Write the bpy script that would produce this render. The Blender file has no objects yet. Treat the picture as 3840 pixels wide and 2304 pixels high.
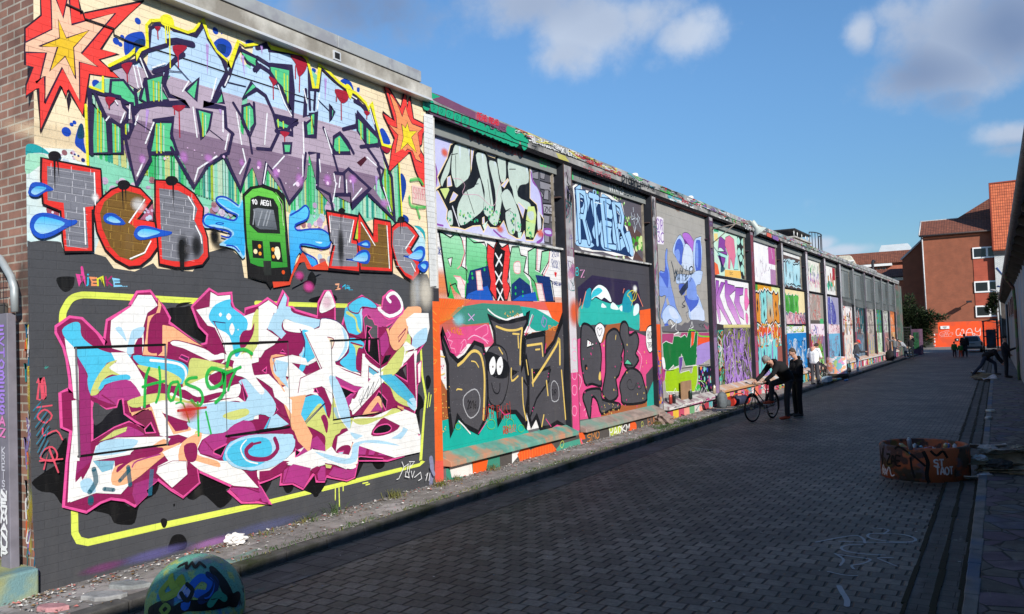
import bpy, bmesh, math, random
from mathutils import Vector, Matrix
from mathutils.geometry import tessellate_polygon
random.seed(7)
R = math.radians
S = bpy.context.scene
COL = S.collection

# ------------------------------------------------------------------ camera
cam_d = bpy.data.cameras.new("camera")
cam = bpy.data.objects.new("camera", cam_d); COL.objects.link(cam)
AX = [Vector((0.84777174, 0.52951436, -0.02996033)), Vector((0.04752957, -0.01959061, 0.9986777)), Vector((-0.52822724, 0.84807473, 0.04177596))]
m = Matrix((AX[0], AX[1], -AX[2])).transposed().to_4x4()
m.translation = Vector((0, 0, 2.2))
cam.matrix_world = m
cam_d.sensor_width = 36.0
cam_d.lens = 2987.0 / 3840.0 * 36.0
cam_d.clip_start = 0.05; cam_d.clip_end = 3000
S.camera = cam

# ------------------------------------------------------------------ light
SUN = Vector((0.70, -0.55, 0.435)).normalized()
S.view_settings.view_transform = 'Standard'; S.view_settings.look = 'None'
S.view_settings.exposure = 0.42; S.view_settings.gamma = 1.0
S.cycles.transparent_max_bounces = 24
sd = bpy.data.lights.new("sun", 'SUN'); sd.energy = 4.7; sd.angle = R(0.53); sd.color = (1.0, 0.95, 0.87)
so = bpy.data.objects.new("sun", sd); COL.objects.link(so)
so.rotation_euler = (-SUN).to_track_quat('-Z', 'Y').to_euler(); so.location = (20, -10, 30)
W = bpy.data.worlds.new("World"); S.world = W; W.use_nodes = True
nt = W.node_tree; N = nt.nodes; L = nt.links
N.clear()
def wn(t, **k):
    n = N.new(t)
    for a, b in k.items(): setattr(n, a, b)
    return n
def wmath(op, a, b=None, c=None, clamp=False):
    n = wn('ShaderNodeMath', operation=op); n.use_clamp = clamp
    for i, v in enumerate((a, b, c)):
        if v is None: continue
        if hasattr(v, 'links') or hasattr(v, 'is_linked'): L.new(v, n.inputs[i])
        else: n.inputs[i].default_value = v
    return n.outputs[0]
sky = wn('ShaderNodeTexSky', sky_type='NISHITA'); sky.sun_disc = False
sky.sun_elevation = math.asin(SUN.z); sky.sun_rotation = math.atan2(SUN.x, SUN.y)
sky.air_density = 1.0; sky.dust_density = 0.15; sky.ozone_density = 2.2; sky.altitude = 60
tc = wn('ShaderNodeTexCoord')
def dirpx(x, y):
    v = AX[0] * (x - 1920) - AX[1] * (y - 1152) + AX[2] * 2987.0
    return v.normalized()
nz = wn('ShaderNodeTexNoise'); nz.inputs['Scale'].default_value = 11.0; nz.inputs['Detail'].default_value = 10.0; nz.inputs['Roughness'].default_value = 0.60
L.new(tc.outputs['Generated'], nz.inputs['Vector'])
nz2 = wn('ShaderNodeTexNoise'); nz2.inputs['Scale'].default_value = 5.0; nz2.inputs['Detail'].default_value = 3.0
L.new(tc.outputs['Generated'], nz2.inputs['Vector'])
# clouds: angular centre (where they stand in the sky), half width, half height, strength, darkness
CL = [(1980, 20, 360, 130, 1.0, .5), (2230, 90, 270, 140, 1.3, .25), (2130, 210, 150, 90, 1.1, .35), (2400, 70, 200, 120, 1.15, .2), (2560, 130, 150, 90, 1.25, .0), (2640, 70, 70, 60, .9, .0), (2480, 230, 90, 60, .6, .2), (1750, 10, 240, 100, .55, .8),
      (1330, 20, 430, 190, .95, 1.0), (3230, 130, 60, 80, 1.25, .0), (3400, 60, 130, 110, 1.0, .1), (3560, 120, 260, 170, 1.35, .35), (3780, 110, 260, 200, 1.3, .8), (3520, 270, 260, 130, 1.25, .75), (3560, 380, 130, 80, .9, .95),
      (3800, 500, 120, 55, 1.25, .15), (3790, 560, 100, 40, .8, .6), (3180, 940, 110, 30, 1.3, .0), (3060, 915, 80, 30, 1.2, .0), (2960, 895, 50, 16, 1.0, .0),
      (1100, -600, 900, 400, .8, .5), (3900, -800, 900, 400, .8, .5)]
dens = None; dark = None
sep = tc.outputs['Generated']
for (x, y, w, h, s, dk) in CL:
    c = dirpx(x, y); e1 = c.cross(Vector((0, 0, 1))).normalized(); e2 = c.cross(e1).normalized()
    f = 2987.0 / c.dot(AX[2])
    def dot(v):
        n = wn('ShaderNodeVectorMath', operation='DOT_PRODUCT'); L.new(sep, n.inputs[0]); n.inputs[1].default_value = v; return n.outputs['Value']
    a = dot(e1 * (f / w)); b = dot(e2 * (f / h)); front = wmath('GREATER_THAN', dot(c), 0.3)
    d2 = wmath('MULTIPLY_ADD', a, a, wmath('MULTIPLY', b, b))
    g = wmath('EXPONENT', wmath('MULTIPLY', d2, -0.8))
    g = wmath('MULTIPLY', wmath('MULTIPLY', g, s), front)
    dens = g if dens is None else wmath('MAXIMUM', dens, g)
    gd = wmath('MULTIPLY', g, dk)
    dark = gd if dark is None else wmath('MAXIMUM', dark, gd)
nsum = wmath('MULTIPLY_ADD', wmath('SUBTRACT', nz.outputs['Fac'], 0.5), 2.3, dens)
mr = wn('ShaderNodeMapRange', interpolation_type='SMOOTHSTEP'); L.new(nsum, mr.inputs['Value'])
mr.inputs['From Min'].default_value = 0.30; mr.inputs['From Max'].default_value = 1.25; mr.inputs['To Max'].default_value = 0.90
dk2 = wmath('MULTIPLY_ADD', wmath('SUBTRACT', nz2.outputs['Fac'], 0.5), 1.0, dark, clamp=True)
cc = wn('ShaderNodeMix', data_type='RGBA'); L.new(dk2, cc.inputs['Factor'])
cc.inputs['A'].default_value = (4.3, 4.9, 5.9, 1); cc.inputs['B'].default_value = (1.5, 2.05, 3.3, 1)
tint = wn('ShaderNodeMix', data_type='RGBA', blend_type='MULTIPLY'); tint.inputs['Factor'].default_value = 1.0
L.new(sky.outputs[0], tint.inputs['A']); tint.inputs['B'].default_value = (0.68, 0.94, 1.12, 1)
szz = wn('ShaderNodeSeparateXYZ'); L.new(tc.outputs['Generated'], szz.inputs[0])
el = wn('ShaderNodeMapRange', interpolation_type='SMOOTHSTEP'); L.new(szz.outputs['Z'], el.inputs['Value']); el.inputs['From Min'].default_value = -.02; el.inputs['From Max'].default_value = .42; el.inputs['To Min'].default_value = .56; el.inputs['To Max'].default_value = 1.0
dim = wn('ShaderNodeVectorMath', operation='SCALE'); L.new(tint.outputs['Result'], dim.inputs[0]); L.new(el.outputs[0], dim.inputs['Scale'])
mx = wn('ShaderNodeMix', data_type='RGBA'); L.new(mr.outputs[0], mx.inputs['Factor']); L.new(dim.outputs[0], mx.inputs['A']); L.new(cc.outputs['Result'], mx.inputs['B'])
bg = wn('ShaderNodeBackground'); bg.inputs['Strength'].default_value = 0.105; L.new(mx.outputs['Result'], bg.inputs['Color'])
wo = wn('ShaderNodeOutputWorld'); L.new(bg.outputs[0], wo.inputs['Surface'])

# ------------------------------------------------------------------ materials
def lin(c):
    if isinstance(c, str):
        c = [int(c[i:i + 2], 16) / 255 for i in (0, 2, 4)]
    return tuple(v / 12.92 if v <= .04045 else ((v + .055) / 1.055) ** 2.4 for v in c)
class Mt:
    def __init__(s, name):
        s.m = bpy.data.materials.new(name); s.m.use_nodes = True; s.n = s.m.node_tree.nodes; s.l = s.m.node_tree.links
        s.b = s.n['Principled BSDF']; s.geo = s.n.new('ShaderNodeNewGeometry')
    def new(s, t, ins=None, **k):
        n = s.n.new(t)
        for a, b in k.items(): setattr(n, a, b)
        for a, b in (ins or {}).items():
            if hasattr(b, 'is_linked'): s.l.new(b, n.inputs[a])
            else: n.inputs[a].default_value = b
        return n
    def noise(s, scale, detail=4, rough=.55, vec=None, stretch=None):
        v = vec or s.geo.outputs['Position']
        if stretch:
            mp = s.new('ShaderNodeMapping', {'Vector': v, 'Scale': stretch}); v = mp.outputs[0]
        return s.new('ShaderNodeTexNoise', {'Vector': v, 'Scale': scale, 'Detail': detail, 'Roughness': rough}).outputs['Fac']
    def ramp(s, f, a, b, lo=0., hi=1.):
        return s.new('ShaderNodeMapRange', {'Value': f, 'From Min': a, 'From Max': b, 'To Min': lo, 'To Max': hi}).outputs[0]
    def mix(s, f, a, b, mode='MIX'):
        n = s.new('ShaderNodeMix', {'Factor': f}, data_type='RGBA', blend_type=mode)
        for k, v in (('A', a), ('B', b)):
            if hasattr(v, 'is_linked'): s.l.new(v, n.inputs[k])
            else: n.inputs[k].default_value = (*v[:3], 1)
        return n.outputs['Result']
    def mul(s, col, f):
        n = s.new('ShaderNodeVectorMath', {0: col}, operation='SCALE')
        if hasattr(f, 'is_linked'): s.l.new(f, n.inputs['Scale'])
        else: n.inputs['Scale'].default_value = f
        return n.outputs[0]
    def math(s, op, a, b=0.):
        return s.new('ShaderNodeMath', {0: a, 1: b}, operation=op).outputs[0]
    def bump(s, h, st=.3, dist=.01):
        n = s.new('ShaderNodeBump', {'Height': h, 'Strength': st, 'Distance': dist}); s.l.new(n.outputs[0], s.b.inputs['Normal'])
    def base(s, c):
        if hasattr(c, 'is_linked'): s.l.new(c, s.b.inputs['Base Color'])
        else: s.b.inputs['Base Color'].default_value = (*c[:3], 1)
    def brick(s, u, v, w=.25, h=.0833, mort=.007, off=.5, c1=(1, 1, 1), c2=(.8, .8, .8), cm=(0, 0, 0), smooth=.1):
        sp = s.new('ShaderNodeSeparateXYZ', {0: s.geo.outputs['Position']})
        cb = s.new('ShaderNodeCombineXYZ', {'X': sp.outputs[u], 'Y': sp.outputs[v]})
        b = s.new('ShaderNodeTexBrick', {'Vector': cb.outputs[0], 'Color1': (*c1, 1), 'Color2': (*c2, 1), 'Mortar': (*cm, 1), 'Scale': 1., 'Mortar Size': mort, 'Mortar Smooth': smooth, 'Brick Width': w, 'Row Height': h}, offset=off)
        return b
_mc = {}
def M(name, col=None, rough=.7, var=.25, scale=6., metal=0., bump=.0, bscale=60., spec=.3, dirt=None, dscale=2.):
    if name in _mc: return _mc[name]
    t = Mt(name); c = lin(col) if isinstance(col, str) else col
    n = t.noise(scale)
    f = t.ramp(n, .3, .7, 1 - var, 1 + var)
    cn = t.new('ShaderNodeRGB'); cn.outputs[0].default_value = (*c, 1)
    o = t.mul(cn.outputs[0], f)
    if dirt:
        d = t.ramp(t.noise(dscale, 6), .48, .62); o = t.mix(d, o, lin(dirt) if isinstance(dirt, str) else dirt)
    t.base(o); t.b.inputs['Roughness'].default_value = rough; t.b.inputs['Metallic'].default_value = metal
    t.b.inputs['Specular IOR Level'].default_value = spec
    if bump: t.bump(t.noise(bscale, 5), bump, .02)
    _mc[name] = t.m; return t.m

def paint_mat(name, brick=True, rough=.62, bw=.25, bh=.0833, gain=.80):
    t = Mt(name)
    at = t.new('ShaderNodeVertexColor', layer_name='paint')
    col = t.mul(at.outputs['Color'], gain)
    n1 = t.ramp(t.noise(2.2, 5), .3, .7, .93, 1.05); col = t.mul(col, n1)
    n2 = t.ramp(t.noise(55., 3), .25, .6, .90, 1.02); col = t.mul(col, n2)
    fd = t.ramp(t.noise(7.5, 6, .7), .50, .72, 1., .90); col = t.mul(col, fd)
    dr = t.ramp(t.noise(1.6, 5, .65, stretch=(1, 2.2, .35)), .55, .7, 0., .06); col = t.mix(dr, col, (.16, .15, .14))
    spk = t.ramp(t.noise(140., 2), .70, .78, 0., .22); col = t.mix(spk, col, (.45, .44, .42))
    gr = t.ramp(t.noise(3.0, 6, .6, stretch=(1, 1.2, .45)), .58, .78, 0., .16); col = t.mix(gr, col, (.18, .16, .14))
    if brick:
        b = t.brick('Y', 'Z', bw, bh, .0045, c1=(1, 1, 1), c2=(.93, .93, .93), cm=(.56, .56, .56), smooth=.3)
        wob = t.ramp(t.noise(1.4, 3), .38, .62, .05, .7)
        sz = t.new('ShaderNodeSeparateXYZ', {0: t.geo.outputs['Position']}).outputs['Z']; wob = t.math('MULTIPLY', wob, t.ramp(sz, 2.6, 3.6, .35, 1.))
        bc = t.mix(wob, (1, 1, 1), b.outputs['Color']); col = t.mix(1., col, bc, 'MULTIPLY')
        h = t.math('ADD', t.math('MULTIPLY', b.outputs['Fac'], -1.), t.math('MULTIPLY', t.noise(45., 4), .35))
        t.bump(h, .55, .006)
    else:
        t.bump(t.noise(30., 4), .12, .01)
    t.base(col); t.l.new(at.outputs['Alpha'], t.b.inputs['Alpha'])
    t.b.inputs['Roughness'].default_value = rough; t.b.inputs['Specular IOR Level'].default_value = .28
    return t.m
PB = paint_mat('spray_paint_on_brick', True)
PS = paint_mat('spray_paint_on_panel', False, .5)
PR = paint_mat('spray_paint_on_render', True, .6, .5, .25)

# ------------------------------------------------------------------ mesh tools
class G:
    def __init__(s): s.v = []; s.f = []; s.mi = []; s.sm = []
    def add(s, vs, fs, mi=0, sm=False):
        o = len(s.v); s.v += [tuple(p) for p in vs]; s.f += [tuple(i + o for i in f) for f in fs]
        s.mi += [mi] * len(fs); s.sm += [sm] * len(fs); return s
    def box(s, x0, x1, y0, y1, z0, z1, mi=0, M4=None):
        vs = [Vector((x, y, z)) for x in (x0, x1) for y in (y0, y1) for z in (z0, z1)]
        if M4 is not None: vs = [M4 @ v for v in vs]
        return s.add(vs, [(0, 1, 3, 2), (4, 6, 7, 5), (0, 4, 5, 1), (2, 3, 7, 6), (0, 2, 6, 4), (1, 5, 7, 3)], mi)
    def prism(s, pts, axis, a, b, mi=0, sm=False):
        """2-D outline pts extruded along an axis (0,1,2) from a to b"""
        def P(p, t):
            return {0: (t, p[0], p[1]), 1: (p[0], t, p[1]), 2: (p[0], p[1], t)}[axis]
        n = len(pts); vs = [P(p, a) for p in pts] + [P(p, b) for p in pts]
        fs = [tuple(range(n)), tuple(range(2 * n - 1, n - 1, -1))]
        s.add(vs, fs, mi); o = len(s.v) - 2 * n
        for i in range(n):
            j = (i + 1) % n; s.f.append((o + i, o + j, o + n + j, o + n + i)); s.mi.append(mi); s.sm.append(sm)
        return s
    def tube(s, pts, r, n=8, mi=0, closed=False, cap=True):
        pts = [Vector(p) for p in pts]; m_ = len(pts)
        rs = r if isinstance(r, (list, tuple)) else [r] * m_
        o = len(s.v); up = None
        for i, p in enumerate(pts):
            a = pts[(i - 1) % m_] if (closed or i > 0) else p; b = pts[(i + 1) % m_] if (closed or i < m_ - 1) else p
            t = (b - a)
            t = t.normalized() if t.length > 1e-9 else Vector((0, 0, 1))
            if up is None: up = t.orthogonal().normalized()
            up = (up - t * up.dot(t))
            up = up.normalized() if up.length > 1e-6 else t.orthogonal().normalized()
            w = t.cross(up)
            for k in range(n):
                an = 2 * math.pi * k / n; s.v.append(tuple(p + (up * math.cos(an) + w * math.sin(an)) * rs[i]))
        for i in range(m_ if closed else m_ - 1):
            j = (i + 1) % m_
            for k in range(n):
                q = (k + 1) % n; s.f.append((o + i * n + k, o + i * n + q, o + j * n + q, o + j * n + k)); s.mi.append(mi); s.sm.append(True)
        if cap and not closed:
            s.f.append(tuple(o + k for k in range(n))[::-1]); s.f.append(tuple(o + (m_ - 1) * n + k for k in range(n)))
            s.mi += [mi] * 2; s.sm += [False] * 2
        return s
    def lathe(s, prof, c=(0, 0, 0), n=32, mi=0, M4=None, sm=True):
        o = len(s.v)
        for (r, z) in prof:
            for k in range(n):
                a = 2 * math.pi * k / n; v = Vector((r * math.cos(a), r * math.sin(a), z))
                if M4 is not None: v = M4 @ v
                s.v.append(tuple(v + Vector(c)))
        for i in range(len(prof) - 1):
            for k in range(n):
                q = (k + 1) % n; s.f.append((o + i * n + k, o + i * n + q, o + (i + 1) * n + q, o + (i + 1) * n + k)); s.mi.append(mi); s.sm.append(sm)
        return s
    def ob(s, name, mats, parent=None, bevel=0., **tg):
        me = bpy.data.meshes.new(name); base = Vector((0, 0, 0))
        me.from_pydata(s.v, [], s.f); me.validate(verbose=False)
        if not isinstance(mats, (list, tuple)): mats = [mats]
        for q in mats: me.materials.append(q)
        if len(me.polygons) == len(s.mi):
            me.polygons.foreach_set('material_index', s.mi); me.polygons.foreach_set('use_smooth', s.sm)
        bm = bmesh.new(); bm.from_mesh(me); bmesh.ops.recalc_face_normals(bm, faces=bm.faces); bm.to_mesh(me); bm.free()
        o = bpy.data.objects.new(name, me); COL.objects.link(o)
        if parent is not None: adopt(o, parent)
        if bevel:
            md = o.modifiers.new('bevel', 'BEVEL'); md.width = bevel; md.segments = 2; md.limit_method = 'ANGLE'
        tag(o, **tg); return o
def adopt(o, p):
    o.parent = p; bpy.context.view_layer.update() if False else None
    o.matrix_parent_inverse = wm(p).inverted()
def wm(p):
    mt = p.matrix_basis.copy()
    if p.parent: mt = wm(p.parent) @ p.matrix_parent_inverse @ mt
    return mt
def tag(o, label=None, cat=None, group=None, kind=None):
    for k, v in (('label', label), ('category', cat), ('group', group), ('kind', kind)):
        if v: o[k] = v
    return o
def thing(name, label, cat, loc=(0, 0, 0), group=None):
    o = bpy.data.objects.new(name, None); COL.objects.link(o); o.location = loc; o.empty_display_size = .3
    return tag(o, label, cat, group)
def shift(root, dx, rz=0.):
    """place a finished thing (children keep their offsets)"""
    root.location = Vector(root.location) + Vector(dx); root.rotation_euler.z += rz
def copy_tree(o, parent=None):
    c = o.copy(); COL.objects.link(c)
    if parent is not None: c.parent = parent
    for ch in [q for q in COL.objects if q.parent == o]: copy_tree(ch, c)
    return c

# ------------------------------------------------------------------ paint (murals): flat shapes of paint laid on a wall
class Paint:
    """each wall keeps a coarse occupancy grid, so that a later coat lies a fraction of a millimetre above the earlier ones"""
    grids = {}
    def __init__(s, wall, X, mat, cell=.12):
        s.X = X; s.mat = mat; s.cell = cell; s.g = Paint.grids.setdefault(wall, {}); s.v = []; s.f = []; s.c = []
    def _h(s, pts, tris):
        cs = set(); c = s.cell
        for t in tris:
            us = [pts[i][0] for i in t]; vs = [pts[i][1] for i in t]
            for a in range(int(min(us) / c // 1), int(max(us) / c // 1) + 1):
                for b in range(int(min(vs) / c // 1), int(max(vs) / c // 1) + 1): cs.add((a, b))
        h = 1 + max([s.g.get(q, 0) for q in cs] or [0])
        for q in cs: s.g[q] = h
        return s.X + .0012 + h * .00016
    def _put(s, pts, tris, cols):
        x = s._h(pts, tris); o = len(s.v)
        s.v += [(x, p[0], p[1]) for p in pts]
        for t in tris: s.f.append(tuple(o + i for i in t)); s.c += [cols[i] for i in t]
    def poly(s, pts, col, a=1., col2=None):
        tr = tessellate_polygon([[Vector((p[0], p[1], 0)) for p in pts]])
        if not tr: return
        if col2:
            c1 = lin(col); c2 = lin(col2); z1 = max(p[1] for p in pts); z0 = min(p[1] for p in pts)
            cols = [tuple(c1[k] + (c2[k] - c1[k]) * (z1 - p[1]) / max(z1 - z0, 1e-6) for k in range(3)) + (a,) for p in pts]
        else: cols = [(*lin(col), a)] * len(pts)
        s._put(pts, tr, cols)
    def line(s, pts, w, col, a=1., closed=False, w1=None):
        n = len(pts)
        if n < 2: return
        L_ = []; R_ = []
        for i in range(n):
            p0 = pts[(i - 1) % n] if (closed or i) else pts[i]; p1 = pts[(i + 1) % n] if (closed or i < n - 1) else pts[i]
            dx, dy = p1[0] - p0[0], p1[1] - p0[1]; d = math.hypot(dx, dy) or 1
            ww = w if w1 is None else w + (w1 - w) * i / (n - 1)
            k = 1.
            if closed or 0 < i < n - 1:
                q0 = pts[(i - 1) % n]; q1 = pts[(i + 1) % n]; a0 = math.atan2(pts[i][1] - q0[1], pts[i][0] - q0[0]); a1 = math.atan2(q1[1] - pts[i][1], q1[0] - pts[i][0])
                k = min(1 / max(abs(math.cos((a1 - a0) / 2)), .45), 2.)
            nx, ny = -dy / d * ww / 2 * k, dx / d * ww / 2 * k
            L_.append((pts[i][0] + nx, pts[i][1] + ny)); R_.append((pts[i][0] - nx, pts[i][1] - ny))
        P = L_ + R_; tr = []
        for i in range(n if closed else n - 1):
            j = (i + 1) % n; tr += [(i, j, n + j), (i, n + j, n + i)]
        s._put(P, tr, [(*lin(col), a)] * len(P))
        if not closed and w1 is None:
            for e in (0, n - 1): s.dot(pts[e], w / 2, col, a, seg=8)
    def dot(s, c, r, col, a=1., seg=14, ry=None):
        ry = ry or r; P = [(c[0] + r * math.cos(2 * math.pi * k / seg), c[1] + ry * math.sin(2 * math.pi * k / seg)) for k in range(seg)]
        s._put([c] + P, [(0, k + 1, (k + 1) % seg + 1) for k in range(seg)], [(*lin(col), a)] * (seg + 1))
    def soft(s, c, rx, ry, col, a=1., seg=18):
        P = [c]; C = [(*lin(col), a)]; T = []
        for ri, al in ((.45, .8), (.75, .3), (1., 0.)):
            for k in range(seg):
                t = 2 * math.pi * k / seg; P.append((c[0] + rx * ri * math.cos(t), c[1] + ry * ri * math.sin(t))); C.append((*lin(col), a * al))
        for k in range(seg): T.append((0, 1 + k, 1 + (k + 1) % seg))
        for r_ in (0, 1):
            for k in range(seg):
                a_, b_ = 1 + r_ * seg + k, 1 + r_ * seg + (k + 1) % seg; T += [(a_, a_ + seg, b_ + seg), (a_, b_ + seg, b_)]
        s._put(P, T, C)
    def ob(s, name, parent, label=None, xf=None):
        if not s.f: return None
        me = bpy.data.meshes.new(name); vs = s.v if xf is None else [xf(v) for v in s.v]
        me.from_pydata(vs, [], s.f)
        ca = me.color_attributes.new('paint', 'FLOAT_COLOR', 'CORNER')
        flat = [q for c in s.c for q in c]; ca.data.foreach_set('color', flat)
        me.materials.append(s.mat)
        o = bpy.data.objects.new(name, me); COL.objects.link(o); adopt(o, parent)
        if label: o['label'] = label
        return o
    def run(s, items):
        for it in items:
            k = it[0]; q = it[-1]
            pts = [(q[i] / 1000., q[i + 1] / 1000.) for i in range(0, len(q), 2)]
            if k == 'p': s.poly(pts, it[1], it[2])
            elif k == 'g': s.poly(pts, it[1], it[3], it[2])
            elif k == 'l': s.line(pts, it[2] / 1000., it[1], it[3])
            elif k == 'c': s.line(pts, it[2] / 1000., it[1], it[3], closed=True)
            elif k == 't': s.line(pts, it[2] / 1000., it[1], it[3], w1=.002)
            elif k == 'd': s.dot(pts[0], it[2] / 1000., it[1], it[3])
            elif k == 's': s.soft(pts[0], it[2] / 1000., it[3] / 1000., it[1], it[4])
        return s
# ------------------------------------------------------------------ ground, road, pavements
ZR = -.09
def surf(name, mat, quad, z, kind='structure'):
    g = G(); g.add([(x, y, z) for x, y in quad], [(0, 1, 2, 3)]); return g.ob(name, mat, kind=kind)
def road_mat():
    t = Mt('block_paving'); m_ = t.math
    sp_ = t.new('ShaderNodeSeparateXYZ', {0: t.geo.outputs['Position']}); wob = m_('MULTIPLY', t.noise(2.6, 3), .05)
    yy = m_('DIVIDE', m_('ADD', sp_.outputs['Y'], m_('ADD', wob, m_('MULTIPLY', t.noise(.5, 2), .25))), .165); row = m_('FLOOR', yy); vf = m_('FRACT', yy)
    xx = m_('ADD', m_('DIVIDE', m_('ADD', sp_.outputs['X'], wob), .20), m_('ADD', m_('MULTIPLY', row, .5), m_('MULTIPLY', m_('SINE', m_('MULTIPLY', row, 37.7)), .05))); uf = m_('FRACT', xx)
    du = m_('MINIMUM', uf, m_('SUBTRACT', 1., uf)); dv = m_('MINIMUM', vf, m_('SUBTRACT', 1., vf))
    ju = t.ramp(du, .035, .085, 1., 0.); jv = t.ramp(dv, .018, .055, .8, 0.); joint = m_('MAXIMUM', ju, jv)
    cell = t.new('ShaderNodeTexWhiteNoise', {'Vector': t.new('ShaderNodeCombineXYZ', {'X': m_('FLOOR', xx), 'Y': row}).outputs[0]}).outputs['Value']
    cn = t.new('ShaderNodeRGB'); cn.outputs[0].default_value = (.118, .100, .080, 1)
    c = t.mul(cn.outputs[0], t.ramp(cell, 0., 1., .62, 1.35)); c = t.mul(c, t.ramp(t.noise(.45, 5, .65), .35, .65, .62, 1.4))
    c = t.mul(c, t.ramp(t.noise(26., 4), .3, .7, .72, 1.3))
    c = t.mix(joint, c, (.007, .0065, .006))
    # paint drips, chalk dust and lime smears
    d1 = t.ramp(t.noise(1.1, 7, .65, stretch=(1, .5, 1)), .60, .72, 0., .35); c = t.mix(d1, c, (.20, .19, .175))
    d2 = t.ramp(t.noise(2.4, 6, .6, stretch=(1, .4, 1)), .66, .73, 0., .35); c = t.mix(d2, c, (.09, .12, .14))
    d3 = t.ramp(t.noise(1.9, 6, .6, stretch=(.8, 1.2, 3)), .68, .73, 0., .3); c = t.mix(d3, c, (.13, .06, .04))
    sp = t.ramp(t.noise(42., 2), .74, .78, 0., .5); c = t.mix(sp, c, (.3, .3, .3))
    t.base(c); t.b.inputs['Roughness'].default_value = .62; t.b.inputs['Specular IOR Level'].default_value = .35
    h = t.math('ADD', t.math('MULTIPLY', joint, -1.), t.math('MULTIPLY', t.noise(30., 4), .25)); t.bump(h, .9, .014)
    return t.m
def slab_mat(name, w, h, mort, base, dirt=(.02, .02, .012), off=.5, paint=True, crack=False, lime=.0, u='X', v='Y'):
    t = Mt(name)
    if crack:
        vo = t.new('ShaderNodeTexVoronoi', {'Vector': t.geo.outputs['Position'], 'Scale': 3.6}, feature='DISTANCE_TO_EDGE')
        f = t.ramp(vo.outputs['Distance'], .015, .05, 1., 0.); vc = t.new('ShaderNodeTexVoronoi', {'Vector': t.geo.outputs['Position'], 'Scale': 3.6}, feature='F1')
        g_ = t.new('ShaderNodeSeparateXYZ', {0: vc.outputs['Color']})
        cn = t.new('ShaderNodeRGB'); cn.outputs[0].default_value = (*base, 1)
        c = t.mul(cn.outputs[0], t.ramp(g_.outputs[0], 0, 1, .6, 1.3)); fac = f
        c = t.mix(t.ramp(g_.outputs[1], .70, .74, 0., .55), c, (.13, .075, .13)); c = t.mix(t.ramp(g_.outputs[2], .8, .82, 0., .5), c, (.07, .10, .16))
        c = t.mix(f, c, dirt)
    else:
        b = t.brick(u, v, w, h, mort, off, c1=base, c2=tuple(q * .8 for q in base), cm=dirt, smooth=.4); c = b.outputs['Color']; fac = b.outputs['Fac']
    c = t.mul(c, t.ramp(t.noise(5., 6), .3, .7, .65, 1.3))
    if paint:
        for sc, st, col, a, lo in ((1.7, (1, .6, 1), (.42, .38, .37), .6, .56), (1.3, (1.2, .5, 2), (.10, .30, .24), .55, .62), (2.1, (1, .7, 3), (.38, .14, .16), .5, .66), (2.7, (1, .8, 5), (.12, .2, .42), .5, .68), (6., (1, .3, 1), (.6, .58, .56), .55, .64)):
            c = t.mix(t.ramp(t.noise(sc, 7, .62, stretch=st), lo, lo + .06, 0., a), c, col if lime else tuple(q * .35 for q in col))
    sp = t.ramp(t.noise(60., 2), .68, .74, 0., .5); c = t.mix(sp, c, tuple(min(q * 3 + .05, .7) for q in base))
    t.base(c); t.b.inputs['Roughness'].default_value = .85
    h = t.math('ADD', t.math('MULTIPLY', fac, -.8), t.math('MULTIPLY', t.noise(22., 5), .5)); t.bump(h, .7, .012)
    return t.m
ground = surf('ground', M('soil', (.10, .09, .08), .95, .3, 2.), [(-400, -120), (400, -120), (400, 900), (-400, 900)], -.14)
road = surf('road', road_mat(), [(-6.68, -14), (.6, -14), (-.95, 82), (-6.68, 82)], ZR)
surf('yard', M('asphalt', (.20, .19, .175), .9, .12, 1.5), [(-60, 82), (30, 82), (30, 135), (-60, 135)], ZR + .004)
surf('gutter', slab_mat('gutter_slabs', .30, .30, .008, (.10, .09, .08), (.008, .008, .008), off=.5, paint=True), [(-6.60, -8), (-6.02, -8), (-6.02, 75), (-6.60, 75)], ZR + .005)
def rk(y, o=0.): return -.335 - (y) * .0112 + o      # right kerb line
g = G(); ys = [-14, 3, 20, 45, 82]
# strip of flat slabs along the right kerb
g = G()
for i in range(len(ys) - 1):
    g.add([(rk(ys[i], -.42), ys[i], ZR + .005), (rk(ys[i], -.02), ys[i], ZR + .005), (rk(ys[i + 1], -.02), ys[i + 1], ZR + .005), (rk(ys[i + 1], -.42), ys[i + 1], ZR + .005)], [(0, 1, 2, 3)])
g.ob('channel', slab_mat('channel_slabs', .5, .165, .004, (.085, .080, .072), (.006, .007, .006)), kind='structure')
g = G()
for o in (-.43, -.22, -.03):
    pts = []
    for k in range(120):
        y = 2 + k * .6
        g.box(rk(y, o - .012 - random.random() * .02), rk(y, o + .012 + random.random() * .02), y, y + .6, ZR + .001, ZR + .010 + random.random() * .006)
g.ob('moss', M('moss', (.02, .02, .010), .95, .5, 40.), kind='stuff')
g = G()
for i in range(160):
    y = -8 + i * .5
    d = random.uniform(-.006, .006)
    g.box(rk(y, 0), rk(y, .11) + d, y + .004, y + .496, -.2, .035 + d * .6)
g.ob('kerb', M('kerb_stone', (.20, .19, .175), .85, .35, 4., bump=.4, dirt=(.09, .13, .20), dscale=.8), bevel=.008, kind='structure')
g = G()
for i in range(len(ys) - 1):
    g.add([(rk(ys[i], .11), ys[i], .03), (2.2, ys[i], .03), (2.2, ys[i + 1], .03), (rk(ys[i + 1], .11), ys[i + 1], .03)], [(0, 1, 2, 3)])
g.ob('pavement', slab_mat('cracked_pavement', 1, 1, .01, (.13, .115, .10), (.024, .022, .016), crack=True), kind='structure')
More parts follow.
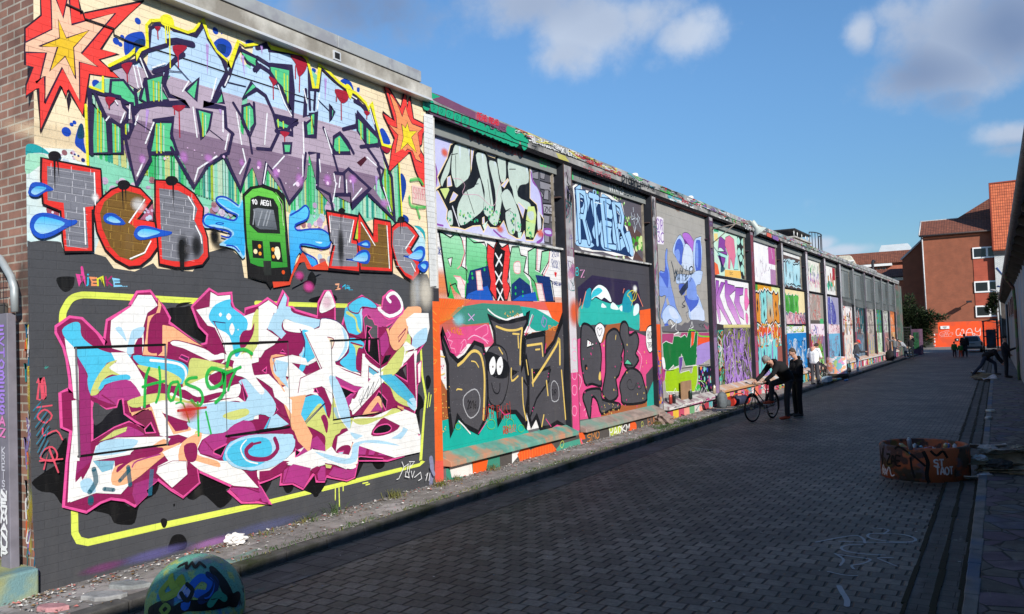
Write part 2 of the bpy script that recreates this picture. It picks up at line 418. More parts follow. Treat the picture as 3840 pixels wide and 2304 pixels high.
# left pavement
g = G()
for i in range(140):
    y = -6 + i * .6; d = random.uniform(-.008, .008)
    g.box(-6.83, -6.66 + d, y + .004, y + .594, -.2, .02 + d * .5)
g.ob('kerb', M('kerb_left', (.085, .080, .075), .85, .35, 5., bump=.4, dirt=(.03, .035, .015), dscale=1.4), bevel=.012, kind='structure')
surf('pavement', slab_mat('left_pavement', .5, .5, .006, (.24, .215, .20), (.10, .09, .07), lime=1.), [(-12.5, -6), (-6.83, -6), (-6.83, 76), (-12.5, 76)], .018)
# green leftovers of sprayed paint by the wall foot lie on the slabs (sheet)
# ------------------------------------------------------------------ front building
BRK = Mt('red_brick')
_b = BRK.brick('X', 'Z', .25, .0833, .010, c1=(.27, .135, .095), c2=(.17, .085, .065), cm=(.34, .30, .25), smooth=.1)
_c = BRK.mul(_b.outputs['Color'], BRK.ramp(BRK.noise(3.5, 5), .3, .7, .7, 1.25))
_c = BRK.mix(BRK.ramp(BRK.noise(1.6, 6), .60, .70, 0., .75), _c, (.03, .025, .022))
BRK.base(_c); BRK.b.inputs['Roughness'].default_value = .85; BRK.bump(BRK.math('MULTIPLY', _b.outputs['Fac'], -1.), .8, .01)
BRK = BRK.m
concrete = M('concrete_band', (.42, .40, .36), .85, .18, 3., bump=.25, bscale=25., dirt=(.22, .20, .17), dscale=1.1)
sheet = M('grey_sheet_metal', (.36, .37, .37), .5, .10, 1.2, metal=.2, dirt=(.28, .28, .30), dscale=3.)
dark_steel = M('dark_steel', (.022, .020, .024), .6, .3, 8.)
rust_steel = M('rusty_steel', (.075, .042, .035), .8, .35, 7., bump=.2, dirt=(.03, .025, .03), dscale=5.)
alu = M('aluminium_trim', (.62, .62, .62), .4, .1, 3., metal=.3)
grey_render = M('grey_masonry_paint', (.10, .10, .105), .8, .1, 4.)
hall = thing('brick_hall', 'white brick hall end bay covered by large graffiti, grey parapet on top, nearest the camera', 'building', (-7.65, 6.9, 0))
g = G(); g.box(-30, -7.65, 3.92, 9.88, -.1, 6.0)
g.ob('wall', BRK, hall)
g = G(); g.box(-7.66, -7.49, 3.92, 9.86, 5.985, 6.015); g.ob('drip_trim', alu, hall)
g = G(); g.box(-30, -7.52, 3.90, 9.88, 6.016, 6.205); g.ob('fascia', concrete, hall)
g = G(); g.box(-29, -7.535, 3.92, 9.62, 6.206, 6.215); g.ob('joint', dark_steel, hall)
for a, b in ((3.90, 7.80), (7.808, 8.86), (8.868, 9.60)):
    g = G(); g.box(-30, -7.50, a, b, 6.216, 6.385); g.ob('coping', sheet, hall, bevel=.006)
g = G(); g.box(-7.545, -7.505, 7.72, 7.86, 6.04, 6.16); fr = g.ob('vent', alu, hall)
g = G(); g.box(-7.512, -7.500, 7.745, 7.835, 6.06, 6.14); g.ob('opening', M('black_hole', (.01, .01, .01)), fr)
# sagging cable along the top of the mural
g = G()
cab = [(4.25, 5.52), (4.6, 5.44), (5.1, 5.40), (5.6, 5.33), (6.3, 5.27), (7.0, 5.24), (7.7, 5.18), (8.1, 5.20), (8.8, 5.09)]
cab = [(4.218, 5.603), (4.381, 5.582), (4.402, 5.516), (4.703, 5.514), (4.703, 5.449), (4.861, 5.428), (5.292, 5.435), (5.75, 5.438), (6.045, 5.436), (6.517, 5.437), (7.129, 5.437), (7.469, 5.439)]
g = G(); g.tube([(-7.632, a, b) for a, b in cab], .008, 6); g.ob('cable', dark_steel, hall)
HOLE = M('window_niche_grey', (.17, .17, .17), .8, .2, 6.)
# steel gate frame and lettering post in front of the end face
gate = thing('metal_gate', 'open grey tubular metal gate with wire mesh at the left brick end face', 'gate', (-8.3, 3.82, 0))
galv = M('galvanised_steel', (.34, .37, .38), .5, .15, 10., metal=.3)
g = G(); g.tube([(-9.3, 3.80, .42), (-8.05, 3.82, .44)], .03, 8); g.ob('rail', galv, gate)
g = G(); g.tube([(-9.4, 3.80, 3.5), (-8.07, 3.82, 3.12), (-7.87, 3.82, 2.93), (-7.815, 3.82, 2.82), (-7.80, 3.82, 2.60)], .035, 10)
g.ob('frame', galv, gate)
g = G()
for k in range(26):
    z = .5 + k * .1; g.tube([(-9.4, 3.86, z + .02), (-8.05, 3.86, z)], .003, 4)
for k in range(14):
    x = -8.1 - k * .1; g.tube([(x, 3.865, .45), (x, 3.865, 3.0)], .003, 4)
g.ob('mesh', dark_steel, gate)
g = G(); g.box(-9.5, -8.12, 3.885, 3.91, .3, 2.7); g.ob('panel', M('murky_board', (.06, .055, .05), .8, .5, 3., dirt=(.20, .16, .16), dscale=1.8), gate)
post = thing('gate_post', 'grey metal gate post with purple and white vertical lettering beside the brick corner', 'post', (-7.97, 3.8, .25))
Mp = Matrix.Translation((-7.885, 3.80, 1.45)) @ Matrix.Rotation(R(-1.3), 4, 'Y')
g = G(); g.box(-.085, .085, -.04, .04, -1.2, 1.14, M4=Mp); g.ob('post_body', M('purple_grey_steel', (.17, .16, .19), .6, .2, 5.), post, bevel=.006)
blk = G(); blk.box(-8.9, -7.56, 3.50, 3.90, -.05, .27); blk.ob('concrete_block', M('painted_block', (.26, .27, .12), .85, .35, 4., bump=.4, dirt=(.14, .25, .26), dscale=1.6), bevel=.02,
    label='low concrete block with black RBH letters at the foot of the brick corner', cat='block')

# ------------------------------------------------------------------ long wall
lw = thing('graffiti_wall', 'long row of graffiti-covered wall bays between steel posts, stretching down the lane', 'building', (-7.65, 41, 0))
g = G(); g.box(-30, -7.87, 9.89, 73.0, -.4, 5.86); g.ob('wall', M('panel_wall', (.20, .20, .21), .7, .15, 2.), lw)
g = G(); g.box(-30, -7.62, 9.89, 73.2, 5.862, 5.99); g.ob('fascia', M('fascia_concrete', (.27, .26, .25), .85, .25, 3., bump=.3, bscale=30., dirt=(.10, .10, .10), dscale=1.7), lw)
g = G(); g.box(-29, -7.635, 9.9, 73.1, 5.991, 6.004); g.ob('joint', dark_steel, lw)
g = G()
yb = 9.90
while yb < 73:
    g.box(-30, -7.60 + random.uniform(-.003, .003), yb, min(yb + 2.19, 73.2), 6.005, 6.155); yb += 2.2
g.ob('coping', M('coping_sheet', (.30, .30, .30), .6, .25, 2., dirt=(.14, .15, .14), dscale=1.3), lw)
g = G(); g.prism([(-7.655, 5.80), (-7.60, 5.86), (-7.63, 5.865), (-7.70, 5.83)], 1, 9.9, 73.0); g.ob('gutter', dark_steel, lw)
FL = [(14.44, 14.80), (19.20, 19.50), (23.82, 24.19), (28.40, 28.78), (32.90, 33.21), (37.42, 37.84), (41.64, 42.02), (45.84, 46.30), (50.1, 50.6), (54.4, 54.84), (58.7, 59.1), (62.4, 62.8), (66.2, 66.6), (70.2, 70.7)]
pier_m = M('pier_concrete', (.27, .26, .27), .8, .35, 4., dirt=(.16, .10, .14), dscale=3.)
lintel_m = M('grey_beam', (.20, .21, .20), .6, .12, 3.)
sill_m = M('white_sill', (.50, .50, .48), .6, .2, 5., dirt=(.12, .11, .10), dscale=4.)
prev = 10.10
LED = [M('ledge_teal', (.10, .26, .21), .8, .25, 4., dirt=(.42, .20, .12), dscale=2.2), M('ledge_pinkish', (.26, .20, .17), .8, .3, 4., dirt=(.16, .25, .20), dscale=1.7), M('ledge_pale', (.42, .40, .38), .8, .2, 4., dirt=(.20, .12, .14), dscale=2.7), M('ledge_orange', (.42, .27, .19), .8, .3, 4., dirt=(.45, .43, .42), dscale=1.7)]
for i, (a, b) in enumerate(FL + [(73.0, 73.0)]):
    y0, y1 = prev, a
    low = G(); low.box(-7.92, -7.78, y0, y1 - .004, .30, 4.02 if i != 2 else 5.80); low.ob('infill', grey_render, lw)
    if i != 2:
        g = G(); g.box(-7.90, -7.70, y0, y1 - .002, 4.022, 4.06, 0); g.ob('sill', sill_m if i < 2 else dark_steel, lw)
        g = G(); g.box(-7.90, -7.80, y0 + .0, y1 - .003, 5.60, 5.795); g.ob('lintel', lintel_m, lw)
    else:
        g = G(); g.box(-7.80, -7.66, y0, y1, 5.80, 5.84); g.ob('lintel', M('red_lintel', (.20, .05, .05), .7, .3, 5.), lw)
    if b > a:
        g = G(); g.box(-7.92, -7.652, a + .018, b - .018, -.3, 5.80); g.ob('pier', pier_m, lw)
        g = G()
        for (u0, u1) in ((a, a + .016), (b - .016, b)): g.box(-7.88, -7.640, u0, u1, .2, 5.82)
        for zz in (5.1, ): g.box(-7.86, -7.70, a - .10, a - .002, zz, zz + .025)
        g.ob('steel_post', rust_steel if i in (0, 1, 4, 8) else M('plum_steel', (.06, .03, .05), .7, .4, 3.), lw)
        g = G(); g.box(-7.868, -7.655, a - .014, a - .001, .3, 5.82); g.ob('reveal_plate', M('black_reveal', (.012, .014, .020), .6, .3, 3.), lw)
    g = G(); zl = .25 if i < 2 else (.28 if i == 2 else .40)
    g.prism([(-7.90, zl + .20), (-7.78, zl + .20), (-7.50, zl + .08), (-7.49, zl), (-7.90, zl)], 1, y0, a); led = g.ob('ledge', LED[min(i, 3)], lw, bevel=.01)
    g = G(); g.box(-7.92, -7.60, y0 - (.42 if i else .0), a + .02, -.4, zl - .035); g.ob('plinth', M('plinth_concrete', (.15, .14, .14), .85, .35, 4.), lw)
    g = G(); g.box(-7.92, -7.64, y0, a, zl - .034, zl - .001); g.ob('gap', dark_steel, lw)
    prev = b
g = G(); g.box(-7.90, -7.652, 9.885, 10.10, -.3, 5.8); g.ob('pier', M('pale_pier', (.42, .41, .38), .8, .15, 4.), lw)
# glazed strip between the steel frame (vertical panel joints) of the upper infills
for i in (0, 1, 3, 4, 5, 6, 7, 8):
    y0 = 10.10 if i == 0 else FL[i - 1][1]; y1 = FL[i][0]
    g = G(); g.box(-7.868, -7.82, y1 - .16, y1 - .125, 4.06, 5.60); g.ob('angle_strip', M('rusty_trim', (.22, .19, .15), .7, .4, 8.), lw)
# end block
g = G(); g.box(-7.9, -7.45, 70.7, 73.0, -.3, 5.7); g.ob('end_pier', M('green_sheet', (.07, .11, .09), .6, .3, 3., dirt=(.16, .09, .08), dscale=1.), lw)

# roof vents, chimney with cage ladder, aerial, stair box
for lab, y, z0 in (('white round roof vent, nearer of two on the wall coping', 18.9, 6.15), ('white round roof vent, farther of two on the wall coping', 23.1, 6.15)):
    v = thing('roof_vent', lab, 'vent', (-7.95, y, z0), 'roof vents on the coping')
    g = G(); g.lathe([(.001, 0), (.045, 0), (.045, .14), (.001, .14)], (-7.95, y, z0), 16); g.ob('pipe', alu, v)
    g = G(); g.lathe([(.001, .10), (.085, .10), (.09, .12), (.085, .20), (.06, .225), (.001, .23)], (-7.95, y, z0), 20); g.ob('cap', M('white_plastic', (.75, .75, .73), .5, .05), v)
ch = thing('brick_chimney', 'red brick chimney with black cover plate and cage ladder above the roof', 'chimney', (-9.5, 45.9, 5.9))
g = G(); g.box(-10.6, -9.5, 43.9, 47.9, 5.8, 7.220); g.ob('stack', BRK, ch)
g = G(); g.box(-10.7, -9.42, 43.8, 48.0, 7.222, 7.300); g.ob('capping', concrete, ch)
g = G(); g.box(-10.6, -9.45, 43.9, 48.0, 7.660, 7.720); g.ob('cover_plate', dark_steel, ch)
for yy in (44.1, 44.9, 46.0, 47.0, 47.8):
    g = G(); g.tube([(-9.55, yy, 7.30), (-9.55, yy, 7.66)], .025, 6); g.ob('support', alu, ch)
g = G()
for k in range(9):
    a = math.pi * k / 8; y, x = 49.6 - 1.35 * math.cos(a), -9.6 + .35 * math.sin(a); g.tube([(x, y, 6.1), (x, y, 7.95)], .022, 6)
for z in (6.9, 7.95): g.tube([(-9.6 + .35 * math.sin(math.pi * k / 12), 49.6 - 1.35 * math.cos(math.pi * k / 12), z) for k in range(13)], .03, 6)
g.ob('cage_ladder', dark_steel, ch)
ae = thing('flue_pipe', 'thin dark flue pipe with bent top on the far roof', 'pipe', (-9.5, 72.8, 5.9))
g = G(); g.tube([(-9.5, 72.8, 5.9), (-9.5, 72.8, 7.85), (-9.5, 73.1, 7.98), (-9.5, 73.9, 7.98)], .11, 8); g.ob('pipe', dark_steel, ae)
sbx = thing('roof_hatch', 'small white stair housing on the far end of the roof', 'hatch', (-10, 71, 5.9))
g = G(); g.box(-12, -9.5, 68.4, 73.4, 5.9, 7.05); g.ob('housing', M('off_white', (.5, .5, .48), .7, .1), sbx)
g = G(); g.box(-12.2, -9.3, 66, 73.6, 7.052, 7.16); g.ob('roof_slab', M('slab_grey', (.3, .3, .3), .7, .1), sbx)

# lamp bracket on the wall
lp = thing('wall_lamp', 'grey enamel funnel lamp on a bracket sticking out of the wall', 'lamp', (-7.65, 23.7, 5.4))
g = G(); A0 = Vector((-7.62, 23.95, 5.42)); 
tip = Vector((-6.55, 24.35, 5.62))
g.tube([A0, tip], .018, 8); g.tube([Vector((-7.62, 23.95, 4.98)), A0 + (tip - A0) * .62], .015, 8); g.box(-7.66, -7.60, 23.90, 24.0, 4.85, 5.5); g.ob('bracket', M('weathered_steel', (.18, .15, .13), .7, .3, 8.), lp)
d = Vector((.30, .18, -.50)).normalized(); Ml = d.to_track_quat('Z', 'Y').to_matrix().to_4x4()
g = G(); g.tube([tip, tip + Vector((.07, .06, -.05))], .02, 8); g.lathe([(.001, 0), (.075, 0), (.085, .04), (.075, .22), (.10, .28), (.22, .40), (.225, .415), (.215, .415), (.09, .30), (.001, .30)], tip + Vector((.05, .04, -.02)), 24, M4=Ml); g.ob('shade', M('grey_enamel', (.42, .46, .42), .45, .15, 6.), lp)

# protective netting hung in front of the far bays
NT = Mt('net_cloth'); _n = NT.noise(2.2, 4, stretch=(1, .6, .25)); NT.base((.135, .155, .155)); NT.b.inputs['Roughness'].default_value = .9
_a = NT.ramp(_n, .3, .7, .25, .60); NT.l.new(_a, NT.b.inputs['Alpha'])
net = thing('safety_net', 'grey translucent netting hung over the upper part of the far wall bays', 'netting', (-7.5, 57, 5.5))
ny = [46.35, 50.3, 54.5, 58.9, 62.6, 66.4, 70.3]
for k in range(6):
    g = G(); a, b = ny[k], ny[k + 1]; nu, nv = 12, 8; zt = 5.72; zb0 = 3.62 + (.22 if k == 0 else .05); zb = 3.6
    for i in range(nu + 1):
        for j in range(nv + 1):
            u = i / nu; v = j / nv
            ztt = zt - .10 * math.sin(math.pi * u); zbb = (zb0 if k == 0 else 3.62) - .12 * math.sin(math.pi * u) * (1 if k else .3) - (0 if k else .25 * u)
            g.v.append((-7.62 + .16 * v * math.sin(math.pi * u) + .015 * math.sin(u * 21 + k), a + (b - a) * u, ztt + (zbb - ztt) * v))
    for i in range(nu):
        for j in range(nv):
            q = i * (nv + 1) + j; g.f.append((q, q + 1, q + nv + 2, q + nv + 1)); g.mi.append(0); g.sm.append(True)
    g.ob('net_panel', NT.m, net)

# ------------------------------------------------------------------ right-hand building (in shade; also casts the shade over the lane)
def rx(y, o=0.): return .84 - .0139 * y + o
RB = thing('warehouse', 'dark warehouse with long gutter along the right edge of the lane', 'building', (rx(38), 38, 0))
rwm = Mt('shaded_painted_wall')
_c = rwm.mix(rwm.ramp(rwm.noise(.9, 5, stretch=(1, 1, .4)), .35, .6), (.20, .22, .25), (.32, .32, .32))
_c = rwm.mix(rwm.ramp(rwm.noise(1.3, 6, stretch=(1, .7, .5)), .52, .6, 0., .8), _c, (.12, .22, .34)); _c = rwm.mix(rwm.ramp(rwm.noise(1.9, 6, stretch=(1.3, .6, .6)), .58, .64, 0., .8), _c, (.34, .16, .12))
_c = rwm.mix(rwm.ramp(rwm.noise(2.6, 6, stretch=(1.1, .8, .6)), .60, .66, 0., .8), _c, (.26, .26, .12)); rwm.base(_c); rwm.b.inputs['Roughness'].default_value = .8; rwm.bump(rwm.noise(8., 5), .4, .03)
def slantbox(o0, o1, y0, y1, z0, z1):
    g = G(); vs = [(rx(y, o), y, z) for o in (o0, o1) for y in (y0, y1) for z in (z0, z1)]
    g.add(vs, [(0, 1, 3, 2), (4, 6, 7, 5), (0, 4, 5, 1), (2, 3, 7, 6), (0, 2, 6, 4), (1, 5, 7, 3)]); return g
slantbox(0, 9, -16, 76, -.2, 4.3).ob('wall', rwm.m, RB)
g = G(); y0, y1 = -16, 76
vs = []
for y in (y0, y1):
    vs += [(rx(y, -.36), y, 4.34), (rx(y, -.36), y, 4.42), (rx(y, 4.5), y, 6.4), (rx(y, 9.5), y, 4.4), (rx(y, 9.5), y, 4.3), (rx(y, 4.5), y, 6.3)]
g.add(vs, [(0, 1, 2, 5), (5, 2, 3, 4), (6, 11, 8, 7), (11, 10, 9, 8)]); 
for i, j in ((0, 1), (1, 2), (2, 3), (3, 4), (4, 5), (5, 0)): g.add([vs[i], vs[j], vs[j + 6], vs[i + 6]], [(0, 1, 2, 3)])
g.ob('roof', M('dark_roof', (.09, .08, .075), .8, .3, 3.), RB)
g = G(); g.tube([(rx(y, -.385), y, 4.32) for y in (-16, 20, 50, 76)], .085, 10); g.ob('gutter', M('gutter_zinc', (.15, .14, .13), .6, .3, 4.), RB)
for k in range(46):
    y = -14 + k * 2; g = G(); g.add([(rx(y, -.35), y, 4.14), (rx(y, -.35), y, 4.30), (rx(y, 0), y, 3.95), (rx(y, 0), y, 4.25), (rx(y, -.35), y + .1, 4.14), (rx(y, -.35), y + .1, 4.30), (rx(y, 0), y + .1, 3.95), (rx(y, 0), y + .1, 4.25)],
        [(0, 1, 3, 2), (4, 6, 7, 5), (0, 4, 5, 1), (0, 2, 6, 4), (1, 5, 7, 3)])
    g.ob('rafter', M('rafter_wood', (.09, .075, .06), .9, .3, 4.), RB)
for (a, b) in ((43.3, 45.0), (46.6, 48.4), (50.4, 52.6), (56, 59)):
    g = slantbox(-.03, .02, a, b, 2.75, 3.62); w = g.ob('window', M('window_dark', (.02, .02, .028), .25, .2, 5.), RB)
    g = slantbox(-.045, -.032, a - .05, b + .05, 2.68, 2.74); g.ob('sill', M('sill_grey', (.2, .2, .22), .7), w)
    g = slantbox(-.045, -.032, a + .3, a + .36, 2.75, 3.62); g.ob('frame', M('sill_grey', (.2, .2, .22), .7), w)
dp = Mt('painted_downpipe'); _z = dp.new('ShaderNodeSeparateXYZ', {0: dp.geo.outputs['Position']}).outputs['Z']
_c = dp.mix(dp.ramp(_z, 1.9, 2.1), (.20, .19, .17), (.17, .07, .045)); _c = dp.mix(dp.ramp(_z, 2.9, 3.0), _c, (.12, .06, .05)); _c = dp.mix(dp.ramp(dp.noise(3.5, 5, stretch=(1, 1, .6)), .55, .6, 0., .7), _c, (.07, .22, .08))
_c = dp.mix(dp.ramp(dp.noise(5., 5, stretch=(1, 1, .8)), .6, .65, 0., .7), _c, (.22, .20, .08)); dp.base(_c); dp.b.inputs['Roughness'].default_value = .7
g = G(); g.tube([(rx(36.5, -.38), 36.5, 4.28), (rx(36.8, -.36), 36.8, 4.02), (rx(37.2, -.12), 37.2, 3.7), (rx(37.3, -.09), 37.3, 3.1), (rx(37.3, -.09), 37.3, .03)], .055, 12); g.ob('downpipe', dp.m, RB)
g = G(); g.tube([(rx(62, -.06), 62, 3.6), (rx(62, -.06), 62, .0)], .05, 8); g.ob('downpipe', dark_steel, RB)
# dark annex and iron gate leaf at the end of the lane, right side
an = thing('brick_annex', 'dark narrow annex with scrawled letters at the far right end of the lane', 'building', (.3, 82, 0))
g = G(); g.box(-.72, 4, 80.2, 86, -.2, 5.0); g.ob('wall', M('dark_annex', (.07, .06, .055), .85, .3, 2., dirt=(.12, .10, .09), dscale=1.), an)
g = G(); g.box(-.80, 4, 80.0, 86.2, 5.002, 5.1); g.ob('roof', M('dark_roof', (.09, .08, .075), .8, .3, 3.), an)
gl = thing('iron_gate', 'dark iron gate leaf with notice sheets at the right end of the lane', 'gate', (-1.4, 79.9, 0))
g = G()
for a, b in (((-1.93, 79.9, -.08), (-1.90, 79.9, 2.62)), ((-.9, 79.9, -.08), (-.9, 79.9, 2.74)), ((-2.02, 79.9, 2.60), (-.85, 79.9, 2.76)), ((-1.93, 79.9, .12), (-.9, 79.9, .12)), ((-1.93, 79.9, 1.3), (-.9, 79.9, 1.3))): g.tube([a, b], .05, 8)
g.ob('frame', dark_steel, gl)
g = G()
for k in range(13): g.tube([(-1.86 + k * .075, 79.9, .12), (-1.86 + k * .075, 79.9, 2.63)], .012, 5)
g.ob('bars', dark_steel, gl)
g = G(); g.box(-1.75, -1.0, 79.83, 79.86, .3, 1.9); g.ob('board', M('blue_board', (.025, .035, .05), .7, .5, 3., dirt=(.06, .025, .02), dscale=2.), gl)
# street lamp head
slp = thing('street_lamp', 'grey street lamp head reaching over the far right roof edge', 'lamp', (-.7, 80.5, 0))
g = G(); g.tube([(-.55, 80.1, 0), (-.62, 80.05, 5.1), (-.85, 80.0, 5.25)], .05, 8); g.ob('pole', galv, slp)
g = G(); g.lathe([(.001, 0), (.06, .02), (.10, .12), (.11, .35), (.05, .5), (.001, .52)], (-.82, 80, 5.24), 14, M4=Matrix.Rotation(R(-82), 4, 'Y') @ Matrix.Scale(.7, 4, (1, 0, 0))); g.ob('lamp_head', M('lamp_grey', (.3, .3, .3), .5), slp)

# ------------------------------------------------------------------ background buildings
def brickmat(name, c1, c2, cm, w=.5, h=.17, rough=.85):
    t = Mt(name); b = t.brick('X', 'Z', w, h, .02, c1=c1, c2=c2, cm=cm); c = t.mul(b.outputs['Color'], t.ramp(t.noise(1.2, 4), .3, .7, .85, 1.12)); t.base(c); t.b.inputs['Roughness'].default_value = rough; return t.m
def tilemat(name, c1, c2, cm, w, h):
    t = Mt(name); b = t.brick('X', 'Z', w, h, .03, off=.0, c1=c1, c2=c2, cm=cm, smooth=.6); c = t.mul(b.outputs['Color'], t.ramp(t.noise(2.2, 5), .3, .7, .8, 1.2)); t.base(c); t.b.inputs['Roughness'].default_value = .75
    t.bump(t.math('MULTIPLY', b.outputs['Fac'], -1.), .8, .06); return t.m
redb = brickmat('orange_brown_brick', (.29, .075, .034), (.24, .064, .030), (.22, .085, .048), .3, .09)
rooft = tilemat('brown_roof_tiles', (.21, .070, .038), (.16, .052, .03), (.07, .025, .018), .30, .26)
tilt = tilemat('orange_roof_tiles', (.62, .155, .062), (.52, .12, .05), (.16, .035, .022), .24, .36)
whitef = M('white_window_frame', (.74, .75, .74), .5, .04)
glass = M('dark_glass', (.014, .015, .018), .12, .3, .8, spec=.6)
rb = thing('red_brick_building', 'tall orange-brown brick building with ribbon windows and stepped tiled roof', 'building', (-4, 116, 0))
g = G(); g.box(-9.25, 6, 116, 132, -.2, 14.15); g.ob('wall', redb, rb)
g = G(); g.prism([(115.6, 14.12), (115.6, 14.26), (119.2, 16.40), (120.6, 16.40), (124, 14.1)], 0, -9.35, -5.18); g.ob('roof', rooft, rb)
g = G()
vs = [(-5.18, 115.6, 14.12), (6, 115.6, 14.12), (6, 115.6, 14.26), (-5.18, 115.6, 14.26), (-5.18, 119.2, 16.40), (6, 126, 21.4), (-1.2, 123.2, 18.95), (6, 130, 14.12), (-5.18, 130, 14.12)]
vs = [(-5.18, 115.6, 14.12), (6, 115.6, 14.12), (-5.18, 115.6, 14.26), (6, 115.6, 14.26), (-5.16, 119.3, 16.42), (-1.25, 119.9, 18.80), (6, 120.8, 23), (6, 130, 14.12), (-5.18, 130, 14.12)]
g.add(vs, [(0, 1, 3, 2), (2, 3, 6, 5, 4), (4, 5, 6, 7, 8), (0, 2, 4, 8), (1, 7, 6, 3)]); g.ob('roof', rooft, rb)
g = G(); g.box(-9.45, -5.1, 119.3, 120.5, 16.402, 16.50); g.tube([(-9.40, 115.6, 14.20), (-9.40, 119.2, 16.46)], .09, 6); g.ob('verge_trim', M('zinc_trim', (.5, .5, .5), .5), rb)
g = G(); g.tube([(-9.4, 115.45, 14.08), (6, 115.45, 14.08)], .11, 8); g.ob('gutter', M('gutter_brown', (.12, .09, .08), .6), rb)
g = G(); g.tube([(-9.08, 115.85, 14.0), (-9.0, 115.85, 2.5)], .075, 8); g.ob('downpipe', M('zinc_trim', (.5, .5, .5), .5), rb)
g = G(); g.box(-3.48, 2.4, 115.93, 116.0, 3.2, 12.2); pan = g.ob('panel_strip', brickmat('red_panel', (.36, .075, .04), (.34, .07, .038), (.25, .05, .03), 8, 1.07), rb)
for (z0, z1, x1) in ((10.72, 12.14, 2.4), (6.42, 7.86, 2.4), (3.35, 4.8, .2)):
    g = G(); g.box(-3.50, x1, 115.83, 115.925, z0, z1); wf = g.ob('window', whitef, rb)
    x = -3.34
    while x < x1 - .3:
        g = G(); g.box(x, min(x + 1.28, x1 - .08), 115.80, 115.826, z0 + .20, z1 - .18); g.ob('pane', glass, wf); x += 1.52
g = G(); g.tube([(-4.12, 116, 5.35), (-4.12, 115.0, 5.38)], .05, 6); lamp = g.ob('bracket', dark_steel, rb)
g = G(); g.box(-4.42, -3.82, 114.2, 115.0, 5.2, 5.45); g.ob('floodlight', dark_steel, lamp)
wg = thing('brick_wing', 'shadowed brick wing of the red building with white verge', 'building', (-10.6, 122, 0))
g = G(); g.prism([(-12.1, -.2), (-9.26, -.2), (-9.26, 14.4), (-12.1, 11.75)], 1, 121.5, 131); g.ob('wall', redb, wg)
g = G(); g.prism([(-12.2, 11.62), (-9.26, 14.35), (-9.26, 14.62), (-12.35, 11.75)], 1, 121.3, 121.49); g.ob('verge_trim', M('zinc_trim', (.5, .5, .5), .5), wg)
# tower with bright orange tiles over a white painted brick wall
tw = thing('tiled_house', 'house with steep bright orange tiled roof above a white painted wall', 'building', (1, 114, 0))
g = G(); g.box(-1.17, 7, 115.3, 115.72, -.2, 11.5)
twm = brickmat('white_brick', (.62, .63, .62), (.55, .56, .56), (.30, .30, .30), .35, .12); g.ob('wall', twm, tw)
g = G(); g.prism([(115.0, 11.45), (114.9, 11.60), (115.5, 19.95), (115.6, 19.95), (115.7, 11.45)], 0, -1.28, 7); g.ob('roof', tilt, tw)
g = G(); g.tube([(-1.30, 114.9, 11.58), (-1.30, 115.45, 19.95), (7, 115.45, 19.98)], .10, 6); g.ob('verge_trim', M('red_verge', (.32, .07, .045), .7), tw)
g = G(); g.box(-1.25, 7, 115.05, 115.28, 11.0, 11.42); g.ob('eaves_board', dark_steel, tw)
for k, (z0, z1) in enumerate(((9.9, 8.2), (7.6, 6.9))):
    g = G(); g.tube([(-1.0, 115.27, z0 - .5), (-.2, 115.27, z1), (.6, 115.27, z0)], .09, 5); g.ob('graffiti_line', M('blue_scrawl', (.03, .07, .25), .7), tw)
# far terracotta building
fb = thing('far_building', 'distant long red building with tiled roof, dormer and silver skylight box', 'building', (-18, 140, 0))
g = G(); g.box(-30, -11, 140, 150, -.2, 12.75); g.ob('wall', brickmat('salmon_wall', (.42, .135, .075), (.38, .12, .07), (.33, .11, .07), .5, .2), fb)
g = G(); g.prism([(139.5, 12.72), (139.5, 12.95), (141.2, 14.75), (146, 14.9), (151, 12.7)], 0, -30.5, -10.8); g.ob('roof', rooft, fb)
g = G(); g.box(-22.2, -15.4, 139.3, 139.95, 12.30, 12.68); g.ob('fascia', whitef, fb)
for x in (-17.4, -16.6):
    g = G(); g.box(x - .32, x + .32, 139.85, 139.99, 11.3, 12.1); f_ = g.ob('window', M('sandstone', (.45, .3, .22), .8), fb)
    g = G(); g.box(x - .22, x + .22, 139.80, 139.845, 11.38, 12.02); g.ob('pane', glass, f_)
dm = G(); dm.prism([(-23.9, 12.5), (-20.4, 12.5), (-20.9, 13.4), (-21.5, 14.35), (-23.0, 14.4), (-23.6, 13.6)], 1, 138.6, 142); d_ = dm.ob('dormer', M('dormer_cream', (.52, .49, .40), .7), fb)
g = G(); g.box(-23.1, -21.2, 138.45, 138.59, 12.5, 13.25); g.ob('dormer_window', M('dormer_brown', (.12, .07, .06), .6), d_)
g = G(); g.box(-23.6, -20.8, 138.35, 138.6, 13.3, 13.5); g.ob('trim', whitef, d_)
g = G(); vs = [(-17.8, 141.5, 14.4), (-12.2, 141.5, 14.4), (-13.4, 142.5, 16.25), (-16.2, 142.5, 16.3), (-17.8, 146, 14.4), (-12.2, 146, 14.4), (-13.4, 145, 16.25), (-16.2, 145, 16.3)]
vs = [(-17.7, 141.5, 14.3), (-12.4, 141.5, 14.3), (-13.3, 142.8, 15.95), (-17.2, 142.8, 15.95), (-17.9, 146, 14.3), (-12.4, 146, 14.3), (-13.3, 145, 15.95), (-17.4, 145, 15.8)]
g.add(vs, [(0, 1, 2, 3), (1, 5, 6, 2), (5, 4, 7, 6), (4, 0, 3, 7), (3, 2, 6, 7)]); g.ob('skylight', M('silver_sheet', (.62, .66, .66), .4, .08, 1., metal=.3), fb)
lo = thing('low_house', 'low salmon house with hipped brown roof in front of the distant building', 'building', (-15, 128, 0))
g = G(); g.box(-20, -9.9, 128, 134, -.2, 9.55); g.ob('wall', brickmat('salmon_wall_low', (.42, .135, .075), (.38, .12, .07), (.33, .11, .07), .5, .2), lo)
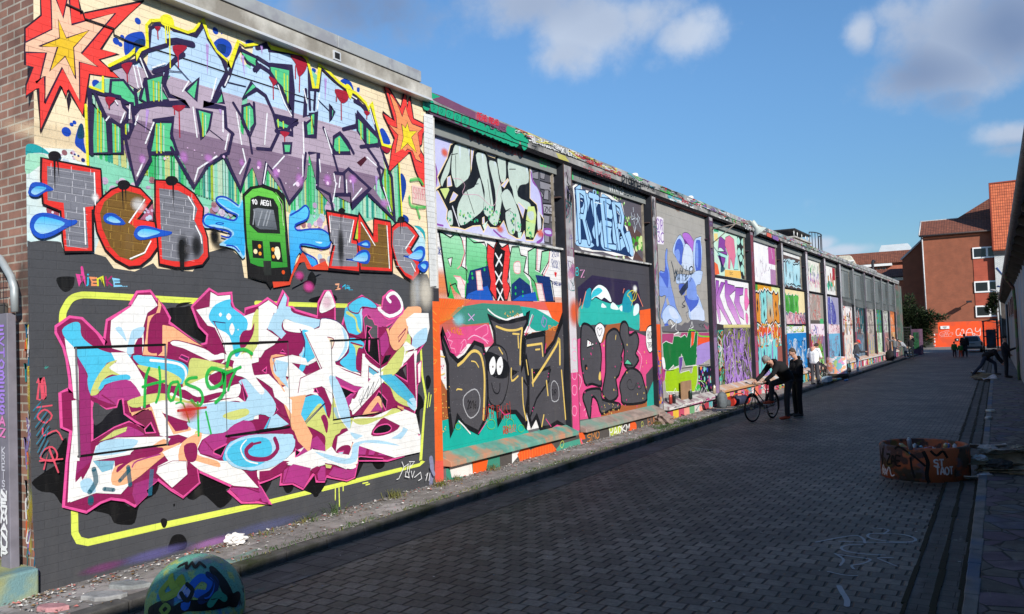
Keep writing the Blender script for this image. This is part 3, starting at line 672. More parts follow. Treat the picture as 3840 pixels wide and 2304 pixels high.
g = G(); vs = [(-20.5, 127.4, 9.85), (-9.9, 127.4, 9.70), (-11.9, 130, 11.05), (-20.5, 130, 11.2), (-20.5, 134.5, 9.7), (-9.9, 134.5, 9.7)]
g.add(vs, [(0, 1, 2, 3), (1, 5, 2), (5, 4, 3, 2), (0, 3, 4), (0, 4, 5, 1)]); g.ob('roof', rooft, lo)
g = G(); g.box(-20.4, -9.9, 127.5, 127.98, 9.2, 9.62); g.ob('eaves_band', M('cream_band', (.62, .56, .44), .7), lo)

# orange wall with writing
orange = M('orange_wall_paint', (.80, .085, .018), .75, .06, 1.2, dirt=(.62, .08, .03), dscale=.8)
ow = thing('orange_wall', 'bright orange painted wall with white WAY lettering and white sign', 'wall', (-3.5, 106, 0))
g = G(); g.box(-7.13, 2.5, 106, 106.35, -.2, 2.82); g.ob('wall_panel', orange, ow)
g = G(); g.box(-7.55, -7.13, 105.8, 106.2, -.2, 1.50); g.ob('pilaster', orange, ow)
g = G()
for z, h in ((1.25, .22), (.85, .09), (.42, .3), (.1, .1)): g.box(-7.57, -7.46, 105.76, 105.798, z, z + h)
g.ob('paint_marks', whitef, ow)
g = G(); g.box(-2.55, -2.35, 105.93, 105.999, 0, 2.80); g.ob('rib', orange, ow)
g = G(); g.box(-6.86, -5.95, 105.90, 105.96, 2.02, 2.36); sg = g.ob('sign', whitef, ow)
g = G()
for k in range(6): g.box(-6.62 + k * .07, -6.57 + k * .07, 105.885, 105.899, 2.20, 2.28)
for k in range(4): g.box(-6.52 + k * .06, -6.48 + k * .06, 105.885, 105.899, 2.09, 2.14)
g.ob('writing', dark_steel, sg)
g = G(); g.box(-5.37, -5.03, 105.90, 105.99, .58, .88); nb = g.ob('notice', dark_steel, ow)
g = G(); g.box(-5.27, -5.12, 105.885, 105.899, .66, .78); g.ob('sheet', whitef, nb)
# low grey wall left of it, and dark mesh fence
lwv = G(); lwv.box(-12, -7.6, 104, 104.3, -.2, .62); lwv.ob('low_wall', M('low_wall_grey', (.055, .055, .05), .85, .3, 3.), label='low dark wall under the conifer at the end of the lane', cat='wall')
fn = thing('mesh_fence', 'dark steel mesh fence between the wall end and the conifer', 'fence', (-8.3, 80, 0))
g = G()
for x in (-9.6, -8.6, -7.55): g.tube([(x, 80, -.1), (x, 80, 2.45)], .05, 8)
g.tube([(-9.6, 80, 2.3), (-7.5, 80, 2.3)], .03, 6)
g.ob('posts', dark_steel, fn)
g = G()
for k in range(20): g.tube([(-9.6 + k * .11, 80, .05), (-9.6 + k * .11, 80, 2.3)], .01, 4)
for k in range(10): g.tube([(-9.6, 80, .1 + k * .24), (-7.5, 80, .1 + k * .24)], .012, 4)
g.ob('mesh', dark_steel, fn)
gc = thing('site_container', 'narrow mauve cabinet with a green painted door at the end of the wall', 'cabinet', (-6.35, 76.4, 0))
g = G(); g.box(-7.15, -6.45, 75.9, 78, -.1, 2.12); g.ob('body', M('mauve_paint', (.10, .05, .085), .8, .3, 2.), gc, bevel=.02)
g = G(); g.box(-6.98, -6.58, 75.86, 75.895, .45, 1.85); g.ob('door', M('green_paint', (.012, .085, .03), .7, .5, 3., dirt=(.01, .03, .02), dscale=3.), gc)

# ------------------------------------------------------------------ trees
def leaf_mat(name, a, b):
    t = Mt(name); t.base(t.mix(t.ramp(t.noise(1.8, 4), .35, .65), a, b)); t.b.inputs['Roughness'].default_value = .7; t.b.inputs['Specular IOR Level'].default_value = .2; return t.m
def conifer(name, label, c, blobs, n, mat, size=.16, trunk=(4.5, .18)):
    t = thing(name, label, 'tree', c)
    g = G(); g.tube([(c[0], c[1], -.1), (c[0] + .1, c[1], trunk[0] * .5), (c[0], c[1], trunk[0])], [trunk[1], trunk[1] * .7, .04], 8)
    for k in range(14):
        a = random.uniform(0, 6.28); z = random.uniform(.6, trunk[0] * .9); r = (trunk[0] - z) * .35 + .4
        g.tube([(c[0], c[1], z), (c[0] + r * math.cos(a), c[1] + r * math.sin(a), z + .2)], [.05, .015], 5)
    g.ob('trunk', M('bark', (.06, .045, .035), .9), t)
    g = G(); W_ = sum(b[3] * b[4] * b[5] for b in blobs)
    for (x, y, z, rx_, ry_, rz_) in blobs:
        for i in range(int(n * rx_ * ry_ * rz_ / W_)):
            while True:
                p = Vector((random.uniform(-1, 1), random.uniform(-1, 1), random.uniform(-1, 1)))
                if .25 < p.length < 1: break
            p = p * (1 if random.random() < .8 else 1.15)
            q = Vector((x + p.x * rx_, y + p.y * ry_, z + p.z * rz_)); d = Vector((p.x, p.y, p.z * .4 + .25)).normalized()
            s_ = size * random.uniform(.6, 1.5); w = d.cross(Vector((random.uniform(-1, 1), random.uniform(-1, 1), 1))).normalized()
            u = d * s_ * 1.5; v = w * s_ * .38; k = Vector((0, 0, -s_ * .2))
            g.add([q - u * .3, q + v, q + u + k, q - v], [(0, 1, 2, 3)])
    g.ob('crown', mat, t); return t
conifer('conifer_tree', 'dark bushy conifer at the end of the lane in front of the red building', (-8.6, 98, 0),
    [(-9.3, 98, 4.3, .8, 1.0, 1.6), (-9.2, 98, 3.0, 1.9, 1.6, 1.6), (-8.3, 98, 2.6, 1.5, 1.5, 1.3), (-6.9, 98, 3.25, 1.2, 1.0, .50), (-6.1, 98, 3.3, .6, .6, .35), (-7.4, 98, 3.6, .8, .8, .6), (-8.9, 98, 1.3, 1.9, 1.5, 1.3), (-10.3, 98, 3.2, .9, 1.2, 1.3)], 9000, leaf_mat('conifer_leaves', (.010, .022, .010), (.035, .05, .018)))
conifer('ivy_bush', 'small dark climbing bush hanging beside the street lamp at the far right', (-1.0, 90, 0), [(-1.15, 90, 4.6, .5, .5, .8), (-1.5, 90, 3.9, .4, .5, .5)], 1600, leaf_mat('ivy_leaves', (.012, .022, .010), (.03, .045, .015)), .12, (4.4, .06))
# ------------------------------------------------------------------ dome bollard
def blotch_mat(name, base, layers, rough=.75, bump=.3):
    t = Mt(name); cn = t.new('ShaderNodeRGB'); cn.outputs[0].default_value = (*base, 1); c = cn.outputs[0]
    for i, (sc, lo, hi, a, col, det) in enumerate(layers):
        mp = t.new('ShaderNodeMapping', {'Vector': t.geo.outputs['Position'], 'Location': (i * 3.7, i * 1.3, i * 5.1)})
        c = t.mix(t.ramp(t.noise(sc, det, .6, vec=mp.outputs[0]), lo, hi, 0., a), c, col)
    t.base(c); t.b.inputs['Roughness'].default_value = rough; t.bump(t.noise(40., 5), bump, .01); return t.m
DC = Vector((-6.06, 4.43, ZR)); DR = .405; DH = .52
dome = thing('dome_bollard', 'painted concrete dome bollard on the paving near the bottom left corner', 'bollard', DC)
prof = [(.001, DH)]
for k in range(1, 19):
    a = R(90 - k * 4.6); prof.append((DR * math.cos(a), .11 + (DH - .11) * math.sin(a)))
prof += [(DR * 1.0, .10), (DR * 1.0, .03), (DR * .97, 0)]
g = G(); g.lathe(prof[::-1], DC, 56)
dm_ = blotch_mat('painted_concrete_dome', (.10, .32, .24), [(3.5, .54, .60, .9, (.05, .16, .42), 4), (4.5, .50, .55, .9, (.36, .42, .10), 5), (3.8, .55, .60, .9, (.03, .03, .035), 4), (6, .56, .6, .8, (.12, .36, .26), 6), (90, .55, .62, .5, (.02, .02, .03), 2), (3, .62, .68, .6, (.22, .20, .26), 4)])
dbody = g.ob('dome', dm_, dome)

# ------------------------------------------------------------------ concrete ring used as a bin
RC = Vector((-1.22, 13.95, ZR)); RR = .625; RH = .50
ring = thing('concrete_ring', 'painted concrete well ring full of spray cans on the paving at the right', 'concrete ring', RC)
g = G(); g.lathe([(RR - .05, 0), (RR, 0), (RR + .005, RH - .03), (RR - .015, RH), (RR - .055, RH), (RR - .065, RH - .02), (RR - .07, .05), (.001, .05)], RC, 64)
ring_m = blotch_mat('painted_ring', (.42, .10, .035), [(1.8, .52, .57, .9, (.035, .05, .035), 4), (2.3, .55, .59, .9, (.02, .016, .018), 4), (3., .58, .62, .8, (.10, .09, .12), 5), (2.6, .60, .64, .8, (.11, .10, .02), 5), (7, .58, .64, .6, (.25, .09, .04), 5)])
g.ob('ring', ring_m, ring)
g = G(); g.lathe([(.001, RH - .22), (RR - .08, RH - .25)], RC, 24); g.ob('rubble', M('rubble_dark', (.02, .02, .022), .9, .5, 20., bump=.6, bscale=30.), ring)
cans_c = [(.45, .46, .48), (.06, .17, .42), (.30, .33, .42), (.35, .06, .05), (.5, .5, .5), (.05, .05, .06), (.25, .42, .5), (.5, .42, .2)]
can_labs = {}
def can(p, d, c, label, r=.032, l=.19, group='spray cans left about'):
    t = thing('spray_can', label, 'spray can', p, group); M4 = Vector(d).to_track_quat('Z', 'Y').to_matrix().to_4x4()
    g = G(); g.lathe([(.001, 0), (r, 0), (r, l * .84), (r * .75, l * .90), (r * .45, l * .93)], p, 14, M4=M4); g.ob('body', M('can_%d' % int(sum(c) * 1000), c, .3, .1, 8., metal=.3), t)
    g = G(); g.lathe([(r * .45, l * .93), (r * .42, l), (.001, l)], p, 10, M4=M4); g.ob('nozzle', M('can_cap', (.5, .5, .5), .4), t); return t
for k in range(26):
    a = random.uniform(0, 6.28); r_ = random.uniform(0, RR - .18)
    p = RC + Vector((r_ * math.cos(a), r_ * math.sin(a), RH - .24 + random.uniform(0, .12)))
    d = Vector((random.uniform(-1, 1), random.uniform(-1, 1), random.uniform(.0, .9))).normalized(); ci = k % 8
    can(p, d, cans_c[ci], ('light grey', 'blue', 'slate grey', 'red', 'silver', 'black', 'pale blue', 'ochre')[ci] + ' spray can lying on the heap inside the concrete ring', group='spray cans heaped in the concrete ring')
can(RC + Vector((-.12, -.60, RH - .02)), (-.1, -.3, .9), (.3, .33, .42), 'silver spray can balanced on the near rim of the concrete ring')
can(Vector((-.50, 13.55, .01)), (.9, .3, .1), (.42, .44, .48), 'silver spray can lying on the kerb at the right foot of the concrete ring')
can(Vector((-.55, 21.6, .06)), (.5, 1, 0), (.55, .55, .55), 'white spray can lying on the right kerb behind the cardboard pile, nearer of two', r=.045, l=.22)
can(Vector((-.60, 23.4, .06)), (1, .3, 0), (.55, .55, .50), 'white spray can lying on the right kerb behind the cardboard pile, farther of two', r=.045, l=.22)
# ------------------------------------------------------------------ cardboard, bags, litter
card_c = [(.20, .15, .085), (.30, .24, .16), (.46, .43, .41), (.15, .115, .06), (.34, .29, .21)]
def sheet_flat(name, label, cat, c, w, h, rot, tilt, col, th=.012, group=None, curl=.05):
    g = G(); nx, ny = 8, 5; Mx = Matrix.Translation(c) @ Matrix.Rotation(rot, 4, 'Z') @ Matrix.Rotation(tilt, 4, 'X')
    ph = random.uniform(0, 6); top = []
    for s_ in (0, 1):
        for i in range(nx + 1):
            for j in range(ny + 1):
                u, v = i / nx - .5, j / ny - .5
                z = curl * math.sin(u * 4 + ph) * (v + .6) + curl * .4 * math.sin(v * 7 + ph * 2) + (th if s_ else 0)
                e = 1 + .05 * math.sin(9 * u + ph) if abs(v) > .45 else 1
                g.v.append(tuple(Mx @ Vector((u * w, v * h * e, z))))
    q = (nx + 1) * (ny + 1)
    for i in range(nx):
        for j in range(ny):
            a = i * (ny + 1) + j; b = a + ny + 1
            g.f += [(a, a + 1, b + 1, b), (q + a, q + b, q + b + 1, q + a + 1)]; g.mi += [0, 0]; g.sm += [False] * 2
    per = [i * (ny + 1) for i in range(nx + 1)] + [nx * (ny + 1) + j for j in range(1, ny + 1)] + [i * (ny + 1) + ny for i in range(nx - 1, -1, -1)] + [j for j in range(ny - 1, 0, -1)]
    for i in range(len(per)):
        a, b = per[i], per[(i + 1) % len(per)]; g.f.append((a, b, q + b, q + a)); g.mi.append(0); g.sm.append(False)
    return g.ob(name, M('card_%s' % ('%02x%02x%02x' % tuple(int(v * 255) for v in col)), col, .9, .3, 9., dirt=tuple(v * .4 for v in col), dscale=5.), label=label, cat=cat, group=group)
gq = 'cardboard and sheets piled beside the concrete ring'
for i, (dx, dy, z, w, h, rot, tilt, ci, lab) in enumerate([
    (.95, .20, .20, .95, .55, .35, .18, 1, 'pale brown cardboard sheet leaning from the ring rim'), (1.15, .35, .30, .75, .42, .75, -.25, 2, 'light grey crumpled sheet on top of the cardboard pile'),
    (1.25, .10, .12, 1.0, .5, .2, .1, 4, 'tan cardboard flap spread low at the pile front'), (1.05, .0, .04, .7, .45, -.15, .05, 0, 'dark brown flattened carton at the bottom of the pile'),
    (1.45, .45, .20, .8, .5, .5, .3, 3, 'olive brown carton at the right back of the pile'), (.85, .45, .34, .5, .3, .1, -.2, 2, 'white torn paper strip hanging behind the ring rim'),
    (.70, -.25, -.02, .34, .22, .1, .05, 2, 'folded grey blue rag at the ring foot'), (1.5, .0, .06, .8, .35, .1, .1, 1, 'long pale carton edge sticking out to the right')]):
    sheet_flat('cardboard_sheet', lab, 'cardboard', RC + Vector((dx, dy, z + .09)), w, h, rot, tilt, card_c[ci], group=gq)
for i, (x, y, z, w, h, rot, ci, lab) in enumerate([(-.85, 39.8, .0, 1.1, 1.3, .3, 0, 'brown cardboard sheet under the painters at the right kerb'), (-1.05, 41.4, .08, .7, .9, 1.0, 4, 'folded tan cardboard behind the painters at the right kerb'),
    (-.78, 38.5, .04, .5, .9, .2, 2, 'white paper sheet at the near edge of the painters\' cardboard'), (-1.35, 43.6, .08, .4, .5, .4, 2, 'crumpled white paper left of the painters')]):
    sheet_flat('cardboard_sheet', lab, 'cardboard', Vector((x, y, z)), w, h, rot, .06, card_c[ci] if i < 2 else (.5, .5, .52), curl=.08)
def crumple(name, label, cat, c, r, col, group=None, seed=0, flat=.6):
    rnd = random.Random(seed); bm = bmesh.new(); bmesh.ops.create_icosphere(bm, subdivisions=3, radius=r)
    for v in bm.verts:
        k = 1 + rnd.uniform(-.28, .28); v.co = Vector((v.co.x * k * 1.2, v.co.y * k, v.co.z * k * flat)) + Vector(c)
    me = bpy.data.meshes.new(name); bm.to_mesh(me); bm.free(); me.materials.append(M('crumple_%d' % int(sum(col) * 999), col, .9, .1)); o = bpy.data.objects.new(name, me); COL.objects.link(o); tag(o, label, cat, group); return o
crumple('paper_ball', 'crumpled white paper bag by the grey wall foot above the dome bollard', 'paper', (-7.42, 5.95, .08), .10, (.7, .67, .64), seed=3)
crumple('paper_ball', 'small crumpled white wrapper lying left of the painted block', 'paper', (-8.1, 3.4, .05), .07, (.6, .6, .58), seed=4)
for i, (dx, dy, z, r_, col, lab) in enumerate([(.85, .25, .42, .11, (.40, .38, .37), 'crumpled grey sheet topping the pile right of the concrete ring'), (1.25, .30, .44, .09, (.28, .26, .22), 'crumpled brown paper at the middle of the pile right of the ring'), (1.0, -.10, .24, .13, (.05, .05, .05), 'black torn plastic bag under the cardboard beside the ring'), (.75, -.05, .32, .08, (.45, .45, .47), 'small white crumpled wrapper against the ring rim'), (1.5, .25, .30, .12, (.22, .16, .08), 'crushed brown carton at the far end of the pile')]):
    crumple('crumpled_rubbish', lab, 'rubbish', RC + Vector((dx, dy, z)), r_, col, 'rubbish piled beside the concrete ring', seed=20 + i, flat=.55)
slabs = [((-7.35, 3.15), .55, .33, .3, (.22, .20, .17), 'large broken grey slab at the bottom left corner'), ((-7.05, 3.75), .28, .16, .5, (.40, .20, .21), 'small pink painted stone flake beside the broken slab'),
         ((-7.05, 4.45), .40, .20, .5, (.20, .21, .21), 'grey stone flake near the wall foot behind the dome'), ((-6.95, 4.15), .42, .2, .55, (.24, .24, .24), 'flat pale grey flake left of the dome')]
for (c, w, h, rot, col, lab) in slabs:
    g = G(); n = 11; rr = random.Random(int(c[0] * 1000)); pts = [(c[0] + (w / 2 * math.cos(t) * math.cos(rot) - h / 2 * math.sin(t) * math.sin(rot)) * rr.uniform(.8, 1.15), c[1] + (w / 2 * math.cos(t) * math.sin(rot) + h / 2 * math.sin(t) * math.cos(rot)) * rr.uniform(.8, 1.15)) for t in [6.283 * k / n for k in range(n)]]
    g.prism(pts, 2, .0, .055); g.ob('stone_slab', M('slab_%d' % int(col[0] * 1000 + col[1] * 77), col, .9, .3, 8., bump=.5, bscale=30.), bevel=.012, label=lab, cat='stone slab')
# fine debris along the wall foot and weeds: nobody could count them
g = G(); rr = random.Random(5)
for i in range(2600):
    y = 3.6 + rr.random() ** 1.5 * 26; x = -7.62 + abs(rr.gauss(0, .16)) + (0 if rr.random() < .7 else rr.random() * .7); s_ = rr.uniform(.006, .026) * (1 + y * .02)
    if x > -6.7: continue
    a = rr.uniform(0, 6.28); z = .022 + rr.random() * .02; k = rr.choice((0, 0, 1, 2, 3, 4))
    g.add([(x + s_ * math.cos(a), y + s_ * math.sin(a), z), (x + s_ * .7 * math.cos(a + 1.7), y + s_ * .7 * math.sin(a + 1.7), z + rr.random() * .015), (x + s_ * math.cos(a + 3.2), y + s_ * math.sin(a + 3.2), z), (x + s_ * .6 * math.cos(a + 4.6), y + s_ * .6 * math.sin(a + 4.6), z + .004)], [(0, 1, 2, 3)], k)
g.ob('debris', [M('flake_white', (.55, .53, .50), .8), M('flake_grey', (.2, .19, .18), .8), M('flake_brown', (.13, .08, .045), .9), M('flake_pink', (.42, .14, .12), .8), M('flake_leaf', (.20, .12, .05), .9)], kind='stuff')
g = G()
def tuft(x, y, z, n, h, mi):
    for i in range(n):
        a = rr.uniform(0, 6.28); l = h * rr.uniform(.5, 1.1); b = Vector((x + rr.gauss(0, .05), y + rr.gauss(0, .07), z)); d = Vector((math.cos(a) * .6, math.sin(a) * .6, 1)).normalized(); w = Vector((-math.sin(a), math.cos(a), 0)) * .004
        m1 = b + d * l * .6; e = b + d * l + Vector((math.cos(a), math.sin(a), -.3)) * l * .4
        g.add([b - w, b + w, m1 + w, m1 - w, e], [(0, 1, 2, 3), (3, 2, 4)], mi)
for (x, y, n, h, mi) in [(-7.5, 6.4, 22, .10, 0), (-7.5, 7.05, 30, .10, 0), (-7.52, 7.2, 20, .13, 1), (-7.5, 8.75, 70, .16, 0), (-7.45, 9.75, 60, .15, 0), (-7.5, 10.2, 40, .12, 0), (-7.5, 11.3, 50, .14, 0), (-7.45, 18.6, 60, .16, 0), (-7.5, 7.55, 26, .24, 1), (-7.5, 5.6, 14, .09, 0), (-7.3, 3.3, 12, .08, 0)]: tuft(x, y, .02, n, h, mi)
for k in range(420):
    y = 5.5 + rr.random() * 20; tuft(-6.86 + rr.gauss(0, .03), y, .018, 7, .045, rr.choice((0, 1, 1)))
for k in range(80):
    y = 17.6 + rr.random() * 2.2; tuft(-7.1 + rr.gauss(0, .10), y, .018, 7, .08, 1)
g.ob('grass', [leaf_mat('dry_grass', (.16, .14, .045), (.10, .12, .03)), leaf_mat('green_grass', (.03, .07, .015), (.06, .10, .03))], kind='stuff')
g = G(); rr2 = random.Random(9)
for i in range(900):
    x = rr2.uniform(-6.6, -.4); y = 4 + rr2.random() ** 1.6 * 60; s_ = rr2.uniform(.004, .014) * (1 + y * .05); a = rr2.uniform(0, 6.28)
    g.add([(x + s_ * math.cos(a + k_), y + s_ * .7 * math.sin(a + k_), ZR + .009) for k_ in (0, 1.6, 3.1, 4.7)], [(0, 1, 2, 3)], rr2.choice((0, 0, 1, 2, 3)))
g.ob('litter', [M('bit_white', (.42, .42, .42), .8), M('bit_orange', (.3, .12, .03), .8), M('bit_blue', (.10, .16, .25), .8), M('flake_brown', (.13, .08, .045), .9)], kind='stuff')

# ------------------------------------------------------------------ things on and below the ledges
def backpack(name, label, c, s, col, col2, rz=0.):
    t = thing(name, label, 'bag', c); M4 = Matrix.Translation(c) @ Matrix.Rotation(rz, 4, 'Z') @ Matrix.Scale(s, 4)
    g = G(); g.lathe([(.001, 0), (.15, .0), (.19, .08), (.20, .24), (.16, .38), (.08, .44), (.001, .45)], (0, 0, 0), 18, M4=M4 @ Matrix.Scale(.75, 4, (1, 0, 0))); g.ob('body', M('bag_%d' % int(sum(col) * 999), col, .8, .3, 9.), t)
    g = G(); g.lathe([(.001, .04), (.10, .05), (.11, .14), (.09, .22), (.001, .24)], (0, 0, 0), 12, M4=M4 @ Matrix.Translation((.13, 0, 0))); g.ob('pocket', M('bagp_%d' % int(sum(col2) * 999), col2, .8, .3, 9.), t)
    g = G(); g.tube([M4 @ Vector(p) for p in ((-.05, -.03, .43), (-.02, 0, .50), (.02, .03, .43))], .012 * s, 6); g.ob('handle', M('bagp_%d' % int(sum(col2) * 999), col2, .8, .3, 9.), t); return t
backpack('backpack', 'slumped grey backpack against the plinth left of the bicycle', (-7.30, 23.3, .02), 1.05, (.10, .115, .125), (.05, .055, .06), .3)
hb = thing('sports_bag', 'dark blue sports bag with red ends on the pavement left of the bicycle', 'bag', (-7.1, 24.3, .02))
g = G(); g.tube([(-7.22, 23.95, .17), (-7.0, 24.65, .17)], .14, 14); g.ob('body', M('navy', (.025, .03, .06), .7), hb)
for a, b in (((-7.235, 23.90, .17), (-7.21, 23.98, .17)), ((-7.01, 24.62, .17), (-6.985, 24.70, .17))):
    g = G(); g.tube([a, b], .155, 14); g.ob('end_panel', M('bag_red', (.50, .035, .02), .7), hb)
g = G(); g.tube([(-7.2, 24.0, .28), (-7.15, 24.15, .37), (-7.05, 24.45, .37), (-7.02, 24.6, .28)], .018, 6); g.ob('handle', M('bag_red', (.50, .035, .02), .7), hb)
cb = G(); cb.box(-7.70, -7.67, 20.95, 21.75, .42, .93); cb.ob('cardboard_sheet', M('brown_card', (.27, .16, .09), .9, .15, 5.), label='upright brown cardboard square on the ledge below the lime green letters', cat='cardboard')
for i, (y, c, lab) in enumerate([(20.15, (.03, .03, .035), 'black spray can standing on the ledge left of the cardboard'), (21.45, (.02, .04, .03), 'dark green spray can standing in front of the cardboard'), (19.9, (.4, .05, .04), 'red spray can standing on the ledge left of the black can'), (23.55, (.5, .4, .3), 'cream spray can on the ledge by the steel post')]):
    can(Vector((-7.60, y, .42)), (0, 0, 1), c, lab, r=.045, l=.26)
# junk heap under bay edge
crumple('brush_heap', 'tangled painted twigs heap at the foot of the wall between two bays', 'brush', (-7.45, 18.9, .12), .22, (.22, .16, .14), seed=8, flat=.8)
# bin / seat block near the red cap man
bn = thing('painted_bin', 'round painted bin with white and teal patches on the pavement behind the white shirt man', 'bin', (-6.95, 39.8, .02))
g = G(); g.lathe([(.001, .0), (.44, 0), (.46, .18), (.44, .20), (.43, .95), (.001, .97)], (-6.95, 39.8, .02), 28)
g.ob('body', blotch_mat('bin_paint', (.55, .52, .55), [(2.5, .5, .54, .9, (.05, .25, .32), 3), (3.3, .55, .58, .9, (.6, .25, .1), 4), (3.9, .57, .6, .9, (.45, .15, .3), 4), (2., .6, .63, .9, (.25, .35, .08), 3)]), bn)
g = G(); g.lathe([(.46, -.01), (.50, 0), (.50, .17), (.46, .18)], (-6.95, 39.8, .02), 28); g.ob('base_band', M('dark_band', (.03, .03, .025), .7), bn)
bx_ = G(); bx_.box(-6.85, -6.6, 35.6, 36.6, .03, .25); bx_.ob('plastic_box', M('clear_blue_box', (.28, .38, .45), .4, .1), bevel=.01, label='pale blue plastic box on the pavement right of the white shirt man', cat='box')
for i, (x, y, c, lab) in enumerate([(-6.55, 37.6, (.1, .3, .35), 'teal spray can lying at the kerb beside the plastic box'), (-6.62, 36.9, (.35, .3, .1), 'yellow spray can lying at the kerb beside the plastic box'), (-6.4, 38.4, (.1, .2, .4), 'blue spray can lying on the road edge near the painted bin')]):
    can(Vector((x, y, .05 if x < -6.5 else -.05)), (.3, 1, 0), c, lab, r=.05, l=.3)
backpack('backpack', 'black backpack leaning on the plinth beside the red cap man', (-7.15, 43.1, .02), 1.25, (.02, .02, .024), (.03, .03, .035), .2)
backpack('backpack', 'black bag on the pavement left of the two painters at the wall end', (-7.1, 60.5, .02), 1.6, (.012, .01, .012), (.03, .01, .02), .9)
tb = thing('folding_table', 'small grey painted stool by the ledge behind the red cap man', 'stool', (-7.1, 42.4, .02))
g = G(); g.box(-7.5, -6.85, 41.6, 43.0, .66, .70); g.ob('top', M('grey_board', (.3, .3, .31), .7), tb)
for x in (-7.44, -6.9):
    for y in (41.7, 42.9):
        g = G(); g.tube([(x, y, .02), (x, y, .66)], .025, 6); g.ob('leg', dark_steel, tb)

# ------------------------------------------------------------------ bicycles
tyre_m = M('tyre_rubber', (.025, .018, .016), .8, .3, 20.); frame_m = M('bike_frame_dark', (.028, .018, .018), .4, .2, 9.); chrome = M('dull_chrome', (.25, .24, .23), .35, .2, 9., metal=.7)
def bicycle(name, label, base, dirv, r=.35, lean=0., basket=False):
    """base: ground point of the front wheel; dirv: direction from the front wheel to the rear wheel"""
    t = thing(name, label, 'bicycle', base); d = Vector(dirv).normalized(); up = Vector((0, 0, 1)); sd_ = d.cross(up)
    up = (up + sd_ * lean).normalized(); sd_ = d.cross(up)
    def P(a, h, s=0.): return Vector(base) + d * a + up * h + sd_ * s
    def wheel(a, steer=0.):
        dd = (d * math.cos(steer) + sd_ * math.sin(steer)); c = P(a, r)
        def ringp(rad, n=40, s0=0., s1=6.2832): return [c + dd * rad * math.cos(s0 + (s1 - s0) * k / n) + up * rad * math.sin(s0 + (s1 - s0) * k / n) for k in range(n)]
        g = G(); g.tube(ringp(r - .019), .021, 8, closed=True); w = g.ob('tyre', tyre_m, t)
        g = G(); g.tube(ringp(r - .046), .010, 6, closed=True); g.ob('rim', chrome, w)
        g = G(); ax = dd.cross(up)
        for k in range(28):
            q = 6.2832 * k / 28; g.tube([c + ax * (.03 if k % 2 else -.03), c + dd * (r - .05) * math.cos(q) + up * (r - .05) * math.sin(q)], .0016, 4)
        g.tube([c - ax * .05, c + ax * .05], .02, 8); g.ob('spokes', chrome, w)
        return c, dd, ax
    cf, df, af = wheel(0, .12); cr, dr, ar = wheel(1.12)
    bb = P(.66, .29); st = P(.84, .80); ht = P(.17, .86); hb_ = P(.13, .70); sl = P(.80, .68)
    g = G()
    for a, b, q in ((ht, hb_, .018), (hb_, bb, .016), (P(.20, .80), P(.70, .43), .014), (bb, st, .015), (bb, cr + ar * .05, .010), (bb, cr - ar * .05, .010), (sl, cr + ar * .05, .008), (sl, cr - ar * .05, .008)): g.tube([a, b], q, 8)
    g.tube([hb_, P(.08, .52, .05), cf + af * .055], [.014, .012, .009], 8); g.tube([hb_, P(.08, .52, -.05), cf - af * .055], [.014, .012, .009], 8); g.ob('frame', frame_m, t)
    for (c, s0, s1, nm) in ((cf, .15, 2.6, 0), (cr, -.4, 2.9, 1)):
        g = G(); pts = [c + d * (r + .025) * math.cos(s0 + (s1 - s0) * k / 20) * (1 if nm else 1) + up * (r + .025) * math.sin(s0 + (s1 - s0) * k / 20) for k in range(21)]; g.tube(pts, .024, 6)
        g.tube([c + sd_ * .04, pts[3 if nm else 17]], .004, 5); g.ob('mudguard', frame_m, t)
    g = G(); top = P(.20, .96); g.tube([ht, top], .014, 8); g.tube([P(.30, .99, -.29), P(.12, 1.0, -.24), P(.10, .97, -.10), P(.14, .965, 0), P(.10, .97, .10), P(.12, 1.0, .24), P(.30, .99, .29)], .012, 8); g.ob('handlebar', chrome, t)
    for s_ in (-1, 1):
        g = G(); g.tube([P(.20, .995, s_ * .265), P(.33, .99, s_ * .295)], .018, 8); g.ob('grip', tyre_m, t)
    g = G(); g.tube([st, P(.86, .93)], .012, 8); g.tube([P(.72, .95), P(.82, .965), P(.92, .975), P(.98, .965)], [.02, .045, .085, .06], 10); g.ob('saddle', M('saddle_brown', (.035, .022, .018), .5), t)
    g = G(); 
    for s_ in (-.06, 0, .06): g.tube([P(.90, .74, s_), P(1.40, .74, s_)], .005, 5)
    g.tube([P(1.38, .74, -.07), P(1.38, .74, .07)], .005, 5); g.tube([P(.92, .74, -.07), P(.92, .74, .07)], .005, 5)
    for s_ in (-.065, .065): g.tube([P(1.25, .74, s_), cr + ar * s_], .005, 5)
    g.ob('rack', frame_m, t)
    g = G(); g.tube([bb + sd_ * .03 + (d * math.cos(q) + up * math.sin(q)) * .09 for q in [6.2832 * k / 20 for k in range(20)]], .006, 5, closed=True)
    g.tube([bb - sd_ * .08, bb + sd_ * .08], .015, 6); c1 = bb + sd_ * .08 + d * .10 - up * .13; c2 = bb - sd_ * .08 - d * .10 + up * .13
    g.tube([bb + sd_ * .08, c1], .010, 6); g.tube([bb - sd_ * .08, c2], .010, 6); cr_ = g.ob('crank', chrome, t)
    for c_, s_ in ((c1, 1), (c2, -1)):
        g = G(); u = sd_ * s_; g.tube([c_, c_ + u * .10], .022, 6); g.ob('pedal', tyre_m, cr_)
    g = G(); g.tube([bb + d * .08, bb + d * .16 - up * (.29) + sd_ * .10], .008, 6); g.tube([bb + d * .10 - up * .28 + sd_ * .08, bb + d * .26 - up * .285 + sd_ * .08], .008, 5); g.ob('kickstand', chrome, t)
    return t, P
bk, BP = bicycle('bicycle', 'old dark city bicycle held by the man bending over its handlebar', (-5.72, 20.75, ZR), (.21, .98, 0))
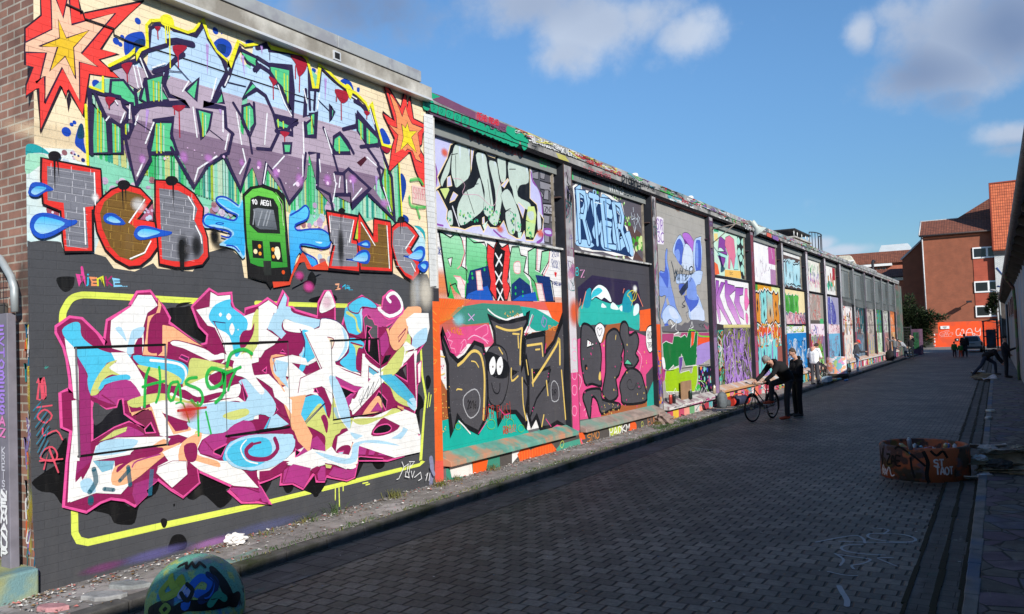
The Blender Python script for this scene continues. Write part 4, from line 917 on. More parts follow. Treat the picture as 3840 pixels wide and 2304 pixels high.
bk2, BP2 = bicycle('bicycle', 'dark bicycle parked against the plinth behind the white shirt man', (-7.0, 37.2, .02), (-.05, -1, 0), lean=.1)

# ------------------------------------------------------------------ silver estate car, seen from behind
car = thing('parked_car', 'silver estate car parked in front of the orange wall, seen from behind', 'car', (-2.95, 84, ZR))
silver = M('silver_paint', (.30, .31, .32), .35, .05, 2., metal=.3)
cx = -2.95; y0 = 82.0
sec = [(-.82, .30), (-.86, .55), (-.85, .80), (-.78, .93), (-.72, 1.0), (-.60, 1.38), (-.45, 1.45), (.45, 1.45), (.60, 1.38), (.72, 1.0), (.78, .93), (.85, .80), (.86, .55), (.82, .30)]
g = G(); st_ = [(0, .90, .02), (.12, 1, 0), (2.6, 1, 0), (2.7, 1, 0), (3.3, .98, -.48), (4.2, .93, -.60)]
rows = []
for (yy, s_, drop) in [(0, .97, -.02), (.15, 1, 0), (2.2, 1, 0), (3.1, .98, -.45), (4.15, .92, -.60), (4.3, .85, -.7)]:
    rows.append([(cx + p[0] * s_, y0 + yy + (max(p[1] - .95, 0) * .55 if yy < .2 else 0), ZR + (p[1] if p[1] < .95 else max(.90 + (.1 if yy < 3 else 0), p[1] + drop))) for p in sec])
n = len(sec)
for r_ in rows: g.v += r_
for i in range(len(rows) - 1):
    for k in range(n - 1): g.f.append((i * n + k, i * n + k + 1, (i + 1) * n + k + 1, (i + 1) * n + k)); g.mi.append(0); g.sm.append(False)
g.f += [tuple(range(n))[::-1], tuple((len(rows) - 1) * n + k for k in range(n))]; g.mi += [0, 0]; g.sm += [False] * 2
for i in range(len(rows) - 1): g.f.append((i * n, (i + 1) * n, (i + 1) * n + n - 1, i * n + n - 1)); g.mi.append(0); g.sm.append(False)
bd = g.ob('body', silver, car, bevel=.03)
g = G(); g.add([(cx - .60, y0 + .035, ZR + 1.02), (cx + .60, y0 + .035, ZR + 1.02), (cx + .50, y0 + .20, ZR + 1.36), (cx - .50, y0 + .20, ZR + 1.36)], [(0, 1, 2, 3)]); 
g = G(); g.prism([(cx - .60, ZR + 1.00), (cx + .60, ZR + 1.00), (cx + .50, ZR + 1.36), (cx - .50, ZR + 1.36)], 1, -.012, .02)
for i, v in enumerate(g.v): g.v[i] = (v[0], y0 + v[1] + (v[2] - ZR - .95) * .52 - .03, v[2])
g.ob('rear_window', glass, car)
for s_ in (-1, 1):
    g = G(); g.box(cx + s_ * .80 - .075, cx + s_ * .80 + .075, y0 - .05, y0 + .25, ZR + .62, ZR + .92); g.ob('tail_light', M('tail_red', (.12, .02, .02), .3), car, bevel=.02)
    g = G(); g.tube([(cx + s_ * .86, y0 + 2.1, ZR + .95), (cx + s_ * 1.0, y0 + 2.1, ZR + 1.0)], .07, 8); g.ob('mirror', dark_steel, car)
    for yy in (.75, 3.4):
        g = G(); g.tube([(cx + s_ * .62, y0 + yy, ZR + .31), (cx + s_ * .84, y0 + yy, ZR + .31)], .31, 20); w_ = g.ob('wheel', tyre_m, car)
        g = G(); g.tube([(cx + s_ * .842, y0 + yy, ZR + .31), (cx + s_ * .85, y0 + yy, ZR + .31)], .19, 16); g.ob('rim', chrome, w_)
g = G(); g.box(cx - .84, cx + .84, y0 - .10, y0 + .10, ZR + .28, ZR + .52); g.ob('bumper', M('bumper_grey', (.05, .05, .055), .6), car, bevel=.03)
g = G(); g.box(cx - .26, cx + .26, y0 - .045, y0 - .03, ZR + .64, ZR + .75); g.ob('number_plate', M('plate', (.3, .3, .28), .5), car)
g = G(); g.box(cx - .30, cx + .30, y0 - .04, y0 - .02, ZR + .78, ZR + .82); g.ob('trim', dark_steel, car)

# ------------------------------------------------------------------ people
def cap(bm, a, ra, b, rb, n=12):
    a = Vector(a); b = Vector(b); d = (b - a); L_ = d.length
    if L_ < 1e-6: d = Vector((0, 0, 1)); L_ = 1e-4
    q = d.to_track_quat('Z', 'Y').to_matrix()
    prof = [(ra * math.cos(t), -ra * math.sin(t)) for t in (1.5, 1.1, .7, .3, 0)] + [(rb * math.cos(t), L_ + rb * math.sin(t)) for t in (0, .3, .7, 1.1, 1.5)]
    rings = []
    for r_, z in prof: rings.append([bm.verts.new(a + q @ Vector((r_ * math.cos(6.2832 * k / n), r_ * math.sin(6.2832 * k / n), z))) for k in range(n)])
    for i in range(len(rings) - 1):
        for k in range(n): bm.faces.new((rings[i][k], rings[i][(k + 1) % n], rings[i + 1][(k + 1) % n], rings[i + 1][k]))
    bm.faces.new(rings[0][::-1]); bm.faces.new(rings[-1])
def ball(bm, c, r3, rot=None):
    r = bmesh.ops.create_icosphere(bm, subdivisions=2, radius=1.)
    for v in r['verts']:
        p = Vector((v.co.x * r3[0], v.co.y * r3[1], v.co.z * r3[2]))
        v.co = (rot @ p if rot is not None else p) + Vector(c)
def fleshy(name, build, mat, parent, vox=.012, smooth=3):
    bm = bmesh.new(); build(bm); me = bpy.data.meshes.new(name); bm.to_mesh(me); bm.free(); me.materials.append(mat)
    o = bpy.data.objects.new(name, me); COL.objects.link(o); adopt(o, parent)
    r_ = o.modifiers.new('remesh', 'REMESH'); r_.mode = 'VOXEL'; r_.voxel_size = vox; r_.use_smooth_shade = True
    s_ = o.modifiers.new('smooth', 'SMOOTH'); s_.iterations = smooth; s_.factor = .5; return o
skin_m = M('skin', (.46, .25, .18), .6, .08, 12.)
def person(label, J, face, top=(.02, .02, .02), leg=(.03, .03, .035), shoe=(.05, .05, .05), hair=(.05, .035, .03), s=1., short=False, hat=None, detail=1, hood=False, sole=None, cuff=None, group=None):
    """J: world joints; face: horizontal facing direction"""
    V = {k: Vector(v) for k, v in J.items()}; f = Vector(face).normalized()
    base = (V['anL'] + V['anR']) / 2; base.z = min(V['anL'].z, V['anR'].z) - .09 * s
    t = thing('person', label, 'person', base, group); vx = .011 if detail else .018
    up = (V['head'] - V['neck']).normalized(); side = f.cross(up).normalized(); ff = up.cross(side).normalized() * -1
    ff = (f - up * f.dot(up)).normalized(); Rh = Matrix((side, ff, up)).transposed()
    def toe(a): return a + f * .17 * s - Vector((0, 0, .055 * s))
    def hands(bm):
        for h, e in (('haL', 'elL'), ('haR', 'elR')):
            a = V[h]; d = (V[h] - V[e]).normalized(); sd_ = d.orthogonal().normalized(); nn = d.cross(sd_)
            cap(bm, a, .030 * s, a + d * .07 * s, .033 * s)
            for k in range(4):
                o_ = sd_ * (k - 1.5) * .019 * s; l_ = (.062, .075, .07, .055)[k] * s; p = a + d * .085 * s + o_
                m_ = p + d * l_ * .55 + nn * .012 * s; cap(bm, p, .010 * s, m_, .009 * s, 8); cap(bm, m_, .009 * s, m_ + d * l_ * .25 + nn * .03 * s, .008 * s, 8)
            p = a + d * .02 * s + sd_ * .03 * s; cap(bm, p, .012 * s, p + (d * .6 + sd_ * .6 + nn * .4).normalized() * .05 * s, .010 * s, 8)
    def body(bm):
        hc = V['head']
        ball(bm, hc + up * .02 * s, (.074 * s, .092 * s, .105 * s), Rh); cap(bm, hc - up * .05 * s + ff * .025 * s, .055 * s, hc - up * .085 * s + ff * .045 * s, .035 * s)
        ball(bm, hc - up * .005 * s + ff * .098 * s, (.013 * s, .022 * s, .022 * s), Rh); ball(bm, hc + up * .03 * s + ff * .08 * s, (.05 * s, .015 * s, .012 * s), Rh)
        for q in (-1, 1): ball(bm, hc + side * q * .075 * s - up * .0 * s, (.010 * s, .020 * s, .030 * s), Rh)
        cap(bm, V['neck'] - up * .04 * s, .058 * s, hc - up * .04 * s, .052 * s)
        cap(bm, V['neck'] - up * .06 * s, .10 * s, V['pel'], .11 * s)
        for q in 'LR':
            cap(bm, V['sh' + q], .05 * s, V['el' + q], .038 * s); cap(bm, V['el' + q], .038 * s, V['ha' + q], .026 * s)
            cap(bm, V['hi' + q], .075 * s, V['kn' + q], .05 * s); cap(bm, V['kn' + q], .05 * s, V['an' + q], .035 * s); cap(bm, V['an' + q] - Vector((0, 0, .03 * s)), .035 * s, toe(V['an' + q]), .028 * s)
        hands(bm)
    fleshy('body', body, skin_m, t, .008 if detail else .014, 2)
    def tp(bm):
        cap(bm, V['neck'] - up * .055 * s, .085 * s, V['chest'], .155 * s, 16)
        ba = (V['shL'] - V['shR']).normalized()
        cap(bm, V['chest'] + ba * .05 * s, .15 * s, V['pel'] + ba * .04 * s, .135 * s, 16); cap(bm, V['chest'] - ba * .05 * s, .15 * s, V['pel'] - ba * .04 * s, .135 * s, 16)
        cap(bm, V['shL'], .075 * s, V['shR'], .075 * s)
        for q in 'LR':
            if short: cap(bm, V['sh' + q], .075 * s, V['sh' + q].lerp(V['el' + q], .8), .062 * s)
            else:
                cap(bm, V['sh' + q], .075 * s, V['el' + q], .056 * s); cap(bm, V['el' + q], .056 * s, V['ha' + q], .045 * s)
        cap(bm, V['hiL'].lerp(V['pel'], .3), .125 * s, V['hiR'].lerp(V['pel'], .3), .125 * s)
        if hood: cap(bm, V['neck'] - ff * .06 * s - ba * .06 * s, .05 * s, V['neck'] - ff * .06 * s + ba * .06 * s, .05 * s)
    fleshy('shirt' if short else 'jacket', tp, M('cloth_%d_%d' % (int(top[0] * 999), int(top[1] * 999)), top, .9, .12, 9., bump=.2, bscale=14.), t, vx)
    def lg(bm):
        for q in 'LR':
            cap(bm, V['hi' + q], .098 * s, V['kn' + q], .070 * s); cap(bm, V['kn' + q], .070 * s, V['an' + q] + Vector((0, 0, .02 * s)), .058 * s)
        cap(bm, V['hiL'], .105 * s, V['hiR'], .105 * s); cap(bm, V['pel'], .11 * s, (V['hiL'] + V['hiR']) / 2, .11 * s)
    fleshy('trousers', lg, M('cloth_%d_%d' % (int(leg[0] * 999), int(leg[1] * 999)), leg, .9, .15, 9., bump=.2, bscale=14.), t, vx)
    for q in 'LR':
        def sh(bm, q=q): cap(bm, V['an' + q] - Vector((0, 0, .035 * s)) - f * .03 * s, .045 * s, toe(V['an' + q]) + f * .02 * s, .036 * s)
        so_ = fleshy('shoe', sh, M('shoe_%d' % int(sum(shoe) * 999), shoe, .6), t, .009, 1)
        if sole:
            a = V['an' + q]; g = G(); e = toe(a); b0 = a - Vector((0, 0, .085 * s)); g.tube([b0 - f * .06 * s, b0 + f * .22 * s], .018 * s, 8); g.ob('sole', M('sole_%d' % int(sum(sole) * 999), sole, .7), so_)
    hc = V['head']
    if hat:
        def ht_(bm): ball(bm, hc + up * .055 * s - ff * .008 * s, (.088 * s, .103 * s, .085 * s), Rh)
        o = fleshy('cap', ht_, M('hat_%d' % int(sum(hat) * 999), hat, .8), t, .01, 2)
        g = G(); c = hc + up * .055 * s + ff * .09 * s; g.add([c + side * .07 * s, c - side * .07 * s, c - side * .055 * s + ff * .08 * s - up * .01 * s, c + side * .055 * s + ff * .08 * s - up * .01 * s, c + side * .07 * s + up * .012 * s, c - side * .07 * s + up * .012 * s, c - side * .055 * s + ff * .08 * s, c + side * .055 * s + ff * .08 * s], [(0, 1, 2, 3), (4, 7, 6, 5), (0, 4, 5, 1), (1, 5, 6, 2), (2, 6, 7, 3), (3, 7, 4, 0)]); g.ob('peak', M('hat_%d' % int(sum(hat) * 999), hat, .8), o)
    else:
        def hr(bm):
            ball(bm, hc + up * .050 * s - ff * .018 * s, (.080 * s, .090 * s, .092 * s), Rh); ball(bm, hc + up * .0 * s - ff * .045 * s, (.070 * s, .055 * s, .07 * s), Rh)
        fleshy('hair', hr, M('hair_%d' % int(sum(hair) * 999), hair, .8, .3, 30.), t, .009, 1)
    if detail:
        for q in (-1, 1):
            g = G(); g.lathe([(.001, .007 * s), (.007 * s, .004 * s), (.009 * s, 0), (.001, -.004 * s)], hc + ff * .088 * s + side * q * .032 * s + up * .012 * s, 10); g.ob('eye', M('eye_dark', (.03, .02, .02), .3), t)
    return t
def stand(base, f, h=1.78, **o):
    """plain standing joints; f facing; overrides by key"""
    b = Vector(base); f = Vector(f).normalized(); s = h / 1.78; r = Vector((f.y, -f.x, 0))
    J = dict(head=b + Vector((0, 0, 1.64 * s)), neck=b + Vector((0, 0, 1.50 * s)), chest=b + Vector((0, 0, 1.28 * s)), pel=b + Vector((0, 0, .98 * s)))
    for q, k in (('L', -1), ('R', 1)):
        J['sh' + q] = b + r * k * .19 * s + Vector((0, 0, 1.42 * s)); J['el' + q] = b + r * k * .26 * s + Vector((0, 0, 1.13 * s)); J['ha' + q] = b + r * k * .26 * s + f * .06 + Vector((0, 0, .90 * s))
        J['hi' + q] = b + r * k * .10 * s + Vector((0, 0, .92 * s)); J['kn' + q] = b + r * k * .11 * s + f * .02 + Vector((0, 0, .50 * s)); J['an' + q] = b + r * k * .12 * s + Vector((0, 0, .09 * s))
    J.update({k: Vector(v) for k, v in o.items()}); return J, s
# man bending over the bicycle
f1 = Vector((-.62, -.72, 0)).normalized()
J1 = dict(head=(-5.30, 20.72, 1.50), neck=(-5.20, 20.90, 1.42), chest=(-5.08, 21.10, 1.30), pel=(-4.98, 21.48, 1.02),
    shL=(-5.06, 20.86, 1.38), shR=(-5.32, 21.12, 1.38), elL=(-5.17, 20.80, 1.14), elR=(-5.50, 21.10, 1.14), haL=(-5.36, 20.86, .99), haR=(-5.64, 21.02, .98),
    hiL=(-4.93, 21.42, .96), hiR=(-5.05, 21.58, .96), knL=(-5.12, 21.35, .56), knR=(-5.34, 21.28, .86), anL=(-5.07, 21.70, .0), anR=(-5.40, 21.42, .42))
J1['knL'] = (-5.02, 21.50, .48)
person('man in black jacket bending over the handlebar with one foot on the bicycle', J1, f1, top=(.008, .008, .009), leg=(.035, .035, .04), shoe=(.35, .05, .02), hair=(.20, .19, .18), hood=True, sole=(.5, .48, .45), s=1.1)
# man standing behind him in black
f2 = Vector((-.75, -.66, 0)).normalized()
J2, s2 = stand((-4.93, 22.35, ZR + .01), f2, 1.84, head=(-5.00, 22.28, 1.63), haL=(-5.12, 22.05, 1.17), elL=(-4.88, 22.12, 1.08), elR=(-5.13, 22.52, 1.10), haR=(-5.24, 22.22, 1.18))
person('man in black hooded jacket and black trousers standing behind the bicycle', J2, f2, top=(.006, .006, .007), leg=(.007, .007, .009), shoe=(.02, .02, .02), hair=(.06, .04, .03), s=s2, hood=True, sole=(.3, .3, .3))
# man in white t-shirt, back to the camera
f3 = Vector((.25, 1, 0)).normalized()
J3, s3 = stand((-6.83, 34.2, .02), f3, 1.78, haR=(-6.60, 34.50, 1.12), elR=(-6.56, 34.24, 1.10), haL=(-6.92, 34.52, 1.10), elL=(-7.10, 34.25, 1.10), head=(-6.76, 34.27, 1.60))
person('man in a white t-shirt and dark jeans seen from behind at the wall', J3, f3, top=(.70, .72, .76), leg=(.045, .045, .055), shoe=(.03, .03, .03), hair=(.035, .025, .02), s=s3, short=True)
# man with red cap
f4 = Vector((.93, .15, 0)).normalized()
J4, s4 = stand((-6.77, 44.5, .02), f4, 1.74, haR=(-6.62, 44.2, .76), elR=(-6.88, 44.24, 1.02), haL=(-6.40, 44.72, 1.06), elL=(-6.62, 44.75, 1.06), head=(-6.69, 44.5, 1.57))
person('man with red cap, dark sweatshirt and blue jeans standing by the ledge', J4, f4, top=(.045, .045, .05), leg=(.12, .19, .31), shoe=(.3, .3, .3), hat=(.62, .03, .02), s=s4, detail=0)
# two painters at the end of the wall and one beyond
f5 = Vector((-.9, .3, 0)).normalized()
J5, s5 = stand((-7.22, 64.6, .02), f5, 1.66, haL=(-7.66, 64.3, 1.52), elL=(-7.50, 64.4, 1.30), head=(-7.28, 64.6, 1.50))
person('painter in grey jacket reaching up to the far end of the wall', J5, f5, top=(.11, .12, .13), leg=(.02, .025, .05), hair=(.03, .02, .02), s=s5, detail=0)
f6 = Vector((-.95, -.1, 0)).normalized()
J6, s6 = stand((-6.62, 65.2, .02), f6, 1.60, head=(-7.0, 65.2, 1.32), neck=(-6.90, 65.2, 1.22), chest=(-6.80, 65.2, 1.10), pel=(-6.62, 65.2, .86), shL=(-6.84, 65.0, 1.16), shR=(-6.80, 65.4, 1.16), elL=(-6.75, 64.9, .93), haL=(-6.98, 64.95, .85), elR=(-6.80, 65.5, .9), haR=(-7.0, 65.4, .86), anR=(-6.42, 65.3, .1), knR=(-6.56, 65.3, .5))
person('painter with white sleeves and dark vest leaning towards the wall end', J6, f6, top=(.25, .26, .28), leg=(.03, .04, .06), shoe=(.3, .3, .3), hair=(.02, .02, .02), s=s6, detail=0)
f7 = Vector((.1, -1, 0)).normalized()
J7, s7 = stand((-6.24, 65.6, .0), f7, 1.72, haL=(-6.05, 65.4, 1.5), elL=(-6.0, 65.6, 1.25))
person('person in black jacket and pale trousers standing before the green cabinet', J7, f7, top=(.012, .012, .014), leg=(.17, .18, .15), hair=(.12, .06, .04), s=s7, detail=0)
# adult with two children, walking away
fw = Vector((0, 1, 0))
Ja, sa = stand((-2.95, 69.4, ZR + .01), fw, 1.76, haL=(-3.12, 69.3, .80))
person('adult in a long dark coat walking away with two children', Ja, fw, top=(.012, .012, .013), leg=(.02, .022, .03), hair=(.10, .03, .03), s=sa * 1.06, detail=0)
Jb, sb = stand((-3.62, 69.0, ZR + .01), fw, 1.18, haR=(-3.42, 69.0, .44))
person('child in green jacket and dark trousers, left of the two children', Jb, fw, top=(.02, .11, .03), leg=(.02, .02, .03), hat=(.07, .03, .04), s=sb * 1.15, detail=0)
Jc, sc_ = stand((-3.20, 68.7, ZR + .01), fw, 1.06, haL=(-3.40, 68.8, .44))
person('child in green jacket and red trousers next to the adult', Jc, fw, top=(.02, .11, .03), leg=(.35, .05, .02), hat=(.08, .09, .12), s=sc_ * 1.15, detail=0)
# two painters in the shade on the right
f8 = Vector((1, .1, 0)).normalized()
J8, s8 = stand((-.20, 39.0, .04), f8, 1.76, haR=(.16, 38.75, 1.26), elR=(-.05, 38.72, 1.18), haL=(-.05, 39.2, 1.0))
person('painter in dark clothes standing and spraying the right-hand wall', J8, f8, top=(.010, .012, .018), leg=(.010, .012, .02), shoe=(.03, .03, .03), hat=(.02, .02, .02), s=s8, detail=0)
can(Vector((.22, 38.75, 1.22)), (.1, 0, 1), (.02, .02, .03), 'dark spray can held by the painter at the right-hand wall')
f9 = Vector((.9, -.35, 0)).normalized()
J9 = dict(head=(-.38, 41.0, 1.18), neck=(-.52, 41.0, 1.12), chest=(-.64, 41.0, 1.05), pel=(-.98, 41.1, .88), shL=(-.58, 41.2, 1.05), shR=(-.60, 40.8, 1.05), elL=(-.45, 41.25, .80), elR=(-.50, 40.75, .78), haL=(-.30, 41.2, .62), haR=(-.36, 40.8, .58),
    hiL=(-.98, 41.2, .82), hiR=(-.98, 41.0, .82), knL=(-.62, 41.3, .55), knR=(-1.15, 40.9, .45), anL=(-.60, 41.4, .12), anR=(-1.45, 40.8, .10))
person('painter in black with a red patch on the back crouching beside the right-hand wall', J9, f9, top=(.012, .012, .014), leg=(.025, .035, .06), hair=(.02, .02, .02), s=.98, detail=0)
# ------------------------------------------------------------------ paint on the walls
# every mural is drawn on its own flat wall plane (X = const, metres along and up the wall); the drawing sheets below give
# each trace its place on that wall
class NS_: pass
def un(x, y, ax, val):
    d = AX[0] * (x - 1920.) - AX[1] * (y - 1152.) + AX[2] * 2987.; o = Vector((0, 0, 2.2)); t = (val - o[ax]) / d[ax]; return o + d * t
def pj(p):
    q = Vector(p) - Vector((0, 0, 2.2)); z = q.dot(AX[2]); return 1920 + 2987 * q.dot(AX[0]) / z, 1152 - 2987 * q.dot(AX[1]) / z
ITEMS=[]   # (wall, X, mat, mural, [items])
_c=dict(ox=0,oy=0,s=1.); _t=None; XP=-7.65
CR={'A':(0,0,2.576),'B':(960,0,2.576),'C':(0,576,2.576),'D':(960,576,2.576),'E':(0,1152,2.576),'F':(960,1152,2.576),'G':(0,1728,2.576),'H':(960,1728,2.576),
'J':(1560,480,2.576),'K':(1560,1056,2.576),'M':(2400,750,4.122),'N':(2400,1110,4.122),'P':(2900,950,4.946),'Q':(2900,1170,4.946),'T':(2100,560,4.122),'V':(1900,700,4.3125),'W':(1920,1550,3.091),'O':(0,0,1.),'Z':(2500,1400,6.18),'R':(0,600,5.152),'Y':(2850,750,4.122)}
def cur(k): _c['k']=k; _c['ox'],_c['oy'],_c['s']=CR[k]
def mural(wall,X,mat,name,label=None):
    global _t,XP; XP=X; _t=[]; ITEMS.append((wall,X,mat,name,label,_t))
def conv(x,y):
    p=un(_c['ox']+x/_c['s'],_c['oy']+y/_c['s'],0,XP); return p[1],p[2]
def pts(s):
    if not isinstance(s,str): return [conv(x,y) for x,y in s]
    out=[];k0=_c['k']
    toks=s.replace(',',' ').split(); i=0
    while i<len(toks):
        if toks[i].isalpha(): cur(toks[i]); i+=1; continue
        out.append(conv(float(toks[i]),float(toks[i+1]))); i+=2
    cur(k0); return out
def wmm(w,p):
    # width in crop px -> mm using the vertical scale at that point
    a=pj((XP,p[0],p[1]-.05));b=pj((XP,p[0],p[1]+.05)); px_per_m=abs(a[1]-b[1])/.1
    return w/_c['s']/px_per_m*1000
def fl(ps): return [int(round(v*1000)) for p in ps for v in p]
def P(col,s,sm=0,a=1.): _t.append(('P' if sm else 'p',col,round(a,2),fl(pts(s))))
def GP(col,col2,s,sm=0,a=1.): _t.append(('G' if sm else 'g',col,col2,round(a,2),fl(pts(s))))
def Ln(col,w,s,sm=0,a=1.):
    p=pts(s); _t.append(('L' if sm else 'l',col,int(round(wmm(w,p[0]))),round(a,2),fl(p)))
def Cl(col,w,s,sm=0,a=1.):
    p=pts(s); _t.append(('C' if sm else 'c',col,int(round(wmm(w,p[0]))),round(a,2),fl(p)))
def Tp(col,w,s,sm=0,a=1.):
    p=pts(s); _t.append(('T' if sm else 't',col,int(round(wmm(w,p[0]))),round(a,2),fl(p)))
def PO(col,out,w,s,sm=0):   # polygon with outline
    P(col,s,sm); Cl(out,w,s,sm)
def D(col,r,x,y,a=1.):
    p=conv(x,y); _t.append(('d',col,int(round(wmm(r,p))),round(a,2),fl([p])))
def So(col,rx,ry,x,y,a=.8):
    p=conv(x,y);q=conv(x+rx,y); _t.append(('s',col,int(abs(q[0]-p[0])*1000)+5,int(wmm(ry,p))+5,round(a,2),fl([p])))
# stroke font ---------------------------------------------------------------
F_={'A':['0 0 .5 1 1 0','.2 .35 .8 .35'],'B':['0 0 0 1 .7 1 .9 .78 .65 .53 0 .53','.65 .53 1 .27 .75 0 0 0'],'C':['1 .85 .6 1 .15 .8 0 .5 .15 .15 .6 0 1 .15'],'D':['0 0 0 1 .6 .95 1 .55 .7 .1 0 0'],'E':['1 1 0 1 0 0 1 0','0 .5 .8 .5'],'F':['1 1 0 1 0 0','0 .5 .7 .5'],'G':['1 .85 .5 1 .1 .75 0 .4 .3 0 .9 .05 1 .45 .55 .45'],'H':['0 0 0 1','1 0 1 1','0 .5 1 .5'],'I':['.5 0 .5 1'],'J':['.9 1 .9 .2 .5 0 .1 .2'],'K':['0 0 0 1','1 1 0 .45 1 0'],'L':['0 1 0 0 .9 0'],'M':['0 0 .05 1 .5 .4 .95 1 1 0'],'N':['0 0 0 1 1 0 1 1'],'O':['.5 1 .1 .8 0 .4 .3 0 .8 .1 1 .6 .5 1'],'P':['0 0 0 1 .8 1 1 .75 .7 .45 0 .45'],'R':['0 0 0 1 .8 1 .95 .75 .65 .5 0 .5','.5 .5 1 0'],'S':['1 .85 .5 1 .1 .8 .3 .55 .8 .45 .9 .15 .5 0 0 .12'],'T':['0 1 1 1','.5 1 .5 0'],'U':['0 1 .05 .2 .5 0 .95 .2 1 1'],'V':['0 1 .5 0 1 1'],'W':['0 1 .25 0 .5 .6 .75 0 1 1'],'X':['0 0 1 1','0 1 1 0'],'Y':['0 1 .5 .5 1 1','.5 .5 .5 0'],'Z':['0 1 1 1 0 0 1 0'],'0':['.5 1 .1 .8 0 .4 .3 0 .8 .1 1 .6 .5 1'],'1':['.2 .75 .55 1 .55 0'],'2':['.05 .8 .5 1 .9 .75 0 0 1 0'],'3':['.1 1 .9 1 .4 .6 .9 .3 .5 0 0 .1'],'4':['.7 0 .7 1 0 .3 1 .3'],'6':['.8 1 .2 .6 .1 .2 .5 0 .9 .25 .6 .5 .15 .4'],'8':['.5 .5 .1 .8 .5 1 .9 .8 .5 .5 0 .2 .5 0 1 .2 .5 .5'],
'+':['.5 .2 .5 .8','.2 .5 .8 .5'],'-':['.2 .5 .8 .5'],'.':['.4 0 .55 .05'],'!':['.5 1 .5 .35','.5 .1 .5 0'],'i':['.5 0 .5 .65','.5 .85 .5 .95'],'a':['.9 .6 .3 .6 .05 .3 .3 0 .9 .3 .9 .65 .95 0'],'s':['.9 .6 .4 .65 .2 .45 .8 .25 .6 0 .05 .05'],'o':['.5 .65 .1 .4 .2 .05 .7 .0 .95 .4 .5 .65'],'n':['.05 0 .05 .6','.05 .45 .5 .65 .9 .5 .95 0'],'*':['.5 .1 .5 .9','.1 .3 .9 .7','.1 .7 .9 .3']}
def text(t,col,w,tl,tr,br,bl,jit=.04,sm=0,gap=.22,a=1.):
    """tl,tr,br,bl crop-px corners"""
    rnd=random.Random(sum(map(ord,t)))
    n=len(t); cw=1/ (n+ (n-1)*gap); 
    for i,ch in enumerate(t):
        if ch==' ' or ch not in F_: continue
        x0=i*cw*(1+gap)
        for st in F_[ch]:
            v=[float(q) for q in st.split()]; p=[]
            for k in range(0,len(v),2):
                u=x0+cw*v[k]+rnd.uniform(-jit,jit)*cw; q=v[k+1]+rnd.uniform(-jit,jit)
                bx=bl[0]+(br[0]-bl[0])*u; by=bl[1]+(br[1]-bl[1])*u; tx=tl[0]+(tr[0]-tl[0])*u; ty=tl[1]+(tr[1]-tl[1])*u
                p.append((bx+(tx-bx)*q,by+(ty-by)*q))
            Ln(col,w,p,sm,a)
def stripes(poly_x,ytop,ybot,cols,n,seed,w=(8,22)):
    """vertical paint stripes inside x range; ytop/ybot functions of x (crop px)"""
    r=random.Random(seed)
    for i in range(n):
        x=r.uniform(*poly_x); a=ytop(x); b=ybot(x)
        if b-a<10: continue
        y0=a+r.random()*.1*(b-a); y1=b-r.random()*.15*(b-a)
        Ln(r.choice(cols),r.uniform(*w),[(x,y0),(x+ (y1-y0)*.02,y1)],0,.8)
def blobs(cols,n,x0,x1,y0,y1,r0,r1,seed,a=.9):
    r=random.Random(seed)
    for i in range(n): D(r.choice(cols),r.uniform(r0,r1),r.uniform(x0,x1),r.uniform(y0,y1),a)
def bricks(col,x0,x1,rows,seed,w=3,sl=.16,yo=0):
    """thin painted mortar marks: rows = list of y at x0 (crop px), slope sl"""
    r=random.Random(seed)
    for y in rows:
        Ln(col,w,[(x0,y),(x1,y+(x1-x0)*sl)],0,.7)
        x=x0+r.uniform(10,120)
        while x<x1:
            Ln(col,w*1.5,[(x,y+(x-x0)*sl-2),(x+1,y+(x-x0)*sl-55)],0,.8); x+=r.uniform(95,240)
def _cm(p, closed, n=3):
    m_ = len(p)
    if m_ < 3: return p
    out = []
    for i in range(m_ if closed else m_ - 1):
        g_ = lambda k: p[k % m_] if closed else p[min(max(k, 0), m_ - 1)]
        a, b, c, d = g_(i - 1), g_(i), g_(i + 1), g_(i + 2)
        for j in range(n):
            t = j / n
            out.append(tuple(.5 * (2 * b[q] + (c[q] - a[q]) * t + (2 * a[q] - 5 * b[q] + 4 * c[q] - d[q]) * t * t + (3 * b[q] - a[q] - 3 * c[q] + d[q]) * t ** 3) for q in (0, 1)))
    if not closed: out.append(p[-1])
    return out
def clipz(ps, z, above):
    out = []
    for i in range(len(ps)):
        a, b = ps[i], ps[(i + 1) % len(ps)]; ia = (a[1] >= z) == above; ib = (b[1] >= z) == above
        if ia: out.append(a)
        if ia != ib:
            t = (z - a[1]) / (b[1] - a[1]); out.append((a[0] + (b[0] - a[0]) * t, z))
    return out
def coats(pt, items):
    for it in items:
        k = it[0]; q = it[-1]; p = [(q[i] / 1000., q[i + 1] / 1000.) for i in range(0, len(q), 2)]
        if k == 'B':
            for col, lo, hi in (('bcd8f3', 5.19, None), ('b7a5b6', 4.62, 5.19), ('877088', None, 4.62)):
                r_ = p
                if lo is not None: r_ = clipz(r_, lo, True)
                if hi is not None and r_: r_ = clipz(r_, hi, False)
                if r_: pt.poly(r_, col)
            continue
        if k in 'PGCLT': p = _cm(p, k in 'PGC'); k = k.lower()
        if k == 'p': pt.poly(p, it[1], it[2])
        elif k == 'g': pt.poly(p, it[1], it[3], it[2])
        elif k in 'lc': pt.line(p, it[2] / 1000., it[1], it[3], closed=k == 'c')
        elif k == 't': pt.line(p, it[2] / 1000., it[1], it[3], w1=.003)
        elif k == 'd': pt.dot(p[0], it[2] / 1000., it[1], it[3], seg=12)
        elif k == 's': pt.soft(p[0], it[2] / 1000., it[3] / 1000., it[1], it[4])
    return pt
IND='2c2148'; WH='f4f4f4'
